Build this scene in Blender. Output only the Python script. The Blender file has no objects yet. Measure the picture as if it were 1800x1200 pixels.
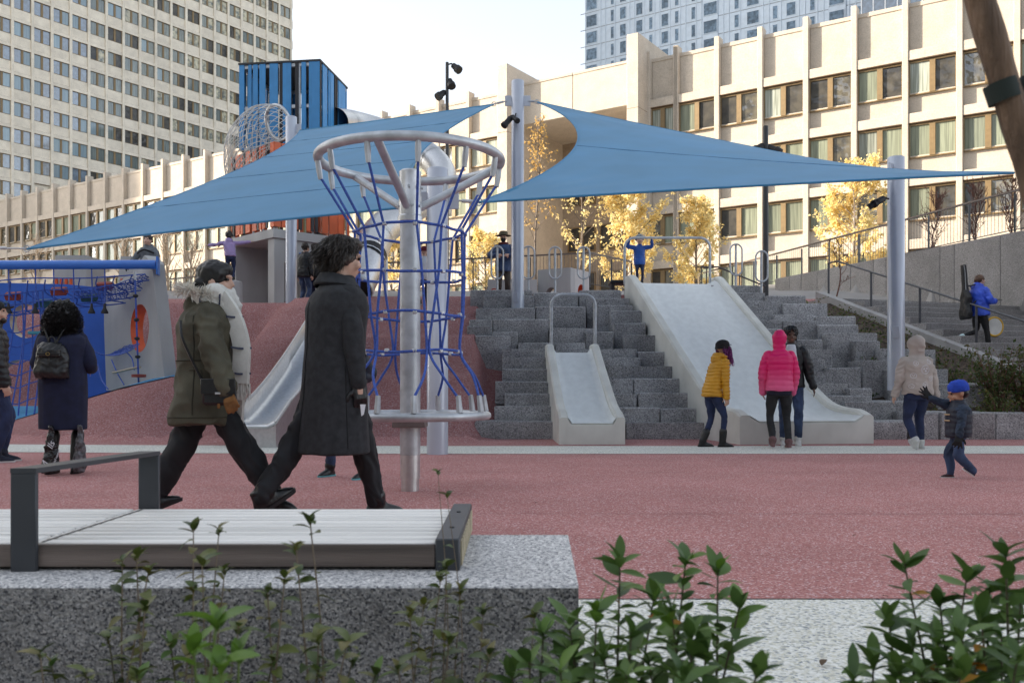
import bpy, bmesh, math, random
import numpy as np
from mathutils import Matrix, Vector, noise as mnoise
random.seed(7); RNG = np.random.default_rng(7)
SC = bpy.context.scene
COL = SC.collection
R = math.radians
# ------------------------------------------------------------------ camera, world, sun, exposure
CAM_H = 0.81; F = 1600.0; HOR = 685.0
cam_d = bpy.data.cameras.new('camera'); cam = bpy.data.objects.new('camera', cam_d); COL.objects.link(cam)
cam.location = (0, 0, CAM_H); cam.rotation_euler = (R(90), 0, 0)
cam_d.sensor_width = 36; cam_d.lens = 32.0; cam_d.shift_y = 85 / 1800
cam_d.clip_start = 0.05; cam_d.clip_end = 3000
cam_d.dof.use_dof = True; cam_d.dof.focus_distance = 9.0; cam_d.dof.aperture_fstop = 7.5
SC.camera = cam
SUN_EL = 22.0; SUN_AZ = (-0.998, 0.055)          # horizontal direction towards the sun
w = bpy.data.worlds.new('World'); SC.world = w; w.use_nodes = True
nt = w.node_tree; nt.nodes.clear()
sky = nt.nodes.new('ShaderNodeTexSky'); sky.sky_type = 'NISHITA'; sky.sun_disc = False
sky.sun_elevation = R(SUN_EL); sky.sun_rotation = math.atan2(SUN_AZ[0], SUN_AZ[1])
sky.air_density = 1.0; sky.dust_density = 1.2; sky.ozone_density = 1.0
hs = nt.nodes.new('ShaderNodeHueSaturation'); hs.inputs['Saturation'].default_value = 0.36
bg = nt.nodes.new('ShaderNodeBackground'); bg.inputs['Strength'].default_value = 0.15
wo = nt.nodes.new('ShaderNodeOutputWorld')
nt.links.new(sky.outputs[0], hs.inputs['Color']); nt.links.new(hs.outputs[0], bg.inputs[0]); nt.links.new(bg.outputs[0], wo.inputs[0])
sun_d = bpy.data.lights.new('sun', 'SUN'); sun_d.energy = 5.0; sun_d.angle = R(0.6); sun_d.color = (1.0, 0.85, 0.66)
sun = bpy.data.objects.new('sun', sun_d); COL.objects.link(sun)
sdir = Vector((SUN_AZ[0] * math.cos(R(SUN_EL)), SUN_AZ[1] * math.cos(R(SUN_EL)), math.sin(R(SUN_EL))))
sun.rotation_euler = sdir.to_track_quat('Z', 'Y').to_euler()
VS = SC.view_settings
VS.view_transform = 'Standard'; VS.look = 'None'; VS.gamma = 1.0; VS.use_curve_mapping = False; VS.exposure = 1.33
# ------------------------------------------------------------------ helpers
def at(x, y, Y):
    """photo pixel at a given distance -> point"""
    return Vector(((x - 900) * Y / F, Y, CAM_H + (HOR - y) * Y / F))
def v3(a): return np.array(a, float)

class MB:
    def __init__(s): s.v = []; s.f = []; s.m = []; s.n = 0; s.mi = 0
    def add(s, verts, faces):
        b = s.n
        s.v.extend([tuple(map(float, p)) for p in verts]); s.n += len(verts)
        for f in faces: s.f.append(tuple(i + b for i in f)); s.m.append(s.mi)
        return s
    def box(s, c, size, rz=0.0, rot=None, ch=0.0):
        hx, hy, hz = size[0] / 2, size[1] / 2, size[2] / 2
        if ch > 0:
            ch = min(ch, hx * .45, hy * .45, hz * .45); P = []
            for sx in (-1, 1):
                for sy in (-1, 1):
                    for sz in (-1, 1):
                        P.append((sx * (hx - ch), sy * (hy - ch), sz * hz))
                        P.append((sx * (hx - ch), sy * hy, sz * (hz - ch)))
                        P.append((sx * hx, sy * (hy - ch), sz * (hz - ch)))
            def I(sx, sy, sz, k): return ((sx > 0) * 4 + (sy > 0) * 2 + (sz > 0)) * 3 + k
            fs = []
            for z in (-1, 1): fs.append([I(-1, -1, z, 0), I(1, -1, z, 0), I(1, 1, z, 0), I(-1, 1, z, 0)][::z])
            for y in (-1, 1): fs.append([I(-1, y, -1, 1), I(-1, y, 1, 1), I(1, y, 1, 1), I(1, y, -1, 1)][::y])
            for x in (-1, 1): fs.append([I(x, -1, -1, 2), I(x, 1, -1, 2), I(x, 1, 1, 2), I(x, -1, 1, 2)][::x])
            for a in (-1, 1):
                for b in (-1, 1):
                    k = a * b
                    fs.append([I(-1, a, b, 0), I(-1, a, b, 1), I(1, a, b, 1), I(1, a, b, 0)][::-k])
                    fs.append([I(a, -1, b, 0), I(a, -1, b, 2), I(a, 1, b, 2), I(a, 1, b, 0)][::k])
                    fs.append([I(a, b, -1, 1), I(a, b, -1, 2), I(a, b, 1, 2), I(a, b, 1, 1)][::-k])
            for a in (-1, 1):
                for b in (-1, 1):
                    for d in (-1, 1): fs.append([I(a, b, d, 0), I(a, b, d, 1), I(a, b, d, 2)][::-(a * b * d)])
        else:
            P = [(x, y, z) for x in (-hx, hx) for y in (-hy, hy) for z in (-hz, hz)]
            fs = [(0, 1, 3, 2), (4, 6, 7, 5), (0, 4, 5, 1), (2, 3, 7, 6), (0, 2, 6, 4), (1, 5, 7, 3)]
        P = np.array(P)
        if rot is not None: P = P @ np.array(rot).T
        elif rz:
            c0, s0 = math.cos(rz), math.sin(rz); P = P @ np.array([[c0, -s0, 0], [s0, c0, 0], [0, 0, 1]]).T
        return s.add(P + np.array(c), fs)
    def span(s, a, b, ch=0.0):
        a = np.array(a, float); b = np.array(b, float)
        return s.box((a + b) / 2, np.abs(b - a), ch=ch)
    def tube(s, path, r, n=8, closed=False, caps=True, flat=1.0):
        P = np.array(path, float); m = len(P)
        rr = np.full(m, r, float) if np.isscalar(r) else np.array(r, float)
        if closed: T = np.roll(P, -1, 0) - np.roll(P, 1, 0)
        else: T = np.gradient(P, axis=0)
        T /= np.linalg.norm(T, axis=1)[:, None] + 1e-12
        up = np.array([0, 0, 1.0]) if abs(T[0][2]) < .9 else np.array([1.0, 0, 0])
        N = np.cross(T[0], up); N /= np.linalg.norm(N)
        V = []
        for i in range(m):
            N = N - T[i] * np.dot(N, T[i]); N /= np.linalg.norm(N) + 1e-12
            B = np.cross(T[i], N)
            for k in range(n):
                a = 2 * math.pi * k / n
                V.append(P[i] + rr[i] * (math.cos(a) * N + flat * math.sin(a) * B))
        fs = []
        for i in range(m if closed else m - 1):
            j = (i + 1) % m
            for k in range(n):
                l = (k + 1) % n
                fs.append((i * n + k, i * n + l, j * n + l, j * n + k))
        if caps and not closed:
            fs.append(tuple(range(n))[::-1]); fs.append(tuple((m - 1) * n + k for k in range(n)))
        return s.add(V, fs)
    def lathe(s, prof, c=(0, 0, 0), n=16, caps=True):
        V = []; fs = []; m = len(prof)
        for r, z in prof:
            for k in range(n):
                a = 2 * math.pi * k / n; V.append((c[0] + r * math.cos(a), c[1] + r * math.sin(a), c[2] + z))
        for i in range(m - 1):
            for k in range(n):
                l = (k + 1) % n; fs.append((i * n + k, i * n + l, (i + 1) * n + l, (i + 1) * n + k))
        if caps: fs.append(tuple(range(n))[::-1]); fs.append(tuple((m - 1) * n + k for k in range(n)))
        return s.add(V, fs)
    def grid(s, G, closed_u=False):
        G = np.array(G, float); a, b = G.shape[:2]; fs = []
        for i in range(a if closed_u else a - 1):
            for j in range(b - 1):
                i2 = (i + 1) % a; fs.append((i * b + j, i2 * b + j, i2 * b + j + 1, i * b + j + 1))
        return s.add(G.reshape(-1, 3), fs)
    def ball(s, c, r, n=10, sc=(1, 1, 1)):
        V = []; fs = []; m = max(4, n // 2 + 1)
        for i in range(m + 1):
            th = math.pi * i / m
            for k in range(n):
                a = 2 * math.pi * k / n
                V.append((c[0] + r * sc[0] * math.sin(th) * math.cos(a), c[1] + r * sc[1] * math.sin(th) * math.sin(a), c[2] + r * sc[2] * math.cos(th)))
        for i in range(m):
            for k in range(n):
                l = (k + 1) % n; fs.append((i * n + k, (i + 1) * n + k, (i + 1) * n + l, i * n + l))
        return s.add(V, fs)
    def mesh(s, name, mats, smooth=True, ang=40):
        me = bpy.data.meshes.new(name); me.from_pydata(s.v, [], s.f)
        if not isinstance(mats, (list, tuple)): mats = [mats]
        for m in mats: me.materials.append(m)
        if len(mats) > 1: me.polygons.foreach_set('material_index', s.m)
        if smooth: me.shade_smooth(); me.set_sharp_from_angle(angle=R(ang))
        me.update(); return me
    def build(s, name, mats, parent=None, world=True, smooth=True, ang=40):
        if parent is not None and world:
            W = wmat(parent).inverted()
            V = np.array(s.v); s.v = [tuple(p) for p in (V @ np.array(W.to_3x3()).T + np.array(W.translation))]
        o = bpy.data.objects.new(name, s.mesh(name, mats, smooth, ang)); COL.objects.link(o)
        if parent is not None: o.parent = parent
        return o
def wmat(o):
    m = Matrix.LocRotScale(o.location, o.rotation_euler, o.scale)
    return wmat(o.parent) @ m if o.parent else m
def tag(o, label=None, cat=None, group=None, kind=None):
    if label: o['label'] = label
    if cat: o['category'] = cat
    if group: o['group'] = group
    if kind: o['kind'] = kind
    return o
def thing(name, label, cat, loc=(0, 0, 0), rz=0.0, group=None):
    o = bpy.data.objects.new(name, None); COL.objects.link(o); o.empty_display_size = .2
    o.location = loc; o.rotation_euler = (0, 0, rz)
    return tag(o, label, cat, group)
def inst(name, me, parent, loc=(0, 0, 0), rot=(0, 0, 0), sc=(1, 1, 1)):
    o = bpy.data.objects.new(name, me); COL.objects.link(o); o.parent = parent
    o.location = loc; o.rotation_euler = rot; o.scale = sc
    return o
def bez(pts, n=12):
    """Catmull-Rom through points"""
    P = [np.array(p, float) for p in pts]; P = [2 * P[0] - P[1]] + P + [2 * P[-1] - P[-2]]; out = []
    for i in range(1, len(P) - 2):
        for k in range(n):
            t = k / n; a, b, c, d = P[i - 1], P[i], P[i + 1], P[i + 2]
            out.append(.5 * (2 * b + (c - a) * t + (2 * a - 5 * b + 4 * c - d) * t * t + (3 * b - a - 3 * c + d) * t ** 3))
    out.append(P[-2]); return np.array(out)
def rotmat(axis, ang): return np.array(Matrix.Rotation(ang, 3, axis))
# ------------------------------------------------------------------ materials
MATS = {}
def lk(t, a, b): t.links.new(a, b)
def mat(name, col, rough=.7, metal=0.0, var=.12, scale=4.0, col2=None, bump=0.0, bscale=60.0, spec=.5, rnd=0.0, specks=None, sscale=150.0, trans=0.0, coat=0.0, stretch=None, sheen=0.0, detail=4.0, grain=None):
    """procedural principled material: large blotches (var/col2), fine specks [(pos,colour)...], bump, per-object value shift"""
    if name in MATS: return MATS[name]
    m = bpy.data.materials.new(name); m.use_nodes = True; t = m.node_tree; N = t.nodes
    b = N['Principled BSDF']; b.inputs['Roughness'].default_value = rough; b.inputs['Metallic'].default_value = metal
    b.inputs['Specular IOR Level'].default_value = spec
    if coat: b.inputs['Coat Weight'].default_value = coat; b.inputs['Coat Roughness'].default_value = .1
    if sheen: b.inputs['Sheen Weight'].default_value = sheen; b.inputs['Sheen Roughness'].default_value = .6
    tc = N.new('ShaderNodeTexCoord'); src = tc.outputs['Object']
    if stretch:
        mp = N.new('ShaderNodeMapping'); mp.inputs['Scale'].default_value = stretch; lk(t, src, mp.inputs[0]); src = mp.outputs[0]
    if rnd:
        oi = N.new('ShaderNodeObjectInfo'); ad = N.new('ShaderNodeVectorMath'); ad.operation = 'ADD'
        mu = N.new('ShaderNodeVectorMath'); mu.operation = 'SCALE'; mu.inputs[0].default_value = (37, 71, 53); lk(t, oi.outputs['Random'], mu.inputs['Scale'])
        lk(t, src, ad.inputs[0]); lk(t, mu.outputs[0], ad.inputs[1]); src = ad.outputs[0]
    n1 = N.new('ShaderNodeTexNoise'); n1.inputs['Scale'].default_value = scale; n1.inputs['Detail'].default_value = detail; lk(t, src, n1.inputs['Vector'])
    mx = N.new('ShaderNodeMix'); mx.data_type = 'RGBA'
    c2 = col2 if col2 else tuple(c * (1 - 2 * var) for c in col)
    c1 = col if col2 else tuple(min(1, c * (1 + var)) for c in col)
    mx.inputs['A'].default_value = (*c2, 1); mx.inputs['B'].default_value = (*c1, 1)
    rp = N.new('ShaderNodeMapRange'); rp.inputs[1].default_value = .3; rp.inputs[2].default_value = .7; lk(t, n1.outputs[0], rp.inputs[0]); lk(t, rp.outputs[0], mx.inputs['Factor'])
    out = mx.outputs['Result']
    if specks:
        n2 = N.new('ShaderNodeTexNoise'); n2.inputs['Scale'].default_value = sscale; n2.inputs['Detail'].default_value = 2; n2.inputs['Roughness'].default_value = .7; lk(t, src, n2.inputs['Vector'])
        cr = N.new('ShaderNodeValToRGB'); cr.color_ramp.interpolation = 'LINEAR'; e = cr.color_ramp.elements
        while len(e) > 1: e.remove(e[-1])
        e[0].position = specks[0][0]; e[0].color = (*specks[0][1], 1)
        for p, c in specks[1:]: q = e.new(p); q.color = (*c, 1)
        lk(t, n2.outputs[0], cr.inputs[0])
        m2 = N.new('ShaderNodeMix'); m2.data_type = 'RGBA'; m2.blend_type = 'MULTIPLY'; m2.inputs['Factor'].default_value = 1
        lk(t, out, m2.inputs['A']); lk(t, cr.outputs[0], m2.inputs['B']); out = m2.outputs['Result']
    if grain:                                                   # crisp granules: one random tone per cell
        sc_, stops = grain; vo = N.new('ShaderNodeTexVoronoi'); vo.inputs['Scale'].default_value = sc_; lk(t, src, vo.inputs['Vector']); sp_c = N.new('ShaderNodeSeparateColor'); lk(t, vo.outputs['Color'], sp_c.inputs[0])
        cg = N.new('ShaderNodeValToRGB'); cg.color_ramp.interpolation = 'CONSTANT'; e = cg.color_ramp.elements
        while len(e) > 1: e.remove(e[-1])
        e[0].position = 0; e[0].color = (*stops[0][1], 1)
        for p_, c in stops[1:]: q = e.new(p_); q.color = (*c, 1)
        lk(t, sp_c.outputs[0], cg.inputs[0]); m3 = N.new('ShaderNodeMix'); m3.data_type = 'RGBA'; m3.blend_type = 'MULTIPLY'; m3.inputs['Factor'].default_value = 1; lk(t, out, m3.inputs['A']); lk(t, cg.outputs[0], m3.inputs['B']); out = m3.outputs['Result']
    if rnd:
        h = N.new('ShaderNodeHueSaturation'); mr = N.new('ShaderNodeMapRange'); mr.inputs[3].default_value = 1 - rnd; mr.inputs[4].default_value = 1 + rnd
        lk(t, oi.outputs['Random'], mr.inputs[0]); lk(t, mr.outputs[0], h.inputs['Value']); lk(t, out, h.inputs['Color']); out = h.outputs[0]
    lk(t, out, b.inputs['Base Color'])
    if bump:
        nb = N.new('ShaderNodeTexNoise'); nb.inputs['Scale'].default_value = bscale; nb.inputs['Detail'].default_value = 3; lk(t, src, nb.inputs['Vector'])
        bp = N.new('ShaderNodeBump'); bp.inputs['Strength'].default_value = bump; bp.inputs['Distance'].default_value = 1.0 / bscale
        lk(t, nb.outputs[0], bp.inputs['Height']); lk(t, bp.outputs[0], b.inputs['Normal'])
    if trans:
        tr = N.new('ShaderNodeBsdfTranslucent'); ms = N.new('ShaderNodeMixShader'); ms.inputs[0].default_value = trans
        lk(t, out, tr.inputs[0]); lk(t, b.outputs[0], ms.inputs[1]); lk(t, tr.outputs[0], ms.inputs[2]); lk(t, ms.outputs[0], N['Material Output'].inputs[0])
    MATS[name] = m; return m
W_ = (1, 1, 1)
RG = [(0, (.62, .52, .55)), (.10, (.88, .80, .82)), (.35, (1, .95, .95)), (.62, (1.08, 1.0, 1.0)), (.80, (1.25, 1.55, 1.6)), (.93, (1.5, 2.3, 2.5))]
m_red = mat('red_rubber', (.43, .212, .197), .95, var=.06, scale=1.1, detail=8.0, spec=.1, grain=(125, RG))
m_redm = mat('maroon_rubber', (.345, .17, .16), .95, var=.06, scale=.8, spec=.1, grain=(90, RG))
m_white = mat('pale_aggregate', (.70, .70, .66), .9, var=.04, scale=.8, spec=.2, grain=(105, [(0, (.42, .46, .50)), (.10, (.70, .70, .66)), (.24, (.92, .90, .80)), (.45, (1, 1, .98)), (.75, (1.15, 1.15, 1.15))]))
m_bluefl = mat('blue_rubber', (.10, .32, .55), .9, var=.1, scale=1.5, bump=.3, bscale=200, spec=.2)
GG = [(0, (.28, .29, .32)), (.14, (.62, .63, .65)), (.34, (.95, .95, .95)), (.62, (1.12, 1.11, 1.1)), (.85, (1.5, 1.48, 1.45))]
m_gran = mat('rough_granite', (.38, .38, .385), .85, var=.12, scale=3.0, bump=.8, bscale=40, spec=.3, rnd=.14, grain=(75, [(0, (.5, .5, .52)), (.15, (.8, .8, .8)), (.35, (1, 1, 1)), (.8, (1.3, 1.3, 1.3))]))
m_granb = mat('bench_granite', (.52, .52, .52), .8, var=.06, scale=4.0, bump=.3, bscale=90, spec=.3, grain=(190, GG))
m_granf = mat('bench_granite_split_face', (.30, .295, .29), .9, var=.12, scale=9.0, bump=.7, bscale=90, spec=.3, grain=(230, GG))
m_granw = mat('sawn_granite', (.26, .25, .245), .8, var=.08, scale=2.0, bump=.2, bscale=90, spec=.3, rnd=.08, grain=(80, [(0, (.6, .6, .6)), (.2, (.9, .9, .9)), (.5, (1, 1, 1)), (.85, (1.25, 1.25, 1.25))]))
m_conc = mat('concrete', (.43, .44, .44), .85, var=.09, scale=1.4, bump=.25, bscale=60, spec=.3, stretch=(1, 1, .35))
m_slide = mat('slide_concrete', (.66, .665, .62), .7, var=.07, scale=2.0, bump=.2, bscale=80, spec=.35)
m_slideb = mat('slide_bed_terrazzo', (.70, .735, .735), .6, var=.04, scale=9.0, bump=.2, bscale=120, spec=.4, stretch=(1, .35, 1))
m_steel = mat('galvanised_steel', (.52, .55, .58), .45, metal=.55, var=.12, scale=9, spec=.5)
m_stain = mat('brushed_stainless', (.62, .63, .64), .38, metal=.9, var=.06, scale=20)
m_pole = mat('grey_painted_steel', (.46, .50, .58), .32, metal=.15, var=.04, scale=2.0, coat=.3)
m_dark = mat('dark_painted_metal', (.030, .033, .038), .5, var=.1, scale=8)
m_rail = mat('bronze_rail_metal', (.12, .095, .085), .5, metal=.2, var=.1, scale=8)
m_grail = mat('grey_rail_metal', (.07, .075, .085), .45, metal=.3, var=.1, scale=8)
m_sail = mat('blue_shade_cloth', (.10, .375, .63), .75, var=.05, scale=1.2, bump=.12, bscale=260, trans=.38, spec=.2, sheen=.3, stretch=(1, 1, 1))
m_seam = mat('blue_seam', (.06, .20, .38), .8)
m_rope = mat('blue_rope', (.045, .11, .46), .65, var=.2, scale=60, bump=.6, bscale=260)
m_bpaint = mat('blue_painted_wall', (.028, .12, .50), .5, var=.06, scale=2.0, bump=.1, bscale=40)
m_bbeam = mat('blue_beam_paint', (.03, .17, .62), .35, var=.05, scale=3, coat=.3)
m_orange = mat('orange_paint', (.66, .11, .03), .5, var=.06, scale=3)
m_oboard = mat('orange_board', (.62, .12, .035), .55, var=.08, scale=3, rnd=.18)
m_bboard = mat('blue_board', (.055, .27, .58), .5, var=.05, scale=3, rnd=.08)
m_gapshade = mat('gap_shade_strip', (.02, .022, .028), .6)  # near-black strips that paint the shade of gaps between boards
m_bubble = mat('blue_play_panel', (.03, .16, .55), .5)
m_green = mat('dark_green_plank', (.03, .10, .11), .7)
m_rplank = mat('red_plank', (.30, .055, .04), .7)
m_tplank = mat('tan_plank', (.50, .42, .30), .8)
m_black = mat('black_rubber', (.012, .012, .014), .6)
m_soil = mat('brown_mulch', (.085, .06, .042), .95, var=.5, scale=14, bump=1.0, bscale=30)
# ------------------------------------------------------------------ terrain
CH0 = v3((7.8, 22.5)); WDIR = v3((.317, -.948))             # stair cheek start and the stairs' downhill direction
WL0 = v3((12.66, 23.2))                                      # a point of the tall granite wall
def wallx(Y): return WL0[0] + (WL0[1] - Y) / .948 * .317
def cheekx(Y): return CH0[0] + (CH0[1] - Y) / .948 * .317
def sst(a): a = min(1.0, max(0.0, a)); return a * a * (3 - 2 * a)
def lerp(a, b, t): return a + (b - a) * t
def plateau(Y): return 2.93 + 1.15 * sst((Y - 23.5) / 7)
def mound(X, Y):
    yb = 14.0 + max(0, -4.3 - X) * .55; L = 6.6 + .05 * max(0, -4.3 - X)
    s = (Y - yb) / L
    if s <= 0: return 0.0
    s = min(s, 1.0)
    prof = np.interp(s, [0, .08, .30, .35, .55, .60, .80, .86, 1.0], [0, .05, .36, .372, .63, .642, .88, .895, 1.0])
    top = plateau(Y)
    return prof * min(top, 3.0) if s < 1 else top
def steps_base(Y): 
    z = .59 * (Y - 14.9) - .45
    return max(0.0, min(z, 2.5)) if Y < 20.3 else plateau(Y)
def stair_z(X, Y):
    t = (CH0[1] - Y) / .948
    return 3.1 - max(0, t) * .344
def ground(X, Y):
    if X > wallx(Y) + .2 and Y > 8: return 4.74
    if X < -5.0:
        z1 = min(1.05, max(-.05, .19 + .30 * (X + 9.11))); yb = 13.9 + .25 * max(0, -5.6 - X); yE = 16.2 + max(0, X + 6.9) * .8
        if Y < yE: h = z1 * max(0, (Y - yb) / (yE - yb))
        elif Y < 20.2: h = z1 + .13 * (Y - yE)
        else: h = lerp(z1 + .13 * (20.2 - yE), plateau(Y), sst((Y - 20.2) / 2.0))
        return lerp(mound(X, Y), max(h, 0), sst((-5.0 - X) / 1.0))
    if X < -.75: return mound(X, Y)
    m = mound(-.75, Y); s = steps_base(Y)
    g = lerp(m, s, sst((X + .75) / .3))
    if X > 5.6 and Y > 14:
        b = min(stair_z(X, Y) - .45, plateau(Y)) if Y < 23 else plateau(Y)
        g = lerp(g, max(0, b) if X > 8.0 else max(0, min(g, b)), sst((X - 5.6) / .6))
    return g
xs = np.concatenate([[-400, -200, -100, -60, -40, -28, -22], np.arange(-18, 18.01, .25), [20, 24, 30, 40, 60, 100, 200, 400]])
ys = np.concatenate([[3.54], np.arange(4, 13.4, .8), np.arange(13.5, 24, .11), np.arange(24, 32, .5), [34, 38, 45, 55, 70, 100, 140, 200, 300, 500]])
G = [[(x, y, ground(x, y)) for y in ys] for x in xs]
b = MB(); b.grid(G)
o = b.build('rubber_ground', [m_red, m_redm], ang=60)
cent = np.array([[sum(o.data.vertices[i].co.x for i in p.vertices) / 4, sum(o.data.vertices[i].co.y for i in p.vertices) / 4] for p in o.data.polygons])
o.data.polygons.foreach_set('material_index', [0] * len(cent))
tag(o, kind='structure')
m_pave = mat('grey_paving', (.30, .29, .28), .9, var=.1, scale=.5, bump=.2, bscale=20)
o.data.materials.append(m_pave)
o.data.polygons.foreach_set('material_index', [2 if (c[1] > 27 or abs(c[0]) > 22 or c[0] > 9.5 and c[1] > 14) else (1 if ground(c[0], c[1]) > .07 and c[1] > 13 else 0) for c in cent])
b = MB(); b.grid([[(x, y, -.004) for y in (-300, -20, -5, 0, 2.0, 3.6)] for x in (-400, -60, -10, 0, 10, 60, 400)])
tag(b.build('pale_pavement', m_white, smooth=False), kind='structure')
# white stripe across the rubber
def stripe_y(X): return 12.35 + .009 * max(0, -X) ** 1.9 + .004 * max(0, X)
b = MB(); X_ = np.arange(-16, 17.01, .5)
b.grid([[(x, stripe_y(x) - .85, .004), (x, stripe_y(x) + .75, .004)] for x in X_])
tag(b.build('pale_stripe', m_white), kind='structure')
# blue rubber floor of the climbing hollow
b = MB(); rows = []
for x in np.arange(-12.5, -5.9, .12):
    y0 = 16.2 + max(0, x + 6.9) * .8; y1 = 20.0
    rows.append([(x, y, ground(x, y) + .012) for y in np.linspace(y0, y1, 22)])
b.grid(rows); tag(b.build('blue_rubber_floor', m_bluefl), kind='structure')

# seams between the poured rubber bays and at its front edge
m_seamr = mat('rubber_seam', (.20, .095, .09), .95)
for pts in ([(-16, 8.9), (-3, 9.0), (6, 8.85), (16, 8.9)], [(-16, 5.9), (0, 5.95), (16, 5.85)]):
    P = bez([(x, y, .003) for x, y in pts], 14); T = np.gradient(P, axis=0); N_ = np.stack([-T[:, 1], T[:, 0], 0 * T[:, 0]], 1); N_ /= np.linalg.norm(N_, axis=1)[:, None]
    b = MB(); b.grid([[p - n * .004, p + n * .004] for p, n in zip(P, N_)]); tag(b.build('rubber_seam', m_seamr, smooth=False), kind='structure')
# ------------------------------------------------------------------ buildings
m_pre = mat('warm_precast_concrete', (.50, .445, .38), .85, var=.05, scale=1.2, bump=.1, bscale=30, rnd=.03, spec=.25, specks=[(.35, (.86, .85, .84)), (.6, (1.05, 1.05, 1.05))], sscale=14)
m_pre2 = mat('tower_precast_concrete', (.76, .70, .60), .85, var=.07, scale=.9, rnd=.06, spec=.25, specks=[(.35, (.9, .9, .9)), (.6, (1.05, 1.05, 1.05))], sscale=10)
m_joint = mat('joint_sealant', (.16, .10, .06), .9)
m_frame = mat('bronze_window_frame', (.21, .145, .07), .5, metal=.15, var=.08)
m_cool = mat('cool_metal_cladding', (.50, .57, .65), .5, var=.05, scale=1.0, rnd=.05, metal=.1)
def glass_mat(name, col, refl=.35, rough=.04, stripes=0.0, col2=None, warp=.0):
    m = bpy.data.materials.new(name); m.use_nodes = True; t = m.node_tree; N = t.nodes; b = N['Principled BSDF']
    b.inputs['Roughness'].default_value = .8
    gl = N.new('ShaderNodeBsdfGlossy'); gl.inputs['Roughness'].default_value = rough; gl.inputs['Color'].default_value = (.95, .97, 1, 1)
    ms = N.new('ShaderNodeMixShader'); fr = N.new('ShaderNodeLayerWeight'); fr.inputs[0].default_value = refl
    tc = N.new('ShaderNodeTexCoord'); oi = N.new('ShaderNodeObjectInfo')
    mp = N.new('ShaderNodeVectorMath'); mp.operation = 'MULTIPLY_ADD'; mp.inputs[1].default_value = (1, 1, 1) if not stripes else (stripes, stripes, .25)
    mu = N.new('ShaderNodeVectorMath'); mu.operation = 'SCALE'; mu.inputs[0].default_value = (31, 17, 23); lk(t, oi.outputs['Random'], mu.inputs['Scale'])
    lk(t, tc.outputs['Object'], mp.inputs[0]); lk(t, mu.outputs[0], mp.inputs[2])
    n = N.new('ShaderNodeTexNoise'); n.inputs['Scale'].default_value = 1.6; n.inputs['Detail'].default_value = 2; lk(t, mp.outputs[0], n.inputs['Vector'])
    mx = N.new('ShaderNodeMix'); mx.data_type = 'RGBA'; c2 = col2 or tuple(c * .45 for c in col)
    mx.inputs['A'].default_value = (*c2, 1); mx.inputs['B'].default_value = (*col, 1)
    rp = N.new('ShaderNodeMapRange'); rp.inputs[1].default_value = .35; rp.inputs[2].default_value = .65; lk(t, n.outputs[0], rp.inputs[0]); lk(t, rp.outputs[0], mx.inputs['Factor'])
    hv = N.new('ShaderNodeHueSaturation'); mr = N.new('ShaderNodeMapRange'); mr.inputs[3].default_value = .75; mr.inputs[4].default_value = 1.2
    lk(t, oi.outputs['Random'], mr.inputs[0]); lk(t, mr.outputs[0], hv.inputs['Value']); lk(t, mx.outputs['Result'], hv.inputs['Color'])
    lk(t, hv.outputs[0], b.inputs['Base Color'])
    if warp:
        nb = N.new('ShaderNodeTexNoise'); nb.inputs['Scale'].default_value = 1.3; lk(t, mp.outputs[0], nb.inputs['Vector'])
        bp = N.new('ShaderNodeBump'); bp.inputs['Strength'].default_value = warp; bp.inputs['Distance'].default_value = .1; lk(t, nb.outputs[0], bp.inputs['Height']); lk(t, bp.outputs[0], gl.inputs['Normal'])
    lk(t, fr.outputs['Fresnel'], ms.inputs[0]); lk(t, b.outputs[0], ms.inputs[1]); lk(t, gl.outputs[0], ms.inputs[2]); lk(t, ms.outputs[0], N['Material Output'].inputs[0])
    return m
g_curt = glass_mat('glass_over_pale_curtain', (.24, .27, .20), .25, stripes=9, col2=(.13, .15, .11))
g_curt2 = glass_mat('glass_over_white_curtain', (.34, .37, .33), .25, stripes=6, col2=(.16, .18, .15))
g_dark = glass_mat('glass_over_dark_room', (.05, .045, .035), .3, warp=.6, col2=(.012, .012, .012))
g_mix = glass_mat('glass_wavy_reflection', (.10, .085, .05), .5, warp=1.0, col2=(.012, .012, .010))
g_blue = glass_mat('glass_blue_sky', (.085, .14, .21), .55, rough=.03)
g_blu2 = glass_mat('glass_blue_blind', (.22, .31, .36), .4, stripes=7, col2=(.16, .24, .30))
g_grn = glass_mat('glass_green_grey', (.19, .235, .225), .4, stripes=7, col2=(.08, .10, .10))
g_gold = glass_mat('glass_gold_reflection', (.50, .46, .32), .4, warp=.8, col2=(.10, .12, .11))  # gold reflected light painted into the pane's base colour
g_cool = glass_mat('glass_cool_grey', (.17, .25, .34), .15, rough=.03)

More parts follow.
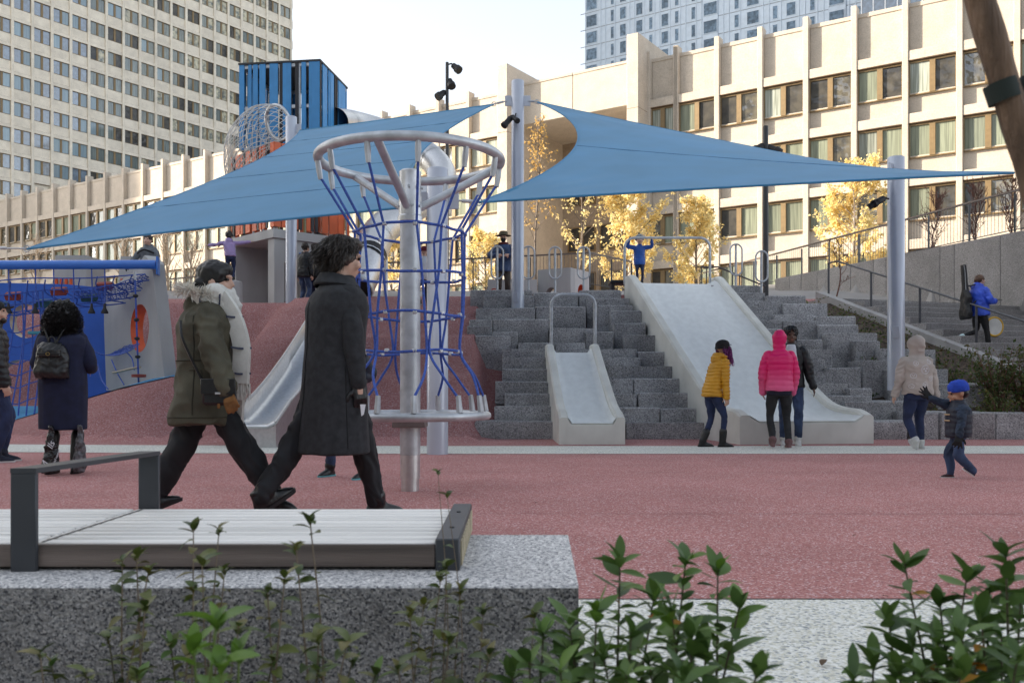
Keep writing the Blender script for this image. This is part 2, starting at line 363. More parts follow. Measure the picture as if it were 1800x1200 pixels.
# ---- long low office building: one straight facade behind the playground
BROT = math.atan2(-.547, .837); B0 = (26.5, 53.8, 0)
low = thing('office_building', 'long cream precast concrete office block with bronze windows and tall pilasters', 'building', B0, BROT)
PT, PB, FL = 24.25, 21.32, 3.8
WT0 = 20.56; WH = 2.04
bw = 2.97
def low_meshes(bw):
    d = {}
    k = bw - .34
    b = MB(); b.span((-k / 2, 0, 0), (k / 2, .35, PT - PB - .012), ch=.03); b.span((-k / 2 - .02, -.06, PT - PB - .26), (k / 2 + .02, .40, PT - PB), ch=.02); d['par'] = b.mesh('parapet_panel', m_pre)
    b = MB(); b.span((-k / 2, -.02, 0), (k / 2, .35, 1.16), ch=.02); b.span((-k / 2, -.14, 1.16), (k / 2, .3, 1.25), ch=.02); d['spa'] = b.mesh('spandrel_panel', m_pre)
    b = MB(); b.span((-bw / 2 + .01, -.38, .03), (bw / 2 - .01, .30, .60), ch=.02); b.mi = 1; b.span((-bw / 2, -.34, 0), (bw / 2, .3, .034)); d['lin'] = b.mesh('lintel_band', [m_pre, m_joint])
    b = MB()
    for s in (-1, 1): b.span((s * k / 2, -.06, 0), (s * (k / 2 - .07), .1, WH))
    b.span((-k / 2 + .07, -.06, 0), (k / 2 - .07, .1, .06)); b.span((-k / 2 + .07, -.06, WH - .09), (k / 2 - .07, .1, WH)); b.span((-.16, -.10, .06), (.16, .1, WH - .09)); d['win'] = b.mesh('window', m_frame)
    pw = k / 2 - .07 - .16
    for nm, m in (('c', g_curt), ('w', g_curt2), ('d', g_dark), ('m', g_mix)):
        b = MB(); b.span((-pw / 2, 0, .06), (pw / 2, .03, WH - .09)); d['p' + nm] = b.mesh('pane', m)
    d['px'] = .16 + pw / 2
    return d
b = MB(); b.span((-.17, -.44, 0), (.17, .35, PT + .45 - 2.0), ch=.02); me_pil = b.mesh('pilaster', m_pre)
b = MB(); b.span((-.21, -.30, 0), (.21, .35, .6), ch=.02); me_pil2 = b.mesh('pilaster', m_pre)
def low_bays(x0, x1, nb, rows, shade=False):
    p = (x1 - x0) / nb; d = low_meshes(p)
    for i in range(nb + 1): inst('pilaster', me_pil, low, (x0 + i * p, 0, 2.0))
    for i in range(nb):
        x = x0 + (i + .5) * p
        inst('parapet_panel', d['par'], low, (x, 0, PB))
        for r in range(rows):
            zt = WT0 - r * FL
            inst('lintel_band', d['lin'], low, (x, 0, zt + .02 + .1))
            wn = inst('window', d['win'], low, (x, -.14, zt - WH + .08))
            q = random.random(); 
            for s in (-1, 1):
                c = random.choices('cwdm', (4, 2, 3, 3) if r == 0 else (6, 2, 2, 1))[0]
                inst('pane', d['p' + c], wn, (s * d['px'], .04, 0))
            inst('spandrel_panel', d['spa'], low, (x, 0, zt - FL + .74))
# local x = -t ; pilasters of the right wing at t = -9 .. 17.8, fins at t = 21 and 31, then the left wing
low_bays(-17.82, 8.91, 9, 5)
low_bays(-50.9, -32.6, 6, 5)
low_bays(-115.1, -51.2, 19, 5)
low_bays(-19.92, -17.83, 1, 5)
b = MB(); b.span((-19.95, .36, 2), (9.2, 16, PT - .4)); b.span((-115, .36, 2), (-32.5, 16, PT - .4)); b.build('wall_core', m_pre, low, world=False, smooth=False)
# the two big fins and the loggia between them
for xf in (-20.4, -31.3):
    b = MB(); b.span((xf - .45, -1.9, 2), (xf + .45, 7.5, PT + 1.35), ch=.04); b.mi = 1; b.span((xf - .455, -1.905, 20.4), (xf + .455, 0, 20.43)); b.build('fin_wall', [m_pre, m_joint], low, world=False)
for i, (a, c) in enumerate(((-30.85, -25.9), (-25.87, -20.85))):
    b = MB(); b.span((a, -.6, PB - .2), (c, .2, PT + .05), ch=.03); b.span((a, -.66, PT - .15), (c, .25, PT + .06), ch=.02); b.build('loggia_beam_panel', m_pre, low, world=False)
b = MB(); b.span((-30.85, .2, PB - .05), (-20.85, 7.5, PB + .2)); b.build('loggia_ceiling', m_pre, low, world=False)
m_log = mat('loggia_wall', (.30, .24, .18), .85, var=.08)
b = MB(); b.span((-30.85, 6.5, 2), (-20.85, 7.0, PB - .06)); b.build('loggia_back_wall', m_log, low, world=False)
d = low_meshes(2.9)
for r in range(3):
    for i in range(2): 
        wn = inst('window', d['win'], low, (-29 + i * 3.0, 6.4, 16 - r * FL))
        for s in (-1, 1): inst('pane', d['pd'], wn, (s * d['px'], .04, 0))

# ---- office tower at the left
T0 = v3((-74.7, 136.0)); TD = v3((.572, .820))
TROT = math.atan2(TD[1], TD[0])
tow = thing('office_tower', 'tall pale precast concrete office tower with rows of paired bronze windows', 'building', (T0[0], T0[1], 0), TROT)
# local x along the face (away from us to the right), local y = into the building (left), face at y = 0 looks to -y
TB, TF = 3.0, 4.03
k = TB - .42
b = MB(); b.span((-k / 2, .04, .03), (k / 2, .3, 1.45), ch=.02); b.mi = 1; b.span((-TB / 2, -.02, 0), (TB / 2, .3, .035)); me_sp = b.mesh('spandrel_panel', [m_pre2, m_joint])
b = MB(); b.span((-TB / 2 + .02, -.10, 0), (TB / 2 - .02, .3, .48), ch=.02); b.mi = 1; b.span((-TB / 2, -.10, -.04), (TB / 2, .3, 0)); me_ln = b.mesh('lintel_band', [m_pre2, m_joint])
TW = TF - 1.45 - .48 - .02
b = MB()
for s in (-1, 1): b.span((s * k / 2, -.02, 0), (s * (k / 2 - .06), .2, TW))
b.span((-k / 2 + .06, -.02, 0), (k / 2 - .06, .2, .05)); b.span((-k / 2 + .06, -.02, TW - .05), (k / 2 - .06, .2, TW)); b.span((-.17, -.05, .05), (.17, .2, TW - .05)); me_tw = b.mesh('window', m_frame)
pw = k / 2 - .06 - .17
me_tp = {}
for nm, m in (('b', g_blue), ('l', g_blu2), ('g', g_grn), ('o', g_gold), ('d', g_dark)):
    b = MB(); b.span((-pw / 2, 0, .05), (pw / 2, .03, TW - .05)); me_tp[nm] = b.mesh('pane', m)
TZ0 = 20.2
b = MB(); b.span((-.21, -.22, 0), (.21, .3, 120), ch=.03); me_tpil = b.mesh('pier', m_pre2)
for i in range(0, 20):
    if i > 0: inst('pier', me_tpil, tow, ((i - 1) * TB, 0, 6))
    if i == 19: break
    x = (i - .5) * TB
    for r in range(15):
        z = TZ0 + r * TF
        # skip what the photo cannot show
        Yc = T0[1] + TD[1] * x; Xc = T0[0] + TD[0] * x
        py = HOR - (z + 2 - CAM_H) * F / Yc; px = 900 + F * Xc / Yc
        if py < -40 or py > 345 or px < -30: continue
        inst('spandrel_panel', me_sp, tow, (x, 0, z)); inst('lintel_band', me_ln, tow, (x, 0, z + TF - .48))
        wn = inst('window', me_tw, tow, (x, .05, z + 1.47))
        for s in (-1, 1):
            c = random.choices('blgod', (5, 4, 0, 0, 0) if i < 5 else ((0, 1, 6, 1, 2) if i < 11 else (0, 0, 3, 7, 1)))[0]
            inst('pane', me_tp[c], wn, (s * (.17 + pw / 2), .03, 0))
b = MB(); b.span((-3.1, .31, 0), (54.4, 60, 126)); b.build('wall_core', m_pre2, tow, world=False, smooth=False)
# rounded far corner strips
for i, z in enumerate(np.arange(TZ0, TZ0 + 15 * TF, TF)):
    b = MB(); b.lathe([(.9, 0), (1.0, .05), (1.0, 1.4), (.9, 1.45)], (54.0, .9, z), n=14); b.build('corner_band', m_pre2, tow, world=False)
b = MB(); b.lathe([(.85, 0), (.85, 110)], (53.95, .9, 6), n=12); b.build('corner_glass', g_blue, tow, world=False)

# ---- cool grey hotel tower behind, right
H0 = v3((14.6, 182.0))
hot = thing('hotel_tower', 'cool grey metal-clad high-rise with scattered narrow and wide windows', 'building', (H0[0], H0[1], 0), BROT)
HF = 3.32
b = MB(); b.span((0, 0, 0), (62, 26, 130)); b.build('wall_core', m_cool, hot, world=False, smooth=False)
cols = [(1.5, 2.3), (6.1, .6), (8.4, 1.2), (11.9, 1.25), (14.3, .6), (17.2, 1.3), (19.6, .65), (22.9, .7), (26.3, 2.5), (31.2, .75), (34.2, 2.1), (38.2, .75), (41.0, 1.5), (44.7, .75), (48.8, 2.4), (52.6, .75), (55.0, 1.6), (58.6, .8), (60.6, 1.2)]
hm = {}
for w_ in sorted(set(c[1] for c in cols)):
    b = MB(); b.span((-w_ / 2, -.03, .05), (w_ / 2, .1, 2.25)); hm[w_] = b.mesh('window', g_cool)
    b = MB(); b.span((-w_ / 2 - .1, -.06, 2.25), (w_ / 2 + .1, .05, 2.35)); b.span((-w_ / 2 - .1, -.06, -.05), (w_ / 2 + .1, .05, .05))
    b.span((-w_ / 2 - .1, -.06, .05), (-w_ / 2, .05, 2.25)); b.span((w_ / 2, -.06, .05), (w_ / 2 + .1, .05, 2.25)); hm[-w_] = b.mesh('frame', m_cool)
b = MB(); b.span((-1, -.05, 0), (63, .05, .12)); me_fb = b.mesh('floor_joint', mat('cool_joint', (.30, .33, .37), .6))
for r in range(17, 27):
    z = r * HF
    inst('floor_joint', me_fb, hot, (0, 0, z - .5))
    for x, w_ in cols:
        pY = H0[1] - .547 * x; py = HOR - (z + 1 - CAM_H) * F / pY
        if py < -30 or py > 190: continue
        wn = inst('window', hm[w_], hot, (x, -.25 if w_ > 2.2 and x > 20 else 0, z)); inst('frame', hm[-w_], wn)
b = MB()
for x in np.arange(.4, 62, 1.05):
    if all(abs(x - c) > w_ / 2 + .2 for c, w_ in cols): b.span((x - .05, -.10, 50), (x + .05, .02, 110))
b.build('cladding_fin', m_cool, hot, world=False, smooth=False)['kind'] = 'stuff'
for x in (24.7, 47.3):
    b = MB(); b.span((x + .1, -.2, 40), (x + 3.0, .2, 120)); b.build('bay', m_cool, hot, world=False, smooth=False)
# ---- glass tower sliver further right
gt = thing('glass_tower', 'blue glass curtain wall tower with pale mullions behind the cream parapet', 'building', (53.0, 138.0, 0), BROT)
b = MB(); b.span((0, 0, 0), (40, 20, 75)); b.build('glass_wall', g_blue, gt, world=False, smooth=False)
mm = mat('white_mullion', (.7, .72, .74), .5)
b = MB(); b.span((-.08, -.15, 40), (.08, .1, 75)); me_ml = b.mesh('mullion', mm)
for i in range(22): inst('mullion', me_ml, gt, (i * 1.7, 0, 0))
# ---- unseen blocks added on the left to shade the playground and far facade
sh = thing('unseen_shade_block', 'tall unseen block added left of the frame to shade the playground', 'building', (-95, -5, 0))
b = MB(); b.span((-12, -75, 0), (12, 43.5, 70)); b.build('wall', m_pre2, sh, world=False, smooth=False)
sh2 = thing('unseen_shade_block', 'second unseen block added further back on the left to shade the facade', 'building', (-150, 136, 0))
b = MB(); b.span((-20, -32, 0), (20, 40, 75)); b.build('wall', m_pre2, sh2, world=False, smooth=False)

bh = thing('unseen_shade_block', 'broad unseen block added behind the camera to hold back sky light', 'building', (0, -44, 0))  # unseen mass added to darken surfaces that face the camera
b = MB(); b.span((-70, -20, 0), (70, 0, 24)); b.build('wall', mat('grey_brown_concrete', (.30, .28, .26), .9, var=.1, scale=.3), bh, world=False, smooth=False)
# ------------------------------------------------------------------ granite climbing steps, slides, stairs, wall
def step_Y(ytop): return 9.37 / (.59 - (685 - ytop) / 1600)
steps = thing('granite_steps', 'rough grey granite block steps stacked up the mound around two slides', 'steps', (3, 14.9, 0))
blk = []
for x0, x1, y0, y1 in [(105,548,518,615),(550,870,535,630),(872,1168,520,600),(195,555,558,640),(925,1225,575,770),(140,560,645,720),(565,920,632,778),(1000,1255,625,800),(1090,1308,665,800),
    (92,258,727,775),(262,660,722,885),(664,1000,785,890),(1118,1345,752,925),(80,260,770,890),(262,440,810,930),(140,390,838,1025),(442,700,888,930),(702,916,892,930),(918,1115,808,930),(1190,1412,832,945),
    (330,680,935,990),(682,1285,935,990),(1290,1480,950,1045),(330,640,993,1075),(642,1305,992,1050),(330,760,1075,1155),(762,1062,1078,1155),(1065,1540,1055,1130),(275,660,1160,1240),(662,1250,1142,1230),(1255,1590,1138,1230)]:
    blk.append((800 + x0 / 4, 800 + x1 / 4, 380 + y0 / 4, 380 + y1 / 4))
blk += [(885,1000,692,714),(1002,1120,692,714),(1122,1225,690,714),(868,985,714,740),(986,1160,716,742),(1162,1236,718,742),(835,990,741,773),(991,1100,741,773),(1101,1290,743,773)]
for x0, x1, y0, y1 in [(150,410,365,402),(235,438,402,450),(440,650,420,460),(275,528,448,495),(530,765,460,525),(310,480,497,545),(482,700,518,560),(355,528,545,592),(702,915,528,570),(530,715,552,650),(390,528,592,645),(716,930,572,620),(440,600,645,700),(602,740,648,700),(760,1030,616,790),(480,630,700,758),(632,790,702,760),(910,1042,655,760),(1044,1335,700,757),(500,650,756,815),(652,755,758,815),(945,1300,758,970),(765,945,797,905),(520,660,815,880),(660,810,818,880),(560,875,880,940),(875,1000,908,970),(1090,1400,805,970),(620,690,940,1010),(690,978,945,1005),(850,1180,975,1080),(700,848,1010,1062),(1350,1615,882,1035),(750,955,1062,1180),(955,1190,1078,1180),(1192,1350,1033,1180),(1352,1510,1033,1180),(1510,1655,1035,1175),(1655,1870,1035,1178),(1872,2100,1040,1178)]:
    blk.append((1200 + x0 / 3, 1200 + x1 / 3, 380 + y0 / 3, 380 + y1 / 3))
rr = random.Random(3)
for x0, x1, y0, y1 in blk:
    Y = step_Y(y0)
    if x0 > 1515 and y0 > 700: Y = 14.9 + (0 if y0 > 722 else .35)
    a = at(x0, y0, Y); c = at(x1, y1, Y)
    dep = 1.15 if y0 < 735 else .9
    if x0 > 1420 and y0 < 700: dep = .75
    zb = max(-.05, c.z - .22)
    cx, cz = (a.x + c.x) / 2, (a.z + zb) / 2; w_, h_ = c.x - a.x - .008, a.z - zb
    b = MB(); b.box((0, 0, 0), (w_, dep, h_), ch=.018)
    V = np.array(b.v); V += RNG.normal(0, .006, V.shape); b.v = [tuple(p) for p in V]
    o = b.build('granite_block', m_gran, steps, world=False, ang=35)
    o.location = (cx - 3, Y + dep / 2 - 14.9 + rr.uniform(-.015, .015), cz); o.rotation_euler = (rr.uniform(-.006, .006), 0, rr.uniform(-.012, .012))

def slide(name, label, top, bot, width, z0, zl, yflat, rail_w=.16, rail_h=.17, flare=0.0):
    """concrete slide: centre line from top (x,y) to the exit (x,y)"""
    T = v3(top); B = v3(bot); L = np.linalg.norm(B - T); D = (B - T) / L; Nn = v3((-D[1], D[0]))
    root = thing(name, label, 'slide', (B[0], B[1], 0))
    S = np.linspace(0, L, 44)
    sl = (z0 - zl) / (L - yflat - .35)
    def zz(s):
        s = s - .35
        if s < 0: return z0
        z = z0 - sl * s; q = zl
        return q + .5 * ((z - q) + math.sqrt((z - q) ** 2 + .05)) if z - q > -1.5 else q
    Z = np.array([zz(s) for s in S]); Z[0:2] = z0
    hw = width / 2
    def P(s, off, z): p = T + D * s + Nn * off; return (p[0], p[1], z)
    # bed with a slightly dished section and upturned lip curves
    b = MB(); G = []
    for s, z in zip(S, Z):
        row = []
        for u in np.linspace(-1, 1, 13):
            e = max(0, abs(u) - .84) / .16; row.append(P(s, u * (hw - rail_w + .01), z + .09 * e * e))
        G.append(row)
    b.grid(G); b.build('bed', m_slideb, root, ang=60)
    for sg in (-1, 1):
        b = MB(); G = []
        for s, z in zip(S, Z):
            i, o_ = sg * (hw - rail_w), sg * hw
            e = min(1, (L - s) / .25) if flare == 0 else 1
            zt = z + rail_h * (.55 + .45 * e)
            gz = -.03 if s > L - 1.0 else max(-.03, z - .75)
            ring = [P(s, i, z + .05), P(s, i, zt - .03), P(s, i + sg * .03, zt), P(s, o_ - sg * .03, zt), P(s, o_, zt - .03), P(s, o_, gz), P(s, i, gz)]
            G.append(ring if sg > 0 else ring)
        b.grid(G); n = len(S)
        b.f.append(tuple(range(7))); b.m.append(0); b.f.append(tuple((n - 1) * 7 + k for k in range(7))); b.m.append(0)
        # rounded head of the rail
        b.build('side_rail', m_slide, root, ang=35)
    b = MB(); z = Z[-1]
    
    for u in np.linspace(-1, 1, 13): pass
    def ez(u): e = max(0, abs(u) - .84) / .16; return z + .09 * e * e
    b.grid([[P(L + .004, u * (hw - rail_w + .02), -.03), P(L + .004, u * (hw - rail_w + .02), ez(u) - .03), P(L - .03, u * (hw - rail_w + .02), ez(u) + .003), P(L - .2, u * (hw - rail_w + .02), ez(u) + .003)] for u in np.linspace(-1, 1, 13)])
    b.build('exit_lip', m_slide, root, ang=35)
    b = MB(); b.grid([[P(-.02, o_, z0 - .9), P(-.02, o_, z0 + .01), P(.1, o_, z0 + .012)] for o_ in (-hw, 0, hw)]); b.build('top_edge', m_slide, root)
    return root
big = slide('wide_slide', 'wide pale concrete slide running down through the granite steps', (3.52, 20.1), (4.42, 13.62), 2.12, 3.12, .32, 1.15, rail_w=.17, rail_h=.17)
sml = slide('narrow_slide', 'narrow pale concrete slide halfway down the granite steps', (1.11, 17.2), (1.19, 13.5), .98, 1.50, .27, .55, rail_w=.14, rail_h=.16)
# U-shaped grab rails at the head of each slide
def urail(pts, r, root, name='grab_rail', m=m_steel, n=10):
    b = MB(); b.tube(pts, r, n=n); return b.build(name, m, root)
def arch(pa, pb, ztop, rad, k=6):
    a = v3(pa); c = v3(pb); d = (c - a); d[2] = 0; L = np.linalg.norm(d); d /= L; P = [a]
    for i in range(k + 1):
        t = math.pi / 2 * i / k; P.append(np.array([*(a[:2] + d[:2] * rad * (1 - math.cos(t))), ztop - rad + rad * math.sin(t)]))
    for i in range(k + 1):
        t = math.pi / 2 * (1 - i / k); P.append(np.array([*(c[:2] - d[:2] * rad * (1 - math.cos(t))), ztop - rad + rad * math.sin(t)]))
    P.append(c); return P
urail(arch(at(1098, 500, 20.0), at(1248, 500, 20.0), at(0, 418, 20.0).z, .22), .028, big)
urail(arch(at(969, 606, 17.1), at(1046, 606, 17.1), at(0, 518, 17.1).z, .2), .03, sml)
# stadium-shaped hand loops on posts
for i, (px, y0, y1, Y, lab) in enumerate([(874, 433, 490, 20.4, 'steel hand loop beside the man with the brimmed hat'), (929, 433, 490, 20.4, 'steel hand loop directly beside the tall sail pole'), (976, 434, 490, 20.4, 'steel hand loop in front of the shaded face of the concrete cube'), (1026, 434, 490, 20.4, 'steel hand loop at the right corner of the concrete cube'),
        (1294, 429, 484, 20.3, 'steel hand loop right of the wide slide, nearer to it'), (1339, 441, 495, 19.6, 'steel hand loop right of the wide slide, beside the thin dark light pole')]):
    c = at(px, (y0 + y1) / 2, Y); rt = thing('hand_loop', lab, 'handrail', (c.x, c.y, 2.6), group='steel hand loops along the platform edge')
    h = (y1 - y0) * Y / F / 2; rd = 10.5 * Y / F; P = []
    for k_ in range(9): t = math.pi * k_ / 8; P.append((c.x + rd * math.cos(t), c.y, c.z + h - rd + rd * math.sin(t)))
    for k_ in range(9): t = math.pi + math.pi * k_ / 8; P.append((c.x + rd * math.cos(t), c.y, c.z - h + rd + rd * math.sin(t)))
    b = MB(); b.tube(P, .019, n=8, closed=True); b.build('loop', m_steel, rt)
    b = MB(); b.tube([(c.x, c.y + .03, 2.6), (c.x, c.y + .03, c.z + h - .02)], .026, n=8); b.build('post', m_tplank if False else m_steel, rt)
# ---- tall granite wall with railing
wall = thing('granite_wall', 'tall sawn grey granite retaining wall rising behind the stairs', 'wall', (WL0[0], WL0[1], 0))
wn_ = v3((-.948, -.317))       # wall's face normal, towards the stairs
edges = []
for px in (1362, 1388, 1408, 1436, 1455, 1495, 1535, 1557, 1590, 1652, 1677, 1758, 1815, 1900, 2000):
    k_ = (px - 900) / F; t = (k_ * WL0[1] - WL0[0]) / (WDIR[0] - k_ * WDIR[1]); edges.append(t)
WTOP = 4.8
for a, c in zip(edges[:-1], edges[1:]):
    m_ = (a + c) / 2; p = WL0 + WDIR * m_ - wn_ * .2
    b = MB(); b.box((0, 0, 0), (c - a - .014, .4, WTOP - .2), ch=.01)
    o = b.build('stone_panel', m_granw, wall, world=False); o.location = (p[0] - WL0[0], p[1] - WL0[1], (WTOP - .2) / 2 + .2 - .1 * (0)); o.rotation_euler = (0, 0, math.atan2(WDIR[1], WDIR[0]))
def railing(name, label, pts, h, spacing, mtop, root_group=None, bal=.115):
    """posts, flat top rail, thin balusters along a polyline of 3-D base points"""
    rt = thing(name, label, 'railing', tuple(pts[0]))
    P = [v3(p) for p in pts]
    for a, c in zip(P[:-1], P[1:]):
        d = c - a; L = np.linalg.norm(d); rz = math.atan2(d[1], d[0])
        n_ = max(1, int(round(L / spacing)))
        for i in range(n_ + 1):
            p = a + d * i / n_
            b = MB(); b.box((p[0], p[1], p[2] + h / 2 - .02), (.02, .06, h - .04), rz=rz); b.build('post', m_grail, rt)
        b = MB(); e = d / L; nn = np.array([-e[1], e[0], 0]) * .035
        A, C_ = a + [0, 0, h], c + [0, 0, h]; up = np.array([0, 0, .045])
        b.add([A - nn, A + nn, A + nn + up, A - nn + up, C_ - nn, C_ + nn, C_ + nn + up, C_ - nn + up], [(0, 3, 2, 1), (4, 5, 6, 7), (0, 1, 5, 4), (1, 2, 6, 5), (2, 3, 7, 6), (3, 0, 4, 7)]); b.build('top_rail', mtop, rt, smooth=False)
        b = MB(); A2, C2 = a + [0, 0, .1], c + [0, 0, .1]; b.tube([A2, C2], .012, n=4)
        for i in range(int(L / bal)):
            p = a + d * (i + .5) * bal / L; b.tube([p + [0, 0, .1], p + [0, 0, h]], .0065, n=4, caps=False)
        b.build('balusters', m_grail, rt)['kind'] = 'stuff'
    return rt
def wp(t, z, off=-.2): p = WL0 + WDIR * t + wn_ * off; return (p[0], p[1], z)
railing('railing', 'long bronze-topped railing running along the top of the granite wall', [wp(edges[0] - 7.5, 4.55), wp(0, WTOP), wp(edges[-1], WTOP)], 1.07, 1.5, m_rail)
q = [at(640, 0, 31), at(1037, 0, 29.0), at(1110, 0, 31.5)]
railing('railing', 'bronze-topped railing behind the platform, turning a corner by the yellow trees', [(q[0].x, 31, 4.0), (q[1].x, 29.0, 4.08), (q[2].x, 31.5, 4.15)], 1.07, 1.75, m_rail)
q = [at(300, 0, 34), at(470, 0, 32)]
railing('railing', 'dark railing at the back of the mound behind the olive parka woman', [(q[0].x, 34, 3.85), (q[1].x, 32, 3.95)], 1.07, 1.75, m_rail)
# ---- stairs along the wall
st = thing('stairs', 'broad grey granite stairs descending to the right along the wall', 'stairs', (CH0[0], CH0[1], 0))
rz = math.atan2(WDIR[1], WDIR[0])
for i in range(22):
    t = .0 + i * .48; z = 3.08 - (i + 1) * .165
    if z < .02: break
    Ywid = 5.05
    p = CH0 + WDIR * (t + .6) + v3((.948, .317)) * (Ywid / 2 + .12)
    b = MB(); b.box((0, 0, 0), (1.2, Ywid, .3), ch=.012); o = b.build('step', m_granw, st, world=False)
    o.location = (p[0] - CH0[0], p[1] - CH0[1], z - .15); o.rotation_euler = (0, 0, rz)
p = CH0 - WDIR * 2.2 + v3((.948, .317)) * (5.05 / 2 + .12)
b = MB(); b.box((p[0], p[1], 2.93), (4.4, 5.05, .3), rz=rz); b.build('landing', m_granw, st)
# cheek
a = CH0 - WDIR * .3; c = CH0 + WDIR * 9.2
b = MB(); nn = v3((.948, .317)) * .13
def cz(t): return 3.16 - t * .344
V = []
for q_, t in ((a, -.3), (c, 9.2)):
    for s, zz_ in ((-1, cz(t) - .6), (1, cz(t) - .6), (1, cz(t)), (-1, cz(t))): V.append((q_[0] + s * nn[0], q_[1] + s * nn[1], zz_))
b.add(V, [(0, 3, 2, 1), (4, 5, 6, 7), (0, 1, 5, 4), (1, 2, 6, 5), (2, 3, 7, 6), (3, 0, 4, 7)]); b.build('cheek_wall', mat('pale_granite_cheek', (.33, .325, .32), .8, var=.1, scale=3, bump=.4, bscale=60), st, smooth=False)
# handrails
def handrail(label, off, t0, flat, t1, zoff, every):
    rt = thing('handrail', label, 'handrail', (*(CH0 + WDIR * t0 + v3((.948, .317)) * off), 0))
    def hp(t, z): p = CH0 + WDIR * t + v3((.948, .317)) * off; return (p[0], p[1], z)
    zt = 3.08 + .92
    P = [hp(t0, zt + zoff), hp(t0 + flat, zt + zoff)] + [hp(t, zt + zoff - (t - t0 - flat) * .344) for t in np.arange(t0 + flat + .3, t1, .6)]
    b = MB(); b.tube(P, .022, n=8); b.build('rail', m_grail, rt)
    for t in np.arange(t0, t1 - .2, every):
        zz_ = zt + zoff - max(0, t - t0 - flat) * .344
        b = MB(); b.box((*hp(t, 0)[:2], zz_ - .5), (.02, .05, 1.0), rz=rz); b.build('post', m_grail, rt)
handrail('grey handrail along the planted side of the granite stairs', .3, -.35, .35, 8, 0, 1.55)
handrail('grey handrail on the wall side of the granite stairs', 4.6, 1.6, .5, 8, -.45, 1.9)
# low wall-side plinth blocks with the stepped base
for i in range(4):
    p = CH0 + WDIR * (.9 + i * 1.15) + v3((.948, .317)) * 4.9; 
    b = MB(); b.box((p[0], p[1], 2.0 - i * .35), (1.1, .5, 1.3), rz=rz, ch=.01); b.build('plinth_block', m_granw, st)
# planting bed between block steps and stairs
def bed_z(X, Y): return min(3.0, max(0.02, stair_z(X, Y) - .06 - .10 * (cheekx(Y) - .15 - X)))
b = MB(); rows = []
for Y in np.arange(14.95, 22.4, .22):
    x1 = cheekx(Y) - .1; x0 = np.interp(Y, [14.95, 15.6, 17, 18.5, 20, 22.4], [7.6, 6.9, 5.6, 5.0, 4.8, 5.0])
    rows.append([(x, Y, bed_z(x, Y) - .03 + .05 * mnoise.noise((x * 2, Y * 2, 0))) for x in np.linspace(x0, x1, 14)])
b.grid(rows); tag(b.build('planting_bed', m_soil, ang=70), kind='structure')

hr = thing('handrail', 'short dark sloping handrail behind the head of the wide slide', 'handrail', tuple(at(1236, 500, 22.5)))
b = MB(); b.tube([at(1232, 470, 22.5), at(1262, 469, 22.4), at(1345, 503, 22.0)], .02, n=7); b.build('rail', m_grail, hr)
for px, y0 in ((1233, 471), (1242, 471), (1300, 485)): a = at(px, y0, 22.4); b = MB(); b.box((a.x, 22.4, (a.z + 2.9) / 2), (.02, .04, a.z - 2.9)); b.build('post', m_grail, hr)
# ------------------------------------------------------------------ poles, shade sails
def pole(label, x, y, z0, z1, r=.135, plates=(), box=None):
    rt = thing('sail_pole', label, 'pole', (x, y, z0), group='grey poles carrying the shade sails')
    b = MB(); b.lathe([(r, z0 - .1), (r, z1 - .01), (r - .01, z1), (.02, z1 + .004)], (x, y, 0), n=28); b.build('shaft', m_pole, rt, ang=50)
    b = MB()
    for a, z in plates:
        c = (x + math.cos(a) * (r + .06), y + math.sin(a) * (r + .06), z)
        b = MB(); b.box(c, (.15, .02, .22), rz=a, ch=.004); b.build('lug_plate', m_pole, rt)
    if box is not None:
        a, z = box; b = MB(); b.box((x + math.cos(a) * (r + .005), y + math.sin(a) * (r + .005), z), (.03, .11, .2), rz=a, ch=.01); b.build('access_cover', m_pole, rt)
    return rt
c1 = at(910, 540, 19.2); c2 = at(769, 798, 11.5); c3 = at(512, 515, 22.0); c4 = at(1575, 612, 15.0)
pole('tallest grey sail pole standing in the granite steps', c1.x, c1.y, 2.3, 7.32, plates=((math.pi, 6.9), (0, 6.9)), box=(-1.9, 2.75))
pole('grey sail pole close behind the rope spinner', c2.x, c2.y, 0, 3.6, plates=((math.pi, 3.2), (0, 3.2)))
pole('grey sail pole in front of the concrete play pavilion', c3.x, c3.y, 2.6, 7.4, plates=((-.3, 7.1),))
pole('grey sail pole at the right beside the planting bed', c4.x, c4.y, .9, 4.64, plates=((math.pi * 1.25, 4.4),), box=(-1.95, 1.75))
pole('grey sail pole just outside the frame at the far left', -8.3, 13.0, 0, 3.4, plates=((0, 2.85),))
pole('grey sail pole just outside the frame at the right', 6.75, 10.9, 0, 3.7, plates=((math.pi, 3.46),))

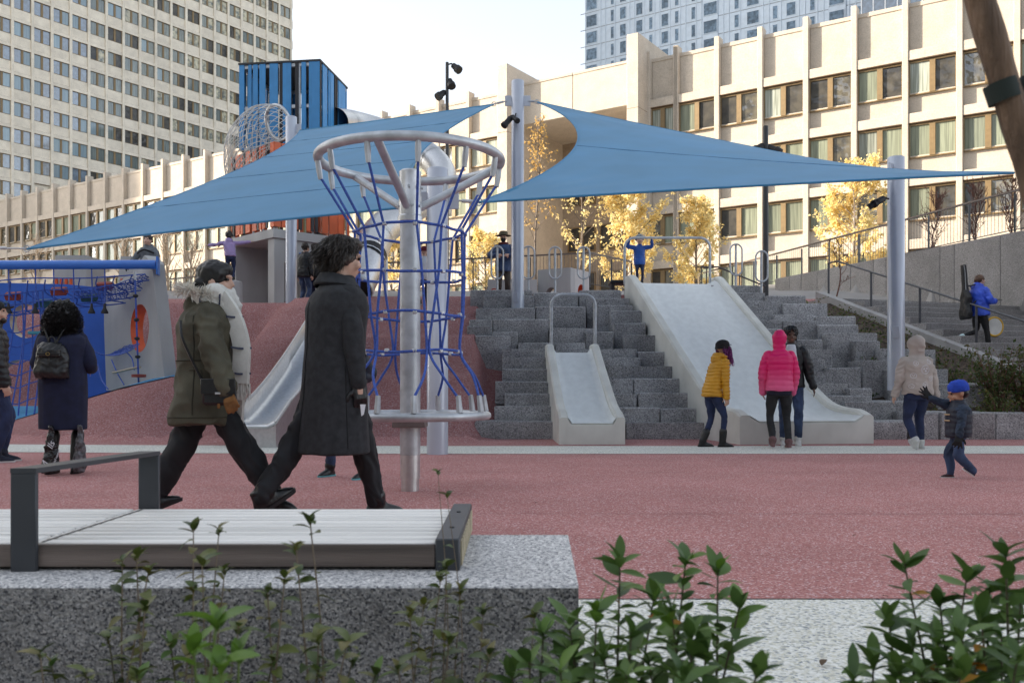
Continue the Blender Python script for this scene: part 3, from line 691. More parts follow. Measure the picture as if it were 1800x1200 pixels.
def sail(label, corners, sags, seams, n=56):
    C = [v3(c) for c in corners]; cen = sum(C) / 4
    def edge(a, c, s):
        m_ = (a + c) / 2; d = cen - m_; d -= (c - a) * np.dot(d, c - a) / np.dot(c - a, c - a); d /= np.linalg.norm(d)
        return lambda t: a + (c - a) * t + d * s * 4 * t * (1 - t)
    e0 = edge(C[0], C[1], sags[0]); e1 = edge(C[1], C[2], sags[1]); e2 = edge(C[3], C[2], sags[2]); e3 = edge(C[0], C[3], sags[3])
    def S(u, v):
        return (1 - v) * e0(u) + v * e2(u) + (1 - u) * e3(v) + u * e1(v) - ((1 - u) * (1 - v) * C[0] + u * (1 - v) * C[1] + u * v * C[2] + (1 - u) * v * C[3])
    rt = thing('shade_sail', label, 'shade sail', tuple(cen))
    U = np.linspace(0, 1, n); G = np.array([[S(u, v) for v in U] for u in U])
    for i, u in enumerate(U):                                   # fine wrinkles radiating from the corners
        for j, v in enumerate(U):
            for ci, (cu, cv) in enumerate(((0, 0), (1, 0), (1, 1), (0, 1))):
                du, dv = abs(u - cu), abs(v - cv); rr_ = math.hypot(du, dv)
                if 0 < rr_ < .5 and 0 < du < 1 and 0 < dv < 1: G[i, j, 2] += .022 * math.sin(math.atan2(dv, du) * 15 + ci) * math.exp(-rr_ / .14) * min(1, rr_ / .08) * min(1, min(du, dv) * 20)
            G[i, j, 2] += .006 * mnoise.noise((u * 9, v * 9, 2)) if 0 < i < n - 1 and 0 < j < n - 1 else 0
    b = MB(); b.grid(G); b.grid((G - np.array([0, 0, .012]))[:, ::-1])
    per = [(i, 0) for i in range(n)] + [(n - 1, j) for j in range(1, n)] + [(i, n - 1) for i in range(n - 2, -1, -1)] + [(0, j) for j in range(n - 2, 0, -1)]
    q = len(per)
    for k in range(q):
        (i, j), (i2, j2) = per[k], per[(k + 1) % q]
        b.f.append((i * n + j, i2 * n + j2, n * n + i2 * n + (n - 1 - j2), n * n + i * n + (n - 1 - j))); b.m.append(0)
    b.build('cloth', m_sail, rt, ang=80)
    b = MB(); 
    P = [G[i, j] - np.array([0, 0, .006]) for i, j in per]; b.tube(P, .016, n=6, closed=True); b.build('hem', m_sail, rt)
    for s_ in seams:
        (u0, v0), (u1, v1) = s_
        P = [S(u0 + (u1 - u0) * t, v0 + (v1 - v0) * t) - np.array([0, 0, .006]) for t in np.linspace(.005, .995, 40)]
        b = MB(); b.tube(P, .0135, n=5); b.build('seam', m_seam, rt)
    return rt, S
A = at(868, 183, 19.05); B_ = at(527, 229, 21.9); C_ = at(47, 437, 13.0); D_ = at(742, 361, 11.45)
sail('large blue shade sail on the left, stretched high over the mound', [tuple(A), tuple(B_), tuple(C_), tuple(D_)], [.12, .95, .10, .75],
     [((.0, .2), (1, .2)), ((0, .4), (1, .4)), ((0, .6), (1, .6)), ((0, .8), (1, .8))])
A2 = at(944, 179, 19.05); D2 = at(842, 355, 11.55); E2 = at(1782, 303, 10.95); F2 = at(1553, 304, 14.9)
sail('blue shade sail on the right with a deeply curved inner edge', [tuple(A2), tuple(D2), tuple(E2), tuple(F2)], [1.05, .10, .10, .16],
     [((.55, 0), (.62, 1)),])
# turnbuckles and shackles at the corners
def hardware(label, p0, p1):
    p0, p1 = v3(p0), v3(p1); rt = thing('turnbuckle', label, 'turnbuckle', tuple(p0)); d = p1 - p0
    b = MB(); b.tube([p0, p0 + d * .3], .012, n=6); b.tube([p0 + d * .28, p0 + d * .75], .024, n=8); b.tube([p0 + d * .7, p1], .012, n=6); b.build('screw', m_steel, rt)
    for c in (p0, p1):
        b = MB(); b.tube([c + np.array([math.cos(t) * .045, 0, math.sin(t) * .045]) for t in np.linspace(0, 2 * math.pi, 11)[:-1]], .010, n=5, closed=True); b.build('shackle', m_steel, rt)
hardware('steel turnbuckle left of the tallest pole top', (c1.x - .22, c1.y, 6.9), A)
hardware('steel turnbuckle right of the tallest pole top', (c1.x + .22, c1.y, 6.9), A2)
hardware('steel turnbuckle at the low right sail corner behind the spinner', (c2.x + .22, c2.y, 3.2), D2)
hardware('steel turnbuckle at the far left sail tip', (-8.1, 13.0, 2.85), C_)
hardware('steel turnbuckle under the sail at the right pole', (c4.x - .12, c4.y - .12, 4.4), F2)
# spotlights
def spot(label, c, d, s=1.0, arm=None):
    rt = thing('spotlight', label, 'spotlight', tuple(c)); c = v3(c); d = v3(d); d /= np.linalg.norm(d)
    b = MB(); b.tube([c - d * .11 * s, c - d * .09 * s, c + d * .08 * s, c + d * .10 * s, c + d * .16 * s], [.045 * s, .06 * s, .06 * s, .075 * s, .075 * s], n=12); b.build('housing', m_black, rt)
    if arm is not None:
        b = MB(); b.tube([v3(arm), (v3(arm) + c) / 2 + np.array([0, 0, .05 * s]), c], .018 * s, n=6); b.build('bracket', m_black, rt)
spot('small black spotlight on the left side of the tallest pole', at(893, 213, 19.0), (-.55, -.3, -.7), 1.0, at(903, 203, 19.06))
spot('small black spotlight on the front of the tallest pole', at(905, 209, 18.95), (.4, -.6, -.5), .8, at(907, 200, 19.06))
spot('black spotlight arm on the right pole', at(1546, 353, 14.85), (-.8, -.3, -.45), .9, at(1562, 350, 14.9))
spot('second black spotlight on the right pole arm', at(1538, 357, 14.8), (-.7, .2, -.5), .7, at(1562, 349, 14.9))
def light_pole(label, px, Y, z0, ytop, r, spots):
    p = at(px, ytop, Y); rt = thing('light_pole', label, 'light pole', (p.x, Y, z0))
    b = MB(); b.lathe([(r, z0), (r * .9, p.z), (.01, p.z + .02)], (p.x, Y, 0), n=12); b.build('shaft', m_dark, rt)
    for sx, sy, dx in spots:
        q_ = at(sx, sy, Y); d = v3((dx, -.4, -.6)); d /= np.linalg.norm(d)
        b = MB(); c = v3(q_); b.tube([c - d * .15, c + d * .05, c + d * .07, c + d * .22], [.10, .12, .15, .15], n=12); b.build('floodlight', m_black, rt)
        b = MB(); b.tube([(p.x, Y, q_.z + .1), (*((c + v3((p.x, Y, 0)))[:2] / 2), q_.z + .14), c - d * .05], .03, n=6); b.build('bracket', m_black, rt)
light_pole('tall thin dark light pole with three floodlights against the sky', 786, 33, 3.9, 110, .065, [(801, 119, .6), (792, 146, .2), (776, 166, -.6)])
light_pole('thin dark light pole right of the wide slide', 1346, 24, 3.0, 222, .075, [(1358, 264, .7), (1334, 262, -.8)])
# ------------------------------------------------------------------ rope spinner
SX, SY = (721 - 900) * 7.32 / F, 7.32
sp = thing('rope_spinner', 'rotating climber of blue ropes between two steel rings on a post', 'climber', (SX, SY, 0))
b = MB(); b.lathe([(.072, -.02), (.072, .12)], (SX, SY, 0), n=24); b.lathe([(.080, .10), (.080, .27), (.080, .29)], (SX, SY, 0), n=24); b.build('base_collar', m_stain, sp)
b = MB(); b.lathe([(.082, .29), (.082, 2.33)], (SX, SY, 0), n=28); b.build('post', m_steel, sp)
b = MB(); b.lathe([(.088, 2.15), (.10, 2.16), (.10, 2.20), (.092, 2.21), (.092, 2.36), (.088, 2.37), (.088, 2.56), (.07, 2.575), (.01, 2.58)], (SX, SY, 0), n=28); b.build('hub_collar', m_stain, sp, ang=30)
for z, a0 in ((2.28, .3), (2.43, .0)):
    for k in range(8):
        a = a0 + k * math.pi / 4; b = MB(); b.lathe([(.012, -.0), (.012, .012)], (0, 0, 0), n=6)
        V = np.array(b.v); V = V[:, [2, 1, 0]]; V[:, 0] += .09; b.v = [tuple(v) for v in (V @ rotmat('Z', a).T + v3((SX, SY, z)))]; b.build('bolt', m_steel, sp)
RT, ZT, RB, ZB = .728, 2.65, .62, .605
def ring(R_, z, k=64): return [(SX + R_ * math.cos(2 * math.pi * i / k), SY + R_ * math.sin(2 * math.pi * i / k), z) for i in range(k)]
b = MB(); b.tube(ring(RT, ZT), .038, n=12, closed=True); b.build('top_ring', m_steel, sp)
b = MB(); b.tube(ring(RB, ZB), .033, n=12, closed=True); b.build('bottom_ring', m_steel, sp)
for a in (R(25), R(145), R(265)):
    a += R(-8); b = MB(); b.tube([(SX + .07 * math.cos(a), SY + .07 * math.sin(a), 2.27), (SX + RT * math.cos(a), SY + RT * math.sin(a), ZT - .01)], .032, n=12); b.build('arm', m_steel, sp)
for a in (R(15), R(75), R(135)):
    b = MB(); b.tube([(SX - RB * math.cos(a), SY - RB * math.sin(a), ZB - .01), (SX + RB * math.cos(a), SY + RB * math.sin(a), ZB - .01)], .024, n=8); b.build('spoke', m_steel, sp)
b = MB(); b.box((SX, SY, .535), (.26, .26, .05), ch=.006); b.build('bearing_plate', mat('brown_grey_steel', (.20, .17, .16), .5, metal=.4), sp)
lev = [(2.07, .44), (1.72, .435), (1.40, .425), (1.11, .405)]
NR = 12; rs = random.Random(5)
ph0 = R(11)
for k in range(NR):
    sgn = 1 if k % 2 else -1; a = ph0 + 2 * math.pi * k / NR
    aa = [a, a + sgn * .03, a + sgn * .10 + .02, a + sgn * .18, a + sgn * .235, a + sgn * .235 - sgn * .02, a + sgn * .03 * 0 - sgn * .10]
    pts = [(RT - .02, ZT - .16, a)] + [(r_, z_, aa[i + 1]) for i, (z_, r_) in enumerate(lev)] + [(RB - .10, .92, a + sgn * .12), (RB - .015, ZB + .14, a + sgn * -.04)]
    P = [(SX + r_ * math.cos(t), SY + r_ * math.sin(t), z_) for r_, z_, t in pts]
    Q = np.vstack([np.linspace(P[0], P[1], 6)[:-1], bez(P[1:], 7)])
    b = MB(); b.tube(Q, .0105, n=7); b.build('rope', m_rope, sp)
    # end fittings
    p = v3(P[0]); tp = v3((SX + RT * math.cos(a), SY + RT * math.sin(a), ZT - .03)); b = MB(); b.tube([tp, tp + (p - tp) * .5, p - (tp - p) * .15], [.021, .024, .019], n=8); b.build('rope_fitting', m_steel, sp)
    p = v3(P[-1]); tp = v3((SX + RB * math.cos(pts[-1][2]), SY + RB * math.sin(pts[-1][2]), ZB + .03)); b = MB(); b.tube([tp, p + (p - tp) * .2], [.025, .019], n=8); b.build('rope_fitting', m_steel, sp)
for z_, r_ in lev:
    P = []
    for i in range(NR * 4):
        t = 2 * math.pi * i / (NR * 4) + ph0; w_ = .012 * math.sin(t * 3 + z_ * 9); P.append((SX + (r_ + .012 * math.cos(NR * (t - ph0))) * math.cos(t), SY + (r_ + .012 * math.cos(NR * (t - ph0))) * math.sin(t), z_ + w_))
    b = MB(); b.tube(P, .0112, n=7, closed=True); b.build('rope_hoop', m_rope, sp)
    for k in range(NR):
        t = ph0 + 2 * math.pi * k / NR; b = MB(); c = (SX + (r_ + .006) * math.cos(t), SY + (r_ + .006) * math.sin(t), z_)
        b.box(c, (.03, .034, .03), rz=t, ch=.006); b.build('clamp', m_steel, sp)
# ------------------------------------------------------------------ stainless bedway slide beside the walking man
ms_ = thing('metal_slide', 'stainless steel trough slide on the red mound behind the walking couple', 'slide', tuple(at(470, 775, 13.4)))
E0 = v3(at(463, 757, 13.25)); E0[2] = .30; T0_ = v3(at(575, 585, 17.6)); T0_[2] = 1.98
d = T0_ - E0; dh = d[:2] / np.linalg.norm(d[:2]); nh = np.array([-dh[1], dh[0]])
L = np.linalg.norm(d[:2]); G = []; G2 = []
for s in np.linspace(-.55, L, 26):
    z = .30 + (0 if s < 0 else (T0_[2] - .3) * (s / L) ** 1.25 * 1.0); row = []
    for u, h in ((-.33, .30), (-.32, .29), (-.30, .06), (-.22, .0), (0, -.015), (.22, 0), (.30, .06), (.32, .29), (.33, .30)):
        hh = h * (1 if s > .15 else (.18 + .82 * max(0, (s + .55) / .7)))
        row.append((E0[0] + dh[0] * s + nh[0] * u, E0[1] + dh[1] * s + nh[1] * u, z + hh))
    G.append(row)
b = MB(); b.grid(G); G = np.array(G); b.grid((G + np.array([0, 0, -.02]))[:, ::-1]); b.build('trough', m_stain, ms_, ang=50)
for j in (0, 8): b = MB(); b.tube(G[:, j], .022, n=8); b.build('side_tube', m_stain, ms_)
P0 = G[0, 0]; P1 = G[0, 8]
b = MB(); b.tube([G[0, 1], G[0, 3], G[0, 5], G[0, 7]], .03, n=8); b.build('exit_roll', m_stain, ms_)
b = MB(); b.grid([[G[0, j] + [0, 0, -.01], (G[0, j][0], G[0, j][1], 0)] for j in range(9)]); b.grid([[G[k, 0], (G[k, 0][0], G[k, 0][1], ground(G[k, 0][0], G[k, 0][1]) - .05)] for k in range(0, 26, 1)]); b.build('skirt', m_stain, ms_)
# ------------------------------------------------------------------ play tower: concrete pavilion, orange box, blue box
pt = thing('play_tower', 'slatted play tower, blue box above an orange box on a concrete pavilion', 'play tower', (-6.26, 25.62, 2.95))
dl = v3((-.7, .714)); dr = v3((.714, .7)); K = v3((-6.27, 24.0)); S_ = 2.35
def pp(a, c, z): p = K + dl * a + dr * c; return (p[0], p[1], z)
def quadbox(bm, a0, a1, c0, c1, z0, z1):
    V = [pp(a, c, z) for a in (a0, a1) for c in (c0, c1) for z in (z0, z1)]
    bm.add(V, [(0, 2, 3, 1), (4, 5, 7, 6), (0, 1, 5, 4), (2, 6, 7, 3), (0, 4, 6, 2), (1, 3, 7, 5)])
b = MB(); quadbox(b, -.06, S_ + .06, -.06, S_ + .3, 4.82, 5.05); b.build('roof_slab', m_conc, pt, smooth=False)
b = MB(); quadbox(b, 0, .32, 0, .3, 2.7, 4.82); b.build('corner_column', m_conc, pt, smooth=False)
b = MB(); quadbox(b, S_ - .25, S_, 0, S_, 2.7, 4.82); b.build('left_wall', m_conc, pt, smooth=False)
b = MB(); quadbox(b, .33, S_ - .25, 1.5, S_, 2.7, 4.82); b.build('back_wall', m_conc, pt, smooth=False)
b = MB(); quadbox(b, .01, .2, .31, S_, 4.2, 4.82); b.build('side_lintel', m_conc, pt, smooth=False)
for c0, c1, z0, z1 in ((.75, 1.08, 4.25, 4.5), (1.35, 1.62, 3.3, 4.45)):
    b = MB(); quadbox(b, -.03, .0, c0, c1, z0, z1); b.build('blue_panel', m_bubble, pt, smooth=False)
p = pp(.9, .9, 0); b = MB(); b.tube([(p[0], p[1], 3.2), (p[0] + .02, p[1], 4.82)], .016, n=6); b.build('climbing_rope', m_rope, pt)
b = MB(); b.lathe([(.02, 2.95), (.18, 3.0), (.18, 3.12), (.05, 3.16)], (p[0], p[1], 0), n=12); b.build('rope_disc', m_green, pt)
rb = random.Random(11)
def slats(org, d, nrm, L, z0, z1, mats, wmin, wmax, gap, name='slat'):
    t = 0.0
    while t < L - .04:
        w_ = min(rb.uniform(wmin, wmax), L - t); m_ = rb.choices(mats, [6, 1.6] if len(mats) == 2 else None)[0]
        if m_ is mats[-1] and len(mats) > 1: w_ = min(w_, .09)
        c = v3(org) + v3(d) * (t + w_ / 2)
        b = MB(); b.box((c[0], c[1], (z0 + z1) / 2), (w_, .03, z1 - z0), rz=math.atan2(d[1], d[0])); b.build(name, m_, pt, smooth=False)
        t += w_ + rb.choice(gap)
for org, d in ((pp(0, 0, 0)[:2], dl), (pp(0, 0, 0)[:2], dr), (pp(S_, 0, 0)[:2], dr), (pp(0, S_, 0)[:2], dl)):
    slats(org, d, None, S_, 5.12, 7.35, [m_oboard, m_gapshade], .10, .30, [.03, .05, .10, .14])
for org, d in ((pp(0.02, .02, 0)[:2], dl), (pp(.02, .02, 0)[:2], dr)):
    for t in (.05, .6, 1.15, 1.7, 2.25):
        c = v3(org) + v3(d) * t; b = MB(); b.box((c[0], c[1] + .06, 6.2), (.05, .05, 2.3)); b.build('stud', m_steel, pt, smooth=False)
KB = v3((-5.26, 24.9)); f1 = v3((-.99, .14)); f2 = v3((.14, .99)); SB = 2.31
for org, d in ((KB, f1), (KB, f2), (KB + f2 * SB, f1), (KB + f1 * SB, f2)):
    slats(org, d, None, SB, 7.45, 9.79, [m_bboard, m_gapshade], .07, .30, [.0, .05, .09, .12])
b = MB()
for a in (.06, .6, 1.15, 1.7, 2.25):
    for e in (.06, SB - .06):
        c = KB + f1 * a + f2 * e; b = MB(); b.box((c[0], c[1], 8.6), (.06, .06, 2.3)); b.build('stud', m_steel, pt, smooth=False)
for z in (7.47, 8.6, 9.74):
    for o0, d in ((KB + f2 * .06, f1), (KB + f1 * .06, f2), (KB + f2 * (SB - .06), f1), (KB + f1 * (SB - .06), f2)):
        c = o0 + d * SB / 2; b = MB(); b.box((c[0], c[1], z), (SB - .02, .08, .09), rz=math.atan2(d[1], d[0])); b.build('frame_rail', m_steel, pt, smooth=False)
for z in (7.42, 5.1):
    c = KB + f1 * SB / 2 + f2 * SB / 2; b = MB(); b.box((c[0], c[1], z), (SB - .1, SB - .1, .05), rz=math.atan2(f1[1], f1[0])); b.build('deck', m_dark, pt, smooth=False)
c = KB + f1 * SB / 2 + f2 * SB / 2; b = MB(); b.box((c[0], c[1], 9.82), (SB + .06, SB + .06, .05), rz=math.atan2(f1[1], f1[0])); b.build('roof_edge', m_dark, pt, smooth=False)
# stainless tube slide from the tower
ts = thing('tube_slide', 'curling stainless steel tube slide leaving the play tower', 'slide', tuple(at(622, 545, 20.4)))
TP = [at(622, 508, 20.6), at(641, 470, 21.3), at(652, 442, 22.2), at(668, 408, 23.4), at(704, 378, 24.6), at(752, 345, 26.0), at(778, 310, 27.8), at(750, 272, 29.0), at(690, 240, 29.0), at(630, 222, 27.9), at(588, 216, 26.2)]
Q = bez([tuple(p) for p in TP], 8)
b = MB(); b.tube(Q, .43, n=22, caps=False); b.build('tube', m_stain, ts)
for i in (0, 10, 21, 32, 43, 54, 65, 76):
    t_ = Q[min(i + 1, len(Q) - 1)] - Q[i]; t_ /= np.linalg.norm(t_); b = MB(); b.tube([Q[i] - t_ * .03, Q[i] + t_ * .03], .465, n=22, caps=False); b.tube([Q[i] + t_ * .03, Q[i] - t_ * .03], .425, n=22, caps=False); b.build('joint_ring', m_steel, ts)
t_ = Q[1] - Q[0]; t_ /= np.linalg.norm(t_); b = MB(); b.tube([Q[0] + t_ * .02, Q[0] + t_ * 1.5], [.40, .38], n=22); b.build('shade_plug', m_black, ts)  # black plug painting the shade inside the tube mouth
for px, Y in ((678, 25.0),): q_ = at(px, 420, Y); b = MB(); b.lathe([(.06, 3.0), (.06, q_.z + .6)], (q_.x, Y, 0), n=10); b.build('support_post', m_steel, ts)
# wire net tunnel curving out of the tower front
nw = thing('wire_net_tunnel', 'curved tunnel of white wire mesh bulging from the play tower', 'climbing net', tuple(at(440, 300, 24.2)))
NP = bez([tuple(at(489, 216, 24.6)), tuple(at(462, 222, 24.2)), tuple(at(436, 248, 24.1)), tuple(at(426, 282, 24.2)), tuple(at(424, 312, 24.3))], 10)
m_wire = mat('white_wire', (.62, .62, .60), .5, metal=.2)
T = np.gradient(NP, axis=0); T /= np.linalg.norm(T, axis=1)[:, None]; rad = np.interp(np.arange(len(NP)), [0, 10, 25, 40], [.46, .55, .52, .40])
def ringpt(i, a):
    n1 = np.cross(T[i], [0, 1, 0]); n1 /= np.linalg.norm(n1); n2 = np.cross(T[i], n1); return NP[i] + rad[i] * (n1 * math.cos(a) + n2 * math.sin(a))
for k in range(22):
    for sg in (1, -1):
        b = MB(); b.tube([ringpt(i, 2 * math.pi * k / 22 + sg * i * .06) for i in range(len(NP))], .009, n=4, caps=False); b.build('mesh_wire', m_wire, nw)
b = MB(); b.tube([ringpt(0, t) for t in np.linspace(0, 2 * math.pi, 33)[:-1]], .05, n=10, closed=True); b.build('mouth_ring', m_stain, nw)
b = MB(); b.tube([ringpt(40, t) for t in np.linspace(0, 2 * math.pi, 25)[:-1]], .02, n=8, closed=True); b.build('end_hoop', m_wire, nw)
# ------------------------------------------------------------------ left climbing structure
def plate(bm, poly, holes_c, r, O, ea, en, th, rim_mat=1, nseg=40, face_mat=0):
    """thick plate in plane (O + a*ea + z up) with one round hole; outer polygon in (a,z)"""
    c = v3(holes_c); P = [v3(p) for p in poly]; th_ = np.linspace(0, 2 * math.pi, nseg, endpoint=False)
    for p in P:
        an = math.atan2(p[1] - c[1], p[0] - c[0]) % (2 * math.pi); j = int(np.argmin(np.abs((th_ - an + math.pi) % (2 * math.pi) - math.pi))); th_[j] = an
    outer = []
    for t in th_:
        d = v3((math.cos(t), math.sin(t))); best = None
        for i in range(len(P)):
            p, q_ = P[i], P[(i + 1) % len(P)]; e = q_ - p; den = d[0] * e[1] - d[1] * e[0]
            if abs(den) < 1e-9: continue
            s = ((p[0] - c[0]) * e[1] - (p[1] - c[1]) * e[0]) / den; u = ((p[0] - c[0]) * d[1] - (p[1] - c[1]) * d[0]) / den
            if s > 0 and -1e-6 <= u <= 1 + 1e-6 and (best is None or s < best): best = s
        outer.append(c + d * best)
    inner = [c + v3((math.cos(t), math.sin(t))) * r for t in th_]
    def W(p, k): return (O[0] + ea[0] * p[0] - en[0] * k, O[1] + ea[1] * p[0] - en[1] * k, p[1])
    n = nseg; V = [W(p, 0) for p in outer] + [W(p, 0) for p in inner] + [W(p, th) for p in outer] + [W(p, th) for p in inner]
    fs = []; 
    for i in range(n):
        j = (i + 1) % n; fs += [(i, j, n + j, n + i), (2 * n + j, 2 * n + i, 3 * n + i, 3 * n + j), (j, i, 2 * n + i, 2 * n + j)]
    bm.mi = face_mat; bm.add(V, fs)
    return [W(p, -.004) for p in inner], [W(p, th + .004) for p in inner]
cs = thing('climbing_wall', 'tilted concrete slab with an orange-lined oval hole and a blue wall', 'climbing wall', (-6.24, 17.0, .9))
O_ = (-6.42, 16.9); ea = (-.68, .733); en = (-.733, -.68)
b = MB(); i0, i1 = plate(b, [(0, .75), (.68, 3.22), (1.05, 3.42), (1.7, 3.15), (3.35, 2.85), (3.15, .8)], (1.3, 2.02), .47, O_, ea, en, .24)
b.build('concrete_slab', m_conc, cs, smooth=False)
b = MB(); b.grid([[i0[k % 40], i1[k % 40]] for k in range(41)]); b.build('orange_hole_lining', m_orange, cs)
# blue wall, two plates, each with a hole
BW = v3((-8.35, 19.3)); bd = v3((-1, .03)); bn = v3((-.03, -1.0))
b = MB(); i0, i1 = plate(b, [(-.02, .6), (.08, 2.95), (1.1, 3.05), (1.1, .35)], (.62, 1.3), .04, BW, bd, bn, .25); b.build('blue_panel', m_bpaint, cs, smooth=False)
b = MB(); i0, i1 = plate(b, [(1.1, 1.55), (1.1, 3.05), (3.0, 3.1), (3.0, 1.55)], (1.98, 2.27), .36, BW, bd, bn, .25); b.build('blue_panel', m_bpaint, cs, smooth=False)
b = MB(); b.grid([[i0[k % 40], i1[k % 40]] for k in range(41)]); b.build('hole_lining', mat('pale_wood', (.55, .48, .38), .6), cs)
b = MB(); i0, i1 = plate(b, [(1.1, -.1), (1.1, 1.548), (3.4, 1.548), (3.4, -.3)], (2.1, .85), .60, BW, bd, bn, .25); b.build('blue_panel', m_bpaint, cs, smooth=False)
b = MB(); b.grid([[i0[k % 40], i1[k % 40]] for k in range(41)]); b.build('hole_lining', MATS['pale_wood'], cs)
b = MB(); b.tube([(-6.75, 17.3, 3.19), (-12.5, 17.25, 3.17)], .086, n=18); b.build('blue_beam', m_bbeam, cs)
b = MB(); b.box((-6.73, 17.3, 3.16), (.03, .24, .34), rz=.2, ch=.005); b.build('beam_flange', m_bbeam, cs)
# concrete blocks behind with sloped tops
for px0, px1, y0, lab in ((85, 150, 448, 'low concrete play block behind the blue beam, left one'), (200, 258, 450, 'low concrete play block behind the grey-jacketed child')):
    a = at(px0, y0, 22.5); c = at(px1, y0, 22.5); rt = thing('concrete_block', lab, 'play block', (a.x, 22.5, 2.5))
    b = MB(); b.add([(a.x, 22.5, 2.5), (c.x, 22.5, 2.5), (c.x, 23.7, 2.5), (a.x, 23.7, 2.5), (a.x + .15, 22.55, a.z), (c.x, 22.55, a.z), (c.x, 23.6, a.z), (a.x + .15, 23.6, a.z)], [(0, 3, 2, 1), (4, 5, 6, 7), (0, 1, 5, 4), (1, 2, 6, 5), (2, 3, 7, 6), (3, 0, 4, 7)]); b.build('body', m_conc, rt, smooth=False)
    for k in range(4): b = MB(); xx = a.x + .2 + k * .12; b.box((xx, 22.5, 3.2), (.05, .06, .7)); b.build('orange_stripe', m_orange, rt, smooth=False)
# rope bridge with planks, hammock, knotted ropes
nb_ = thing('rope_bridge', 'blue rope net bridge with red and green planks under the blue beam', 'rope bridge', (-9, 17.4, 2.2))
def rope(bm, pts, r=.012, n=6, sub=6): bm.tube(bez([tuple(p) for p in pts], sub), r, n=n)
top0 = [(-6.85, 17.35, 3.08), (-8.2, 17.35, 2.95), (-9.6, 17.35, 2.93), (-11, 17.35, 2.95)]
def along(t, Y, z0, z1): return np.array([-6.95 - t * 4.2, Y, z0 + (z1 - z0) * min(1, t * 1.6)])
b = MB()
lines = [(17.25, 3.0, 2.86), (17.5, 2.92, 2.62), (17.8, 2.8, 2.46), (18.1, 2.75, 2.36), (18.4, 2.7, 2.34)]
for Y, z0, z1 in lines: rope(b, [along(t, Y, z0, z1 - .05 * math.sin(t * 9)) for t in np.linspace(0, 1, 9)], .013)
for t in np.linspace(.06, 1, 13): rope(b, [along(t + .03 * (i % 2), Y, z0, z1) for i, (Y, z0, z1) in enumerate(lines)], .012)
b.build('net', m_rope, nb_)
for i in range(8):
    t = .22 + i * .105; Y, z0, z1 = lines[1 + (i % 2)]; p = along(t, Y + .1, z0, z1); b = MB(); b.box(p, (.30, .14, .14), rot=rotmat('X', .5) @ rotmat('Z', .1), ch=.02); b.build('plank', m_rplank if i % 2 == 0 else m_green, nb_)
for i, px in enumerate((15, 62, 94, 129, 161, 184)):
    q_ = at(px, 540, 17.3); b = MB(); rope(b, [(q_.x, 17.3, 3.1), (q_.x + .01, 17.3, 2.7), (q_.x, 17.3, 2.4)], .012); b.build('hanging_rope', m_rope, nb_)
    b = MB(); b.lathe([(.02, 2.45), (.03, 2.36), (.065, 2.29), (.065, 2.26)], (q_.x, 17.3, 0), n=10); b.build('bell_stop', m_black, nb_)
def netsurf(bm, c00, c10, c11, c01, sag, nu, nv, r=.009):
    C = [v3(c) for c in (c00, c10, c11, c01)]
    def S(u, v): return (1 - u) * (1 - v) * C[0] + u * (1 - v) * C[1] + u * v * C[2] + (1 - u) * v * C[3] - np.array([0, 0, sag * 4 * u * (1 - u)])
    for i in range(nu + 1): bm.tube([S(i / nu + .02 * math.sin(j * 2.1 + i), j / 8) for j in range(9)], r, n=5)
    for j in range(nv + 1): bm.tube([S(i / 12, j / nv + .02 * math.sin(i * 1.7 + j)) for i in range(13)], r, n=5)
b = MB(); netsurf(b, along(.0, 17.25, 3.0, 2.9), along(.34, 17.3, 2.9, 2.5), along(.40, 18.5, 2.8, 2.45), along(.06, 18.5, 2.9, 2.6), .06, 22, 9)
b.build('tight_net', m_rope, nb_)
# vertical climbing nets at the left
cn = thing('climbing_net', 'blue climbing net hanging down in front of the round hole', 'climbing net', (-9.4, 17.6, .2))
b = MB()
for i, (px0, px1) in enumerate(((28, -5), (38, 18), (47, 32), (58, 46), (66, 60), (75, 72))):
    p0 = at(px0, 512, 17.5); p1 = at(px1, 735, 17.2); rope(b, [p0, (p0 * .6 + p1 * .4) + Vector((.06 * math.sin(i * 2), .1, 0)), p1 + Vector((0, 0, .05))], .014)
for y in (545, 575, 600, 630, 650, 672, 700): 
    rope(b, [at(8 + rs.uniform(-6, 6), y + 6, 17.4), at(30, y + 10, 17.55), at(48, y + 3, 17.5), at(72, y - 4, 17.45)], .012)
b.build('net', m_rope, cn)
b = MB(); p = at(65, 585, 17.4); b.box(p, (.28, .16, .06), ch=.01); b.build('step_disc', mat('teal_plank', (.05, .25, .33), .7), cn)
for px in (0, 18): p = at(px, 728, 17.2); b = MB(); b.lathe([(.022, 0), (.022, .12)], (p.x, p.y, p.z), n=8); b.build('rope_anchor', m_steel, cn)
hm_ = thing('hammock_net', 'small blue hammock net strung between the blue wall and concrete slab', 'hammock', (-7.9, 18.0, 1.3))
b = MB(); hp0 = v3(at(158, 613, 18.4)); hp1 = v3(at(250, 605, 17.2)); hp2 = v3(at(210, 612, 18.8))
netsurf(b, at(160, 614, 18.0), at(246, 604, 17.3), at(212, 609, 18.8), at(158, 610, 18.9), .17, 12, 8)
b.build('net', m_rope, hm_)
b = MB(); rope(b, [at(172, 640, 17.9), at(178, 665, 17.6), at(190, 684, 17.2)], .012); rope(b, [at(196, 632, 17.8), at(206, 655, 17.5), at(218, 676, 17.2)], .012); rope(b, [at(222, 618, 17.6), at(232, 630, 17.5), at(236, 650, 17.3)], .012); b.build('stay_rope', m_rope, hm_)
b = MB(); b.tube([at(200, 655, 17.4), at(245, 645, 17.2)], .05, n=8, flat=.45); b.build('balance_plank', m_tplank, hm_)
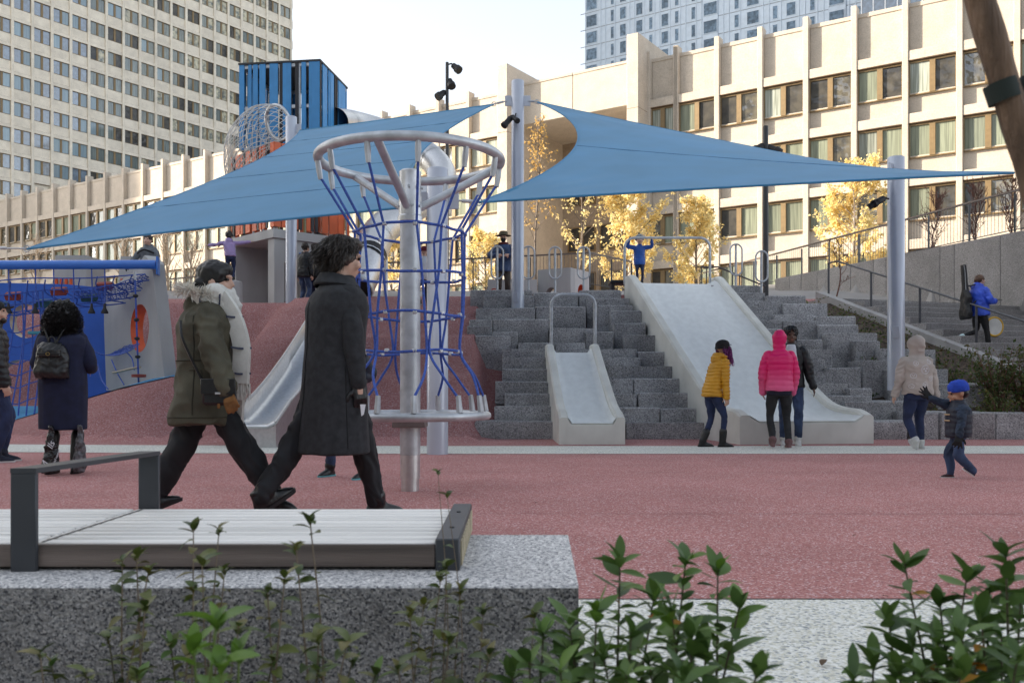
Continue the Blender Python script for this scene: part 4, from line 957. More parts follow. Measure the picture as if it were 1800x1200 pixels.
vr = thing('disc_rope', 'vertical blue rope with black stops and a red disc seat', 'climbing rope', tuple(at(243, 686, 17.0)))
b = MB(); p0 = at(237, 478, 17.0); p1 = at(244, 686, 17.0); b.tube([p0, p1], .017, n=8); b.build('rope', m_rope, vr)
for y in (520, 562, 595, 627): p = at(237 + 7 * (y - 478) / 208, y, 17.0); b = MB(); b.lathe([(.015, .035), (.05, .015), (.05, -.015), (.015, -.035)], tuple(p), n=10); b.build('rope_stop', m_black, vr)
p = at(244, 660, 17.0); b = MB(); b.lathe([(.02, .03), (.13, .025), (.13, -.03), (.02, -.035)], tuple(p), n=14); b.build('disc_seat', m_rplank, vr)
for y0, y1 in ((478, 492), (676, 688)): b = MB(); b.tube([at(237 + 7 * (y0 - 478) / 208, y0, 17.0), at(237 + 7 * (y1 - 478) / 208, y1, 17.0)], .026, n=8); b.build('rope_sleeve', m_steel, vr)
# concrete cubes with round holes on the platform
cu = thing('concrete_cube', 'pale concrete play cube with round holes, one lined orange, on the platform', 'play cube', (*at(1000, 500, 24.0)[:2], 2.9))
K3 = v3(at(1003, 470, 23.6)[:2]); dL = v3((-.86, .51)); dR = v3((.51, .86)); nL = v3((-.51, -.86)); nR = v3((.86, -.51))
zt = at(0, 470, 23.6).z
b = MB(); i0, i1 = plate(b, [(0, 2.7), (0, zt), (.98, zt), (.98, 2.7)], (.57, 3.34), .155, K3, dL, nL, .25); b.build('face', m_conc, cu, smooth=False)
b = MB(); b.grid([[i0[k % 40], i1[k % 40]] for k in range(41)]); b.build('hole_lining', m_conc, cu)
b = MB(); i0, i1 = plate(b, [(.252, 2.7), (.252, zt), (1.1, zt), (1.1, 2.7)], (.62, 3.4), .2, K3, dR, nR, .2); b.build('face', mat('lit_concrete', (.52, .52, .51), .8, var=.06), cu, smooth=False)  # paler copy of the concrete, brighter light painted into this face
b = MB(); b.grid([[i0[k % 40], i1[k % 40]] for k in range(41)]); b.build('hole_lining', m_orange, cu)
b = MB(); a4 = [K3 + dL * .02 + dR * .26, K3 + dL * .98 + dR * .26, K3 + dL * .98 + dR * 1.1, K3 + dR * 1.1 + dL * .21]; b.add([(p[0], p[1], zt - .003) for p in a4], [(0, 1, 2, 3)]); b.build('top', m_conc, cu, smooth=False)
cu2 = thing('concrete_cube', 'small pale concrete cube with an orange arc, behind the hatted man', 'play cube', (*at(865, 500, 23.8)[:2], 2.9))
a = at(857, 491, 23.8); c = at(944, 491, 23.8)
b = MB(); i0, i1 = plate(b, [(0, 2.7), (0, a.z), (c.x - a.x, a.z), (c.x - a.x, 2.7)], (.17, 3.33), .13, (a.x, 23.8), (1, 0), (0, -1), .3); b.build('body', m_conc, cu2, smooth=False)
b = MB(); b.grid([[i0[k % 40], i1[k % 40]] for k in range(41)]); b.build('hole_lining', m_orange, cu2)
# dark low mats on the platform beside the slide head
pd = thing('platform_bench', 'low black seat on the platform beside the slide head', 'bench', (*at(1085, 500, 21)[:2], 2.93))
a = at(1072, 494, 21.0); b = MB(); b.box((a.x + .22, 21.0, a.z - .04), (.45, .5, .08), ch=.02); b.build('seat', m_black, pd); b = MB(); b.box((a.x + .05, 21.0, a.z - .25), (.08, .45, .4)); b.build('leg', m_black, pd); b = MB(); b.box((a.x + .4, 21.0, a.z - .25), (.08, .45, .4)); b.build('leg', m_black, pd)
# ------------------------------------------------------------------ foreground: granite seat wall, bench, stake
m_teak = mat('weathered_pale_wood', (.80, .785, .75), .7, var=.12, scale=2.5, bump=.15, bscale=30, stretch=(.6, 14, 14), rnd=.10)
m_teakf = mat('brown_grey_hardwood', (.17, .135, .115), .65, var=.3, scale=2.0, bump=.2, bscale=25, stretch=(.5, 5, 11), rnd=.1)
m_end = mat('pale_end_grain', (.50, .43, .29), .8, var=.2, scale=20)
m_arm = mat('charcoal_steel', (.055, .060, .068), .5, var=.12, scale=4, metal=.2)
gs = thing('granite_seat_wall', 'long low block of speckled grey granite in the left foreground', 'seat wall', (-1, 2.3, 0))
GZ = .39
b = MB(); x1f, x1b = (1017 - 900) * 1.95 / F, (990 - 900) * 2.64 / F
V = []
nx, nz = 90, 22
def rough(x, z, s=1): return .006 * mnoise.noise((x * 9, z * 9, 1)) + .004 * mnoise.noise((x * 30, z * 30, 4))
b.grid([[(x, 1.95 + (rough(x, z) if z < GZ - .01 else 0), z) for z in np.linspace(-.05, GZ - .004, nz)] for x in np.linspace(-1.75, x1f, nx)])
b.mi = 1
b.grid([[(-1.75 + (x1f + .02 * (y - 1.95) / .69 + 1.75) * t, y, GZ) for y in (1.955, 2.1, 2.64)] for t in np.linspace(0, 1, 31)])
b.grid([[(x, 1.95 + (0.0), GZ - .004), (x, 1.955, GZ)] for x in np.linspace(-1.75, x1f, 31)])
b.mi = 0
b.grid([[(x1f + .02 * t, 1.95 + .69 * t, z) for z in (-.05, GZ)] for t in (0, .5, 1)])
b.build('block', [m_granf, m_granb], gs, ang=30)
BZ0, BZ1 = .392, .452
bn = thing('bench', 'slatted pale wooden bench top with charcoal steel arms on the granite block', 'bench', (-.9, 2.45, .39))
FY, BY = 2.13, 2.745
xe = (765 - 900) * FY / F; xa = (50 - 900) * FY / F
ns = 10; pitch = (BY - FY) / ns
for seg, (xL, xR) in enumerate(((-2.0, xa - .005), (xa + .005, xe))):
    for k in range(ns):
        y = FY + pitch * (k + .5); w_ = pitch - .010
        zlo = BZ1 - .022 if k else BZ1 - .05
        # the joint between the two runs is slanted, like the arm above it
        b = MB(); b.box(((xL + xR) / 2, y, (zlo + BZ1) / 2), (xR - xL, w_, BZ1 - zlo), ch=.0035); b.build('slat', m_teak, bn)
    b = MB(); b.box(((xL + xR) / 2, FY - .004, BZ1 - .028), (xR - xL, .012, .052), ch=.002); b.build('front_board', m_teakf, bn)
b = MB(); b.span((-2, FY + .03, BZ0 + .006), (xe - .01, BY - .03, BZ1 - .025)); b.build('underframe', m_black, bn, smooth=False)
# end cap: charcoal frame with pale slat ends
xe2 = (808 - 900) * FY / F
b = MB(); b.span((xe + .001, FY - .012, BZ1 - .066), (xe2, BY + .03, BZ1 + .012), ch=.003); b.build('end_cap', m_arm, bn)
for k in range(ns):
    y = FY + .03 + (BY - FY - .05) * (k + .5) / ns; b = MB(); b.box((xe2 + .001, y, BZ1 - .03), (.006, pitch * .72, .058)); b.build('slat_end', m_end, bn, smooth=False)
for yy in (FY + .16, FY + .45): b = MB(); b.lathe([(.006, 0), (.006, .003)], ((xe + xe2) / 2, yy, BZ1 + .0115), n=8); b.build('bolt', m_black, bn)
# arm: flat steel loop running front to back across the bench
xf0, xf1 = (28 - 900) * FY / F, (73 - 900) * FY / F
xb0, xb1 = (243 - 900) * BY / F, (279 - 900) * BY / F
za = CAM_H - (830 - 685) * FY / F; zab = CAM_H - (800 - 685) * BY / F
zf = BZ0 - .004
b = MB(); b.span((xf0, FY - .025, zf), (xf1, FY - .012, za), ch=.002); b.build('arm_leg', m_arm, bn)
b = MB(); b.span((xb0, BY, BZ0), (xb1, BY + .013, zab), ch=.002); b.build('arm_leg', m_arm, bn)
b = MB()
t_ = .012
P = [(xf0, FY - .025, za), (xf1, FY - .025, za), (xb1, BY + .013, zab), (xb0, BY + .013, zab)]
b.add(P + [(p[0], p[1], p[2] + t_) for p in P], [(3, 2, 1, 0), (4, 5, 6, 7), (0, 1, 5, 4), (1, 2, 6, 5), (2, 3, 7, 6), (3, 0, 4, 7)]); b.build('arm_top', m_arm, bn, smooth=False)
# slanted joint line
b = MB(); p0 = at(74, 947, FY + .01); p1 = at(250, 896, BY - .02); b.add([(p0.x - .004, p0.y, BZ1 + .0012), (p0.x + .004, p0.y, BZ1 + .0012), (p1.x + .004, p1.y, BZ1 + .0012), (p1.x - .004, p1.y, BZ1 + .0012)], [(0, 1, 2, 3)]); b.build('slat_joint', m_black, bn, smooth=False)
# leaning wooden stake with a dark strap, close to the camera at the right
m_stake = mat('brown_stake_wood', (.17, .105, .065), .75, var=.35, scale=5, stretch=(6, 6, .6), bump=.4, bscale=25)
sk = thing('wooden_stake', 'thick leaning brown wooden tree stake with dark strap at the top right', 'stake', tuple(at(1830, 900, 1.5)))
Ys = 1.5
def sp_(x, y): p = at(x, y, Ys); return p
path = [sp_(1680, -140), sp_(1740, 60), sp_(1797, 250), sp_(1848, 420), sp_(1932, 700), sp_(2022, 1000)]
Q = bez([tuple(p) for p in path], 6); b = MB(); b.tube(Q, [.0235 + .0012 * math.sin(i * 1.3) for i in range(len(Q))], n=16); b.build('shaft', m_stake, sk)
b = MB(); c0, c1_ = v3(sp_(1757, 145)), v3(sp_(1768, 178)); b.tube([c0, c1_], 0.0265, n=18, caps=False); b.build('strap', mat('dark_green_webbing', (.02, .03, .025), .8), sk)
b = MB(); b.tube([(c0 + c1_) / 2 + [.03, 0, .0], v3(sp_(1800, 140)), v3(sp_(1850, 120))], .014, n=8, flat=.5); b.build('strap_tail', MATS['dark_green_webbing'], sk)
# ------------------------------------------------------------------ people
WORK = bpy.data.scenes.new('work')
def vnoise(P, seed=0):
    """cheap vectorised band noise, about -1..1"""
    rg = np.random.default_rng(int(seed) + 101); out = np.zeros(len(P)); W = P + .35 * np.sin(P[:, [1, 2, 0]] * 1.7 + rg.uniform(0, 6, 3))
    for i in range(9):
        k = rg.normal(size=3); k *= rg.uniform(.7, 1.7) * 3.2 / np.linalg.norm(k); out += np.sin(W @ k + rg.uniform(0, 6.28))
    return out / 3.6
def remeshed(name, bm, vox, mats, parent, smooth=6, fold=0.0, ff=9.0, puff=0.0, pitch=.055, seed=0, zlo=None, zhi=None, lam=.5, fz=.55):
    """voxel-union of closed shapes -> one smooth continuous mesh in the parent's local space"""
    me0 = bm.mesh(name + '_raw', [], smooth=False); tmp = bpy.data.objects.new('tmp', me0); WORK.collection.objects.link(tmp)
    r = tmp.modifiers.new('r', 'REMESH'); r.mode = 'VOXEL'; r.voxel_size = vox; r.use_smooth_shade = True
    s = tmp.modifiers.new('s', 'SMOOTH'); s.factor = lam; s.iterations = smooth
    vl = WORK.view_layers[0]; vl.update(); dg = vl.depsgraph; ev = tmp.evaluated_get(dg)
    me = bpy.data.meshes.new_from_object(ev); bpy.data.objects.remove(tmp); bpy.data.meshes.remove(me0)
    me.name = name
    n = len(me.vertices)
    if n and (fold or puff):
        co = np.empty(n * 3); me.vertices.foreach_get('co', co); co = co.reshape(-1, 3)
        no = np.empty(n * 3); me.vertices.foreach_get('normal', no); no = no.reshape(-1, 3)
        d = np.zeros(n)
        if fold:
            d += fold * (vnoise(co * np.array([1, 1, fz]) * ff, seed) + (.55 if fz > .3 else .15) * (1 - 2.2 * np.abs(vnoise(np.stack([co[:, 0] * 1.3, co[:, 1] * 1.3, (co[:, 2] + .35 * co[:, 0] + .3 * co[:, 1]) * 1.5], 1) * ff, seed + 7))))
        if puff:
            m = np.abs(np.sin(np.pi * (co[:, 2] + .006 * vnoise(co * 9, 3)) / pitch)) ** .6 - .6
            d += puff * m
        co += no * d[:, None]; me.vertices.foreach_set('co', co.ravel())
    if not isinstance(mats, (list, tuple)): mats = [mats]
    me.materials.clear()
    for m in mats: me.materials.append(m)
    me.shade_smooth()
    o = bpy.data.objects.new(name, me); COL.objects.link(o); o.parent = parent
    return o
def ik(a, c, l1, l2, hint):
    a, c, hint = v3(a), v3(c), v3(hint); d = c - a; L = np.linalg.norm(d); L2 = min(L, (l1 + l2) * .999)
    c = a + d / L * L2; e = d / L; x = (l1 * l1 - l2 * l2 + L2 * L2) / (2 * L2); h = math.sqrt(max(0, l1 * l1 - x * x))
    hp = hint - e * np.dot(hint, e); hp /= np.linalg.norm(hp) + 1e-9
    return a + e * x + hp * h, c
def loft(bm, rings, n=18):
    """rings: (centre xyz, half width x, half depth y, yaw, power)"""
    V = []; m = len(rings)
    for c, w_, d_, yaw in rings:
        for k in range(n):
            t = 2 * math.pi * k / n; ct, st = math.cos(t), math.sin(t)
            p = 1.0 / max(abs(ct) ** 2.4 + abs(st) ** 2.4, 1e-6) ** (1 / 2.4)
            x, y = w_ * ct * p, d_ * st * p
            V.append((c[0] + x * math.cos(yaw) - y * math.sin(yaw), c[1] + x * math.sin(yaw) + y * math.cos(yaw), c[2]))
    fs = [tuple(range(n))[::-1], tuple((m - 1) * n + k for k in range(n))]
    for i in range(m - 1):
        for k in range(n): l = (k + 1) % n; fs.append((i * n + k, i * n + l, (i + 1) * n + l, (i + 1) * n + k))
    bm.add(V, fs)
def limb(bm, pts, rad, n=12, sub=5):
    P = bez(pts, sub) if len(pts) > 2 else np.linspace(v3(pts[0]), v3(pts[1]), 4)
    rr_ = np.interp(np.linspace(0, 1, len(P)), np.linspace(0, 1, len(rad)), rad)
    bm.tube(P, rr_, n=n); bm.ball(P[0], rr_[0] * .98, 10); bm.ball(P[-1], rr_[-1] * .98, 10)
def hand(bm, w_, d, up, side, k, grip=.35, spread=.12, r=.0095):
    """palm + five bent fingers; d = pointing direction, up = back of hand, side = thumb side (+1/-1)"""
    w_, d, up = v3(w_), v3(d), v3(up); d /= np.linalg.norm(d); up -= d * np.dot(up, d); up /= np.linalg.norm(up); s = np.cross(d, up) * side
    bm.tube([w_ - d * .02 * k, w_ + d * .03 * k, w_ + d * .085 * k], [.026 * k, .036 * k, .036 * k], n=10, flat=.55) if False else None
    R_ = np.array([s, d, up]).T
    bm.box(w_ + d * .045 * k, (.078 * k, .095 * k, .030 * k), rot=R_, ch=.012 * k)
    for i, (off, L_) in enumerate(((.031, .070), (.0105, .080), (-.0105, .074), (-.031, .058))):
        base = w_ + d * .085 * k + s * off * k; fd = d + s * off / .031 * spread; fd /= np.linalg.norm(fd); P = [base - d * .02 * k, base]
        a = 0
        for seg in (.45, .32, .25): a += grip * (.8 + .1 * i); P.append(P[-1] + (fd * math.cos(a) - up * math.sin(a)) * L_ * seg * k)
        bm.tube(P, [r * k, r * k, r * k * .95, r * k * .9, r * k * .75], n=7)
    tb = w_ + d * .03 * k + s * .035 * k; td = d * .65 + s * .7; td /= np.linalg.norm(td)
    bm.tube([tb - s * .02 * k, tb + td * .028 * k, tb + td * .05 * k + d * .006 * k - up * .01 * grip, tb + td * .06 * k + d * .022 * k - up * .02 * grip], [r * 1.25 * k, r * 1.2 * k, r * 1.05 * k, r * .8 * k], n=7)
SKIN = {'light': mat('skin_light', (.58, .36, .27), .5, var=.06, scale=20), 'tan': mat('skin_tan', (.40, .22, .14), .5, var=.06, scale=20), 'dark': mat('skin_dark', (.13, .070, .048), .45, var=.08, scale=20)}
m_eye = mat('eye_dark', (.015, .012, .010), .2); m_lip = mat('lip', (.35, .12, .10), .5); m_sole = mat('white_sole', (.62, .62, .62), .6)
def person(label, loc, face, H=1.7, skin='light', hipz=None, lean=0.0, side_lean=0.0, feet=None, hands=None, headyaw=0.0, headpitch=0.0, jacket=None, pants=None, shoes=None, gloves=None, vox=.014, hair=None, sleeve=1.0, build=1.0, fingers=False, grips=(.35, .35), hand_dirs=None, elbows=None, eyes=True, knees=None, spread=.12, hs=1.0, hoods=1.0, hsz=1.0):
    k = H / 1.75
    rt = thing('person', label, 'person', loc, R(face))
    hz = hipz if hipz else .925 * k
    hip = v3((0, 0, hz)); la = R(lean); sp = v3((math.sin(R(side_lean)), math.sin(la), math.cos(la))); sp /= np.linalg.norm(sp)
    sh = hip + sp * .50 * k; nk = hip + sp * .565 * k; hd = nk + v3((0, .03 * k, .05 * k + .085 * k * hs)); kh = k * hs
    sw = .175 * k * (build * .5 + .5)
    J = {'hip': hip, 'sh': sh, 'neck': nk, 'head': hd, 'k': k, 'kh': kh, 'sp': sp}
    fts = feet or ((.10 * k, 0, 0, 0), (-.10 * k, 0, 0, 0)); legs = []
    for i, sg in enumerate((1, -1)):
        h0 = hip + v3((sg * .09 * k, 0, -.02 * k)); f_ = fts[i]; an = v3((f_[0], f_[1], f_[2] + .085 * k))
        kn, an = ik(h0, an, .43 * k, .42 * k, knees[i] if knees else (sg * .1, 1, 0)); legs.append((h0, kn, an, f_[3]))
    hnd = hands or ((.26 * k, .05, .80 * k), (-.26 * k, .05, .80 * k)); arms = []
    for i, sg in enumerate((1, -1)):
        s0 = sh + v3((sg * sw, 0, -.03 * k)); el, wr = ik(s0, hnd[i], .29 * k, .26 * k, elbows[i] if elbows else (sg * .35, -1, -.1)); arms.append((s0, el, wr))
    J['arms'] = arms; J['legs'] = legs
    # --- body: one continuous skin
    b = MB(); hy = R(headyaw); hp_ = R(headpitch)
    HR = np.array(Matrix.Rotation(hy, 3, 'Z') @ Matrix.Rotation(-hp_, 3, 'X')); J['HR'] = HR
    def hpnt(x, y, z): return hd + HR @ (v3((x, y, z)) * kh)
    J['hp'] = hpnt
    def hball(x, y, z, r, sc): 
        q = MB(); q.ball((0, 0, 0), r * kh, 14, sc); V = np.array(q.v) @ HR.T + hpnt(x, y, z); b.add(V, q.f)
    hball(0, -.012, .03, .088, (.88, 1.10, .98)); hball(0, .02, -.035, .07, (.88, 1.05, 1.05)); hball(0, .045, -.085, .040, (1.0, .95, .8))
    hball(0, .098, -.012, .014, (.8, 1.1, 1.6)); hball(0, .108, -.028, .014, (1.0, 1.0, .8)); hball(0, .088, .028, .03, (1.9, .5, .5))
    for sg in (1, -1): hball(sg * .080, -.012, -.008, .030, (.32, .7, 1.05)); hball(sg * .045, .062, -.035, .03, (1, .8, .9))
    hball(0, .088, -.066, .016, (1.5, .7, .7))
    limb(b, [tuple(sh + v3((0, -.01, .0))), tuple(nk), tuple(hpnt(0, -.01, -.04))], [.075 * k, .056 * k, .055 * k])
    loft(b, [(hip + v3((0, 0, -.08 * k)), .13 * k, .10 * k, 0), (hip + sp * .1 * k, .145 * k, .10 * k, 0), (hip + sp * .28 * k, .135 * k, .10 * k, 0), (hip + sp * .42 * k, .165 * k, .11 * k, 0), (sh + sp * .02 * k, .14 * k, .085 * k, 0), (nk, .06 * k, .06 * k, 0)])
    for (h0, kn, an, tp) in legs: limb(b, [tuple(h0), tuple((h0 + kn) / 2), tuple(kn), tuple((kn + an) / 2), tuple(an)], [.072 * k, .062 * k, .042 * k, .038 * k, .028 * k])
    J['wd'] = []
    for i, (s0, el, wr) in enumerate(arms):
        limb(b, [tuple(s0), tuple(el), tuple(wr)], [.05 * k, .043 * k, .038 * k, .032 * k, .027 * k])
        d = v3(hand_dirs[i][0]) if hand_dirs and hand_dirs[i] is not None else (wr - el); up = v3(hand_dirs[i][1]) if hand_dirs and hand_dirs[i] is not None else v3(((1, -1)[i], 0, .0)) 
        if not gloves: hand(b, wr, d, up, (1, -1)[i] if not hand_dirs or hand_dirs[i] is None or len(hand_dirs[i]) < 3 else hand_dirs[i][2], k, grips[i], spread)
        else: b.box(wr + d / np.linalg.norm(d) * .04 * k, (.04 * k, .04 * k, .06 * k))
        J['wd'].append((wr, d, up))
    remeshed('body', b, vox if not fingers else min(vox, .008), SKIN[skin], rt, smooth=4)
    if gloves:
        b = MB()
        for i, (wr, d, up) in enumerate(J['wd']):
            sd = (1, -1)[i] if not hand_dirs or hand_dirs[i] is None or len(hand_dirs[i]) < 3 else hand_dirs[i][2]
            d = d / np.linalg.norm(d); b2 = MB(); hand(b2, wr, d, up, sd, k * 1.06 * hsz, grips[i], spread, r=.0115); b2.tube([wr - d * .05 * k, wr + d * .02 * k], [.036 * k, .034 * k], n=10)
            remeshed('glove', b2, .0065 if vox < .013 else .008, gloves, rt, smooth=2)
    if eyes:
        for sg in (1, -1):
            q = MB(); q.ball((0, 0, 0), .0135 * kh, 8, (1.2, .6, .7)); V = np.array(q.v) @ HR.T + hpnt(sg * .033, .083, .008); q2 = MB(); q2.add(V, q.f); q2.build('eye', m_eye, rt, world=False)
        q = MB(); q.ball((0, 0, 0), .02 * kh, 8, (1.1, .5, .32)); V = np.array(q.v) @ HR.T + hpnt(0, .094, -.065); q2 = MB(); q2.add(V, q.f); q2.build('mouth', m_lip, rt, world=False)
    # --- trousers
    if pants:
        m_, wide, amp = pants[:3]; b = MB()
        loft(b, [(hip + v3((0, 0, -.13 * k)), .155 * k * build, .115 * k * build, 0), (hip + v3((0, 0, -.03 * k)), .165 * k * build, .122 * k * build, 0), (hip + sp * .10 * k, .15 * k * build, .11 * k * build, 0)])
        for (h0, kn, an, tp) in legs:
            r_ = [.095, .088, .064 + .03 * (wide - 1) * 2, .056 * wide, .05 * wide]
            limb(b, [tuple(h0), tuple((h0 + kn) / 2), tuple(kn), tuple((kn + an) / 2), tuple(an - (an - kn) / np.linalg.norm(an - kn) * .005)], [x * k * (build * .6 + .4) for x in r_], n=14)
        remeshed('trousers', b, vox, m_, rt, smooth=5, fold=amp, ff=11, seed=1)
    # --- shoes
    if shoes:
        m_, tall = shoes[:2]
        for i, (h0, kn, an, tp) in enumerate(legs):
            yaw = fts[i][4] if len(fts[i]) > 4 else 0.0
            b = MB(); t = R(tp); Rm = np.array(Matrix.Rotation(yaw, 3, 'Z') @ Matrix.Rotation(-t, 3, 'X'))
            def fp(x, y, z): return an + Rm @ (v3((x, y, z)) * k)
            q = MB(); loft(q, [((0, .055, -.085), .036, .125, 0), ((0, .055, -.06), .046, .140, 0), ((0, .04, -.035), .040, .115, 0), ((0, .0, -.005), .036, .062, 0), ((0, -.005, .05), .04, .05, 0)]); V = np.array(q.v) * k @ Rm.T + an; b.add(V, q.f)
            if tall > 0: limb(b, [tuple(an), tuple(an + (kn - an) * tall)], [.056 * k, .066 * k])
            sh_o = remeshed('shoe' if tall < .2 else 'boot', b, min(vox, .010), m_, rt, smooth=3)
            q = MB(); loft(q, [((0, .055, -.092), .042, .138, 0), ((0, .055, -.068), .049, .146, 0)], n=20); V = np.array(q.v) * k @ Rm.T + an; q2 = MB(); q2.add(V, q.f); q2.build('sole', shoes[2] if len(shoes) > 2 else m_black, sh_o, world=False, ang=50)
    # --- jacket or coat
    if jacket:
        m_ = jacket['m']; hem = jacket.get('hem', -.08) * k; b = MB(); w_ = jacket.get('w', 1.0) * build; fl = jacket.get('flare', 1.0); th = .012 * k
        rings = []
        lowz = hip[2] + hem
        if hem < -.02:
            nlow = 5
            for j in range(nlow):
                t = j / nlow; z = lowz + (hip[2] - lowz) * t; f_ = fl + (1 - fl) * t
                rings.append(((jacket.get('sway', 0) * (1 - t), jacket.get('back', 0) * (1 - t), z), .185 * k * w_ * f_, .145 * k * w_ * f_, 0))
        for s_, x_, y_ in ((0, .185, .145), (.14, .175, .14), (.28, .178, .142), (.40, .195, .145), (.475, .185, .125), (.525, .125, .095), (.56, .085, .08)):
            rings.append((tuple(hip + sp * s_ * k + v3((0, -.008 * k, 0))), x_ * k * w_, y_ * k * w_, 0))
        loft(b, rings)
        if jacket.get('collar', True): b.tube([tuple(nk + v3((.068 * k * math.cos(t), .066 * k * math.sin(t) + .005, (.0 + .012 * math.sin(t)) * k))) for t in np.linspace(0, 2 * math.pi, 17)[:-1]], jacket.get('cr', .028) * k, n=8, closed=True)
        if jacket.get('hood') == 'down': b.ball(tuple(nk + v3((0, -.095 * k, -.035 * k))), .11 * k, 14, (1.15, .75, .95)); b.tube([tuple(nk + v3((.10 * k * math.cos(t), .075 * k * math.sin(t) - .015, (.02 - .03 * math.sin(t)) * k))) for t in np.linspace(0, 2 * math.pi, 17)[:-1]], .04 * k, n=8, closed=True)
        if jacket.get('hood') == 'up':
            for (x, y, z, r, sc) in ((0, -.035, .045, .112, (.96, 1.08, 1.06)), (0, -.03, -.05, .1, (.95, 1.0, 1.1)), (0, -.03, -.11, .1, (.95, .95, .9))):
                q = MB(); q.ball((0, 0, 0), r * kh * hoods, 16, sc); b.add(np.array(q.v) @ HR.T + hpnt(x, y, z), q.f)
        o = remeshed('jacket', b, vox, m_, rt, smooth=jacket.get('sm', 5), fold=jacket.get('fold', .008), ff=jacket.get('ff', 8), puff=jacket.get('puff', 0), pitch=jacket.get('pitch', .055), seed=jacket.get('seed', 3), fz=jacket.get('fz', .55))
        for i, (s0, el, wr) in enumerate(arms):
            b = MB(); q = .066 * sleeve * k; sl = jacket.get('slen', .97); end = el + (wr - el) * sl
            limb(b, [tuple(s0 + v3((-(1, -1)[i] * .02 * k, 0, 0))), tuple((s0 + el) / 2), tuple(el), tuple(end)], [q * 1.15, q * 1.06, q, q * .88, q * .78], n=14)
            remeshed('sleeve', b, vox, jacket.get('ms', m_), o, smooth=3, fold=jacket.get('fold', .008) * 1.1, ff=jacket.get('ff', 8) * 1.3, puff=jacket.get('puff', 0), pitch=jacket.get('pitch', .055), seed=9 + i)
        J['jacket'] = o
    # --- hair / hats
    J['root'] = rt; J['d'] = (loc, face)
    return J
def cap_hair(J, m_, shape, vox=.010, fold=.006, ff=30, name='hair'):
    b = MB(); k = J['kh']
    for (x, y, z, r, sc) in shape:
        q = MB(); q.ball((0, 0, 0), r * k, 14, sc); b.add(np.array(q.v) @ J['HR'].T + J['hp'](x, y, z), q.f)
    return remeshed(name, b, vox, m_, J['root'], smooth=2, fold=fold, ff=ff)
def strands(J, m_, roots, name='hair_strands', n=600, width=.004, seed=0, fn=None):
    """ribbons: fn(i, rng) -> list of local points"""
    rg = random.Random(seed); b = MB(); vv = []; ff_ = []
    for i in range(n):
        P = [v3(p) for p in fn(i, rg)]; base = len(vv)
        ax = v3((rg.uniform(-1, 1), rg.uniform(-1, 1), rg.uniform(-.3, .3))); ax /= np.linalg.norm(ax) + 1e-9
        for j, p in enumerate(P):
            w_ = width * (1 - .75 * j / (len(P) - 1)); vv.append(tuple(p - ax * w_)); vv.append(tuple(p + ax * w_))
        for j in range(len(P) - 1): ff_.append((base + 2 * j, base + 2 * j + 1, base + 2 * j + 3, base + 2 * j + 2))
    b.add(vv, ff_); o = b.build(name, m_, J['root'], world=False); return o
def beanie(J, m_, roll=True, pom=False, low=.0):
    b = MB(); k = J['kh']; P = [(.101, -.0), (.104, .04), (.100, .08), (.075, .118), (.035, .135), (.004, .138)]
    q = MB(); q.lathe([(r, z + .02 - low) for r, z in P], n=20); V = np.array(q.v) * v3((.97, 1.10, 1)) * k; V[:, 1] -= .012 * k; b.add(V @ np.array(Matrix.Rotation(0, 3, 'X')).T @ J['HR'].T + J['head'], q.f)
    if roll: q = MB(); q.tube([(.100 * math.cos(t), .112 * math.sin(t) - .012, .028 - low) for t in np.linspace(0, 2 * math.pi, 21)[:-1]], .013, n=8, closed=True); b.add(np.array(q.v) * k @ J['HR'].T + J['head'], q.f)
    o = remeshed('beanie', b, .010, m_, J['root'], smooth=3, fold=.002, ff=40)
    if pom: q = MB(); q.ball(tuple(J['hp'](0, -.01, .175)), .03 * k, 10); q.build('pompom', m_black, o, world=False)
    return o
hr_black = mat('black_hair', (.010, .009, .009), .42, var=.3, scale=30, spec=.5); hr_brown = mat('dark_brown_hair', (.030, .021, .016), .45, var=.4, scale=40, spec=.5)
hr_grey = mat('grey_brown_hair', (.055, .045, .038), .45, var=.5, scale=60, spec=.5, stretch=(1, 1, .3)); hr_purple = mat('purple_hair', (.24, .045, .22), .5, var=.4, scale=40)
hr_light = mat('light_brown_hair', (.12, .06, .03), .5, var=.3, scale=40)
c_coat = mat('charcoal_wool', (.023, .025, .029), .9, var=.2, scale=25, bump=.3, bscale=300, sheen=0); c_bpant = mat('black_denim', (.010, .0115, .015), .8, var=.25, scale=9, bump=.3, bscale=250)
c_olive = mat('olive_cotton', (.078, .073, .048), .8, var=.18, scale=7, bump=.25, bscale=200); c_blackl = mat('black_leather', (.007, .007, .008), .35, var=.2, scale=10, bump=.2, bscale=60)
c_navy = mat('navy_wool', (.008, .012, .040), .9, var=.15, scale=14, bump=.3, bscale=260); c_blackp = mat('black_nylon', (.008, .009, .011), .5, var=.2, scale=10)
c_yel = mat('mustard_nylon', (.62, .31, .015), .5, var=.08, scale=6); c_jean = mat('blue_jeans', (.040, .070, .15), .85, var=.3, scale=6, bump=.3, bscale=250); c_djean = mat('dark_blue_jeans', (.018, .030, .085), .85, var=.25, scale=6, bump=.3, bscale=250)
c_ash = mat('washed_black_jeans', (.020, .021, .024), .85, var=.2, scale=8); c_beige = mat('beige_fleece', (.47, .42, .38), .9, var=.07, scale=6, bump=.2, bscale=150)
c_bluej = mat('bright_blue_shell', (.035, .095, .62), .5, var=.12, scale=5); c_blue2 = mat('royal_blue_quilt', (.02, .10, .42), .5, var=.1, scale=6); c_lilac = mat('lilac_shell', (.34, .26, .50), .6, var=.08, scale=6)
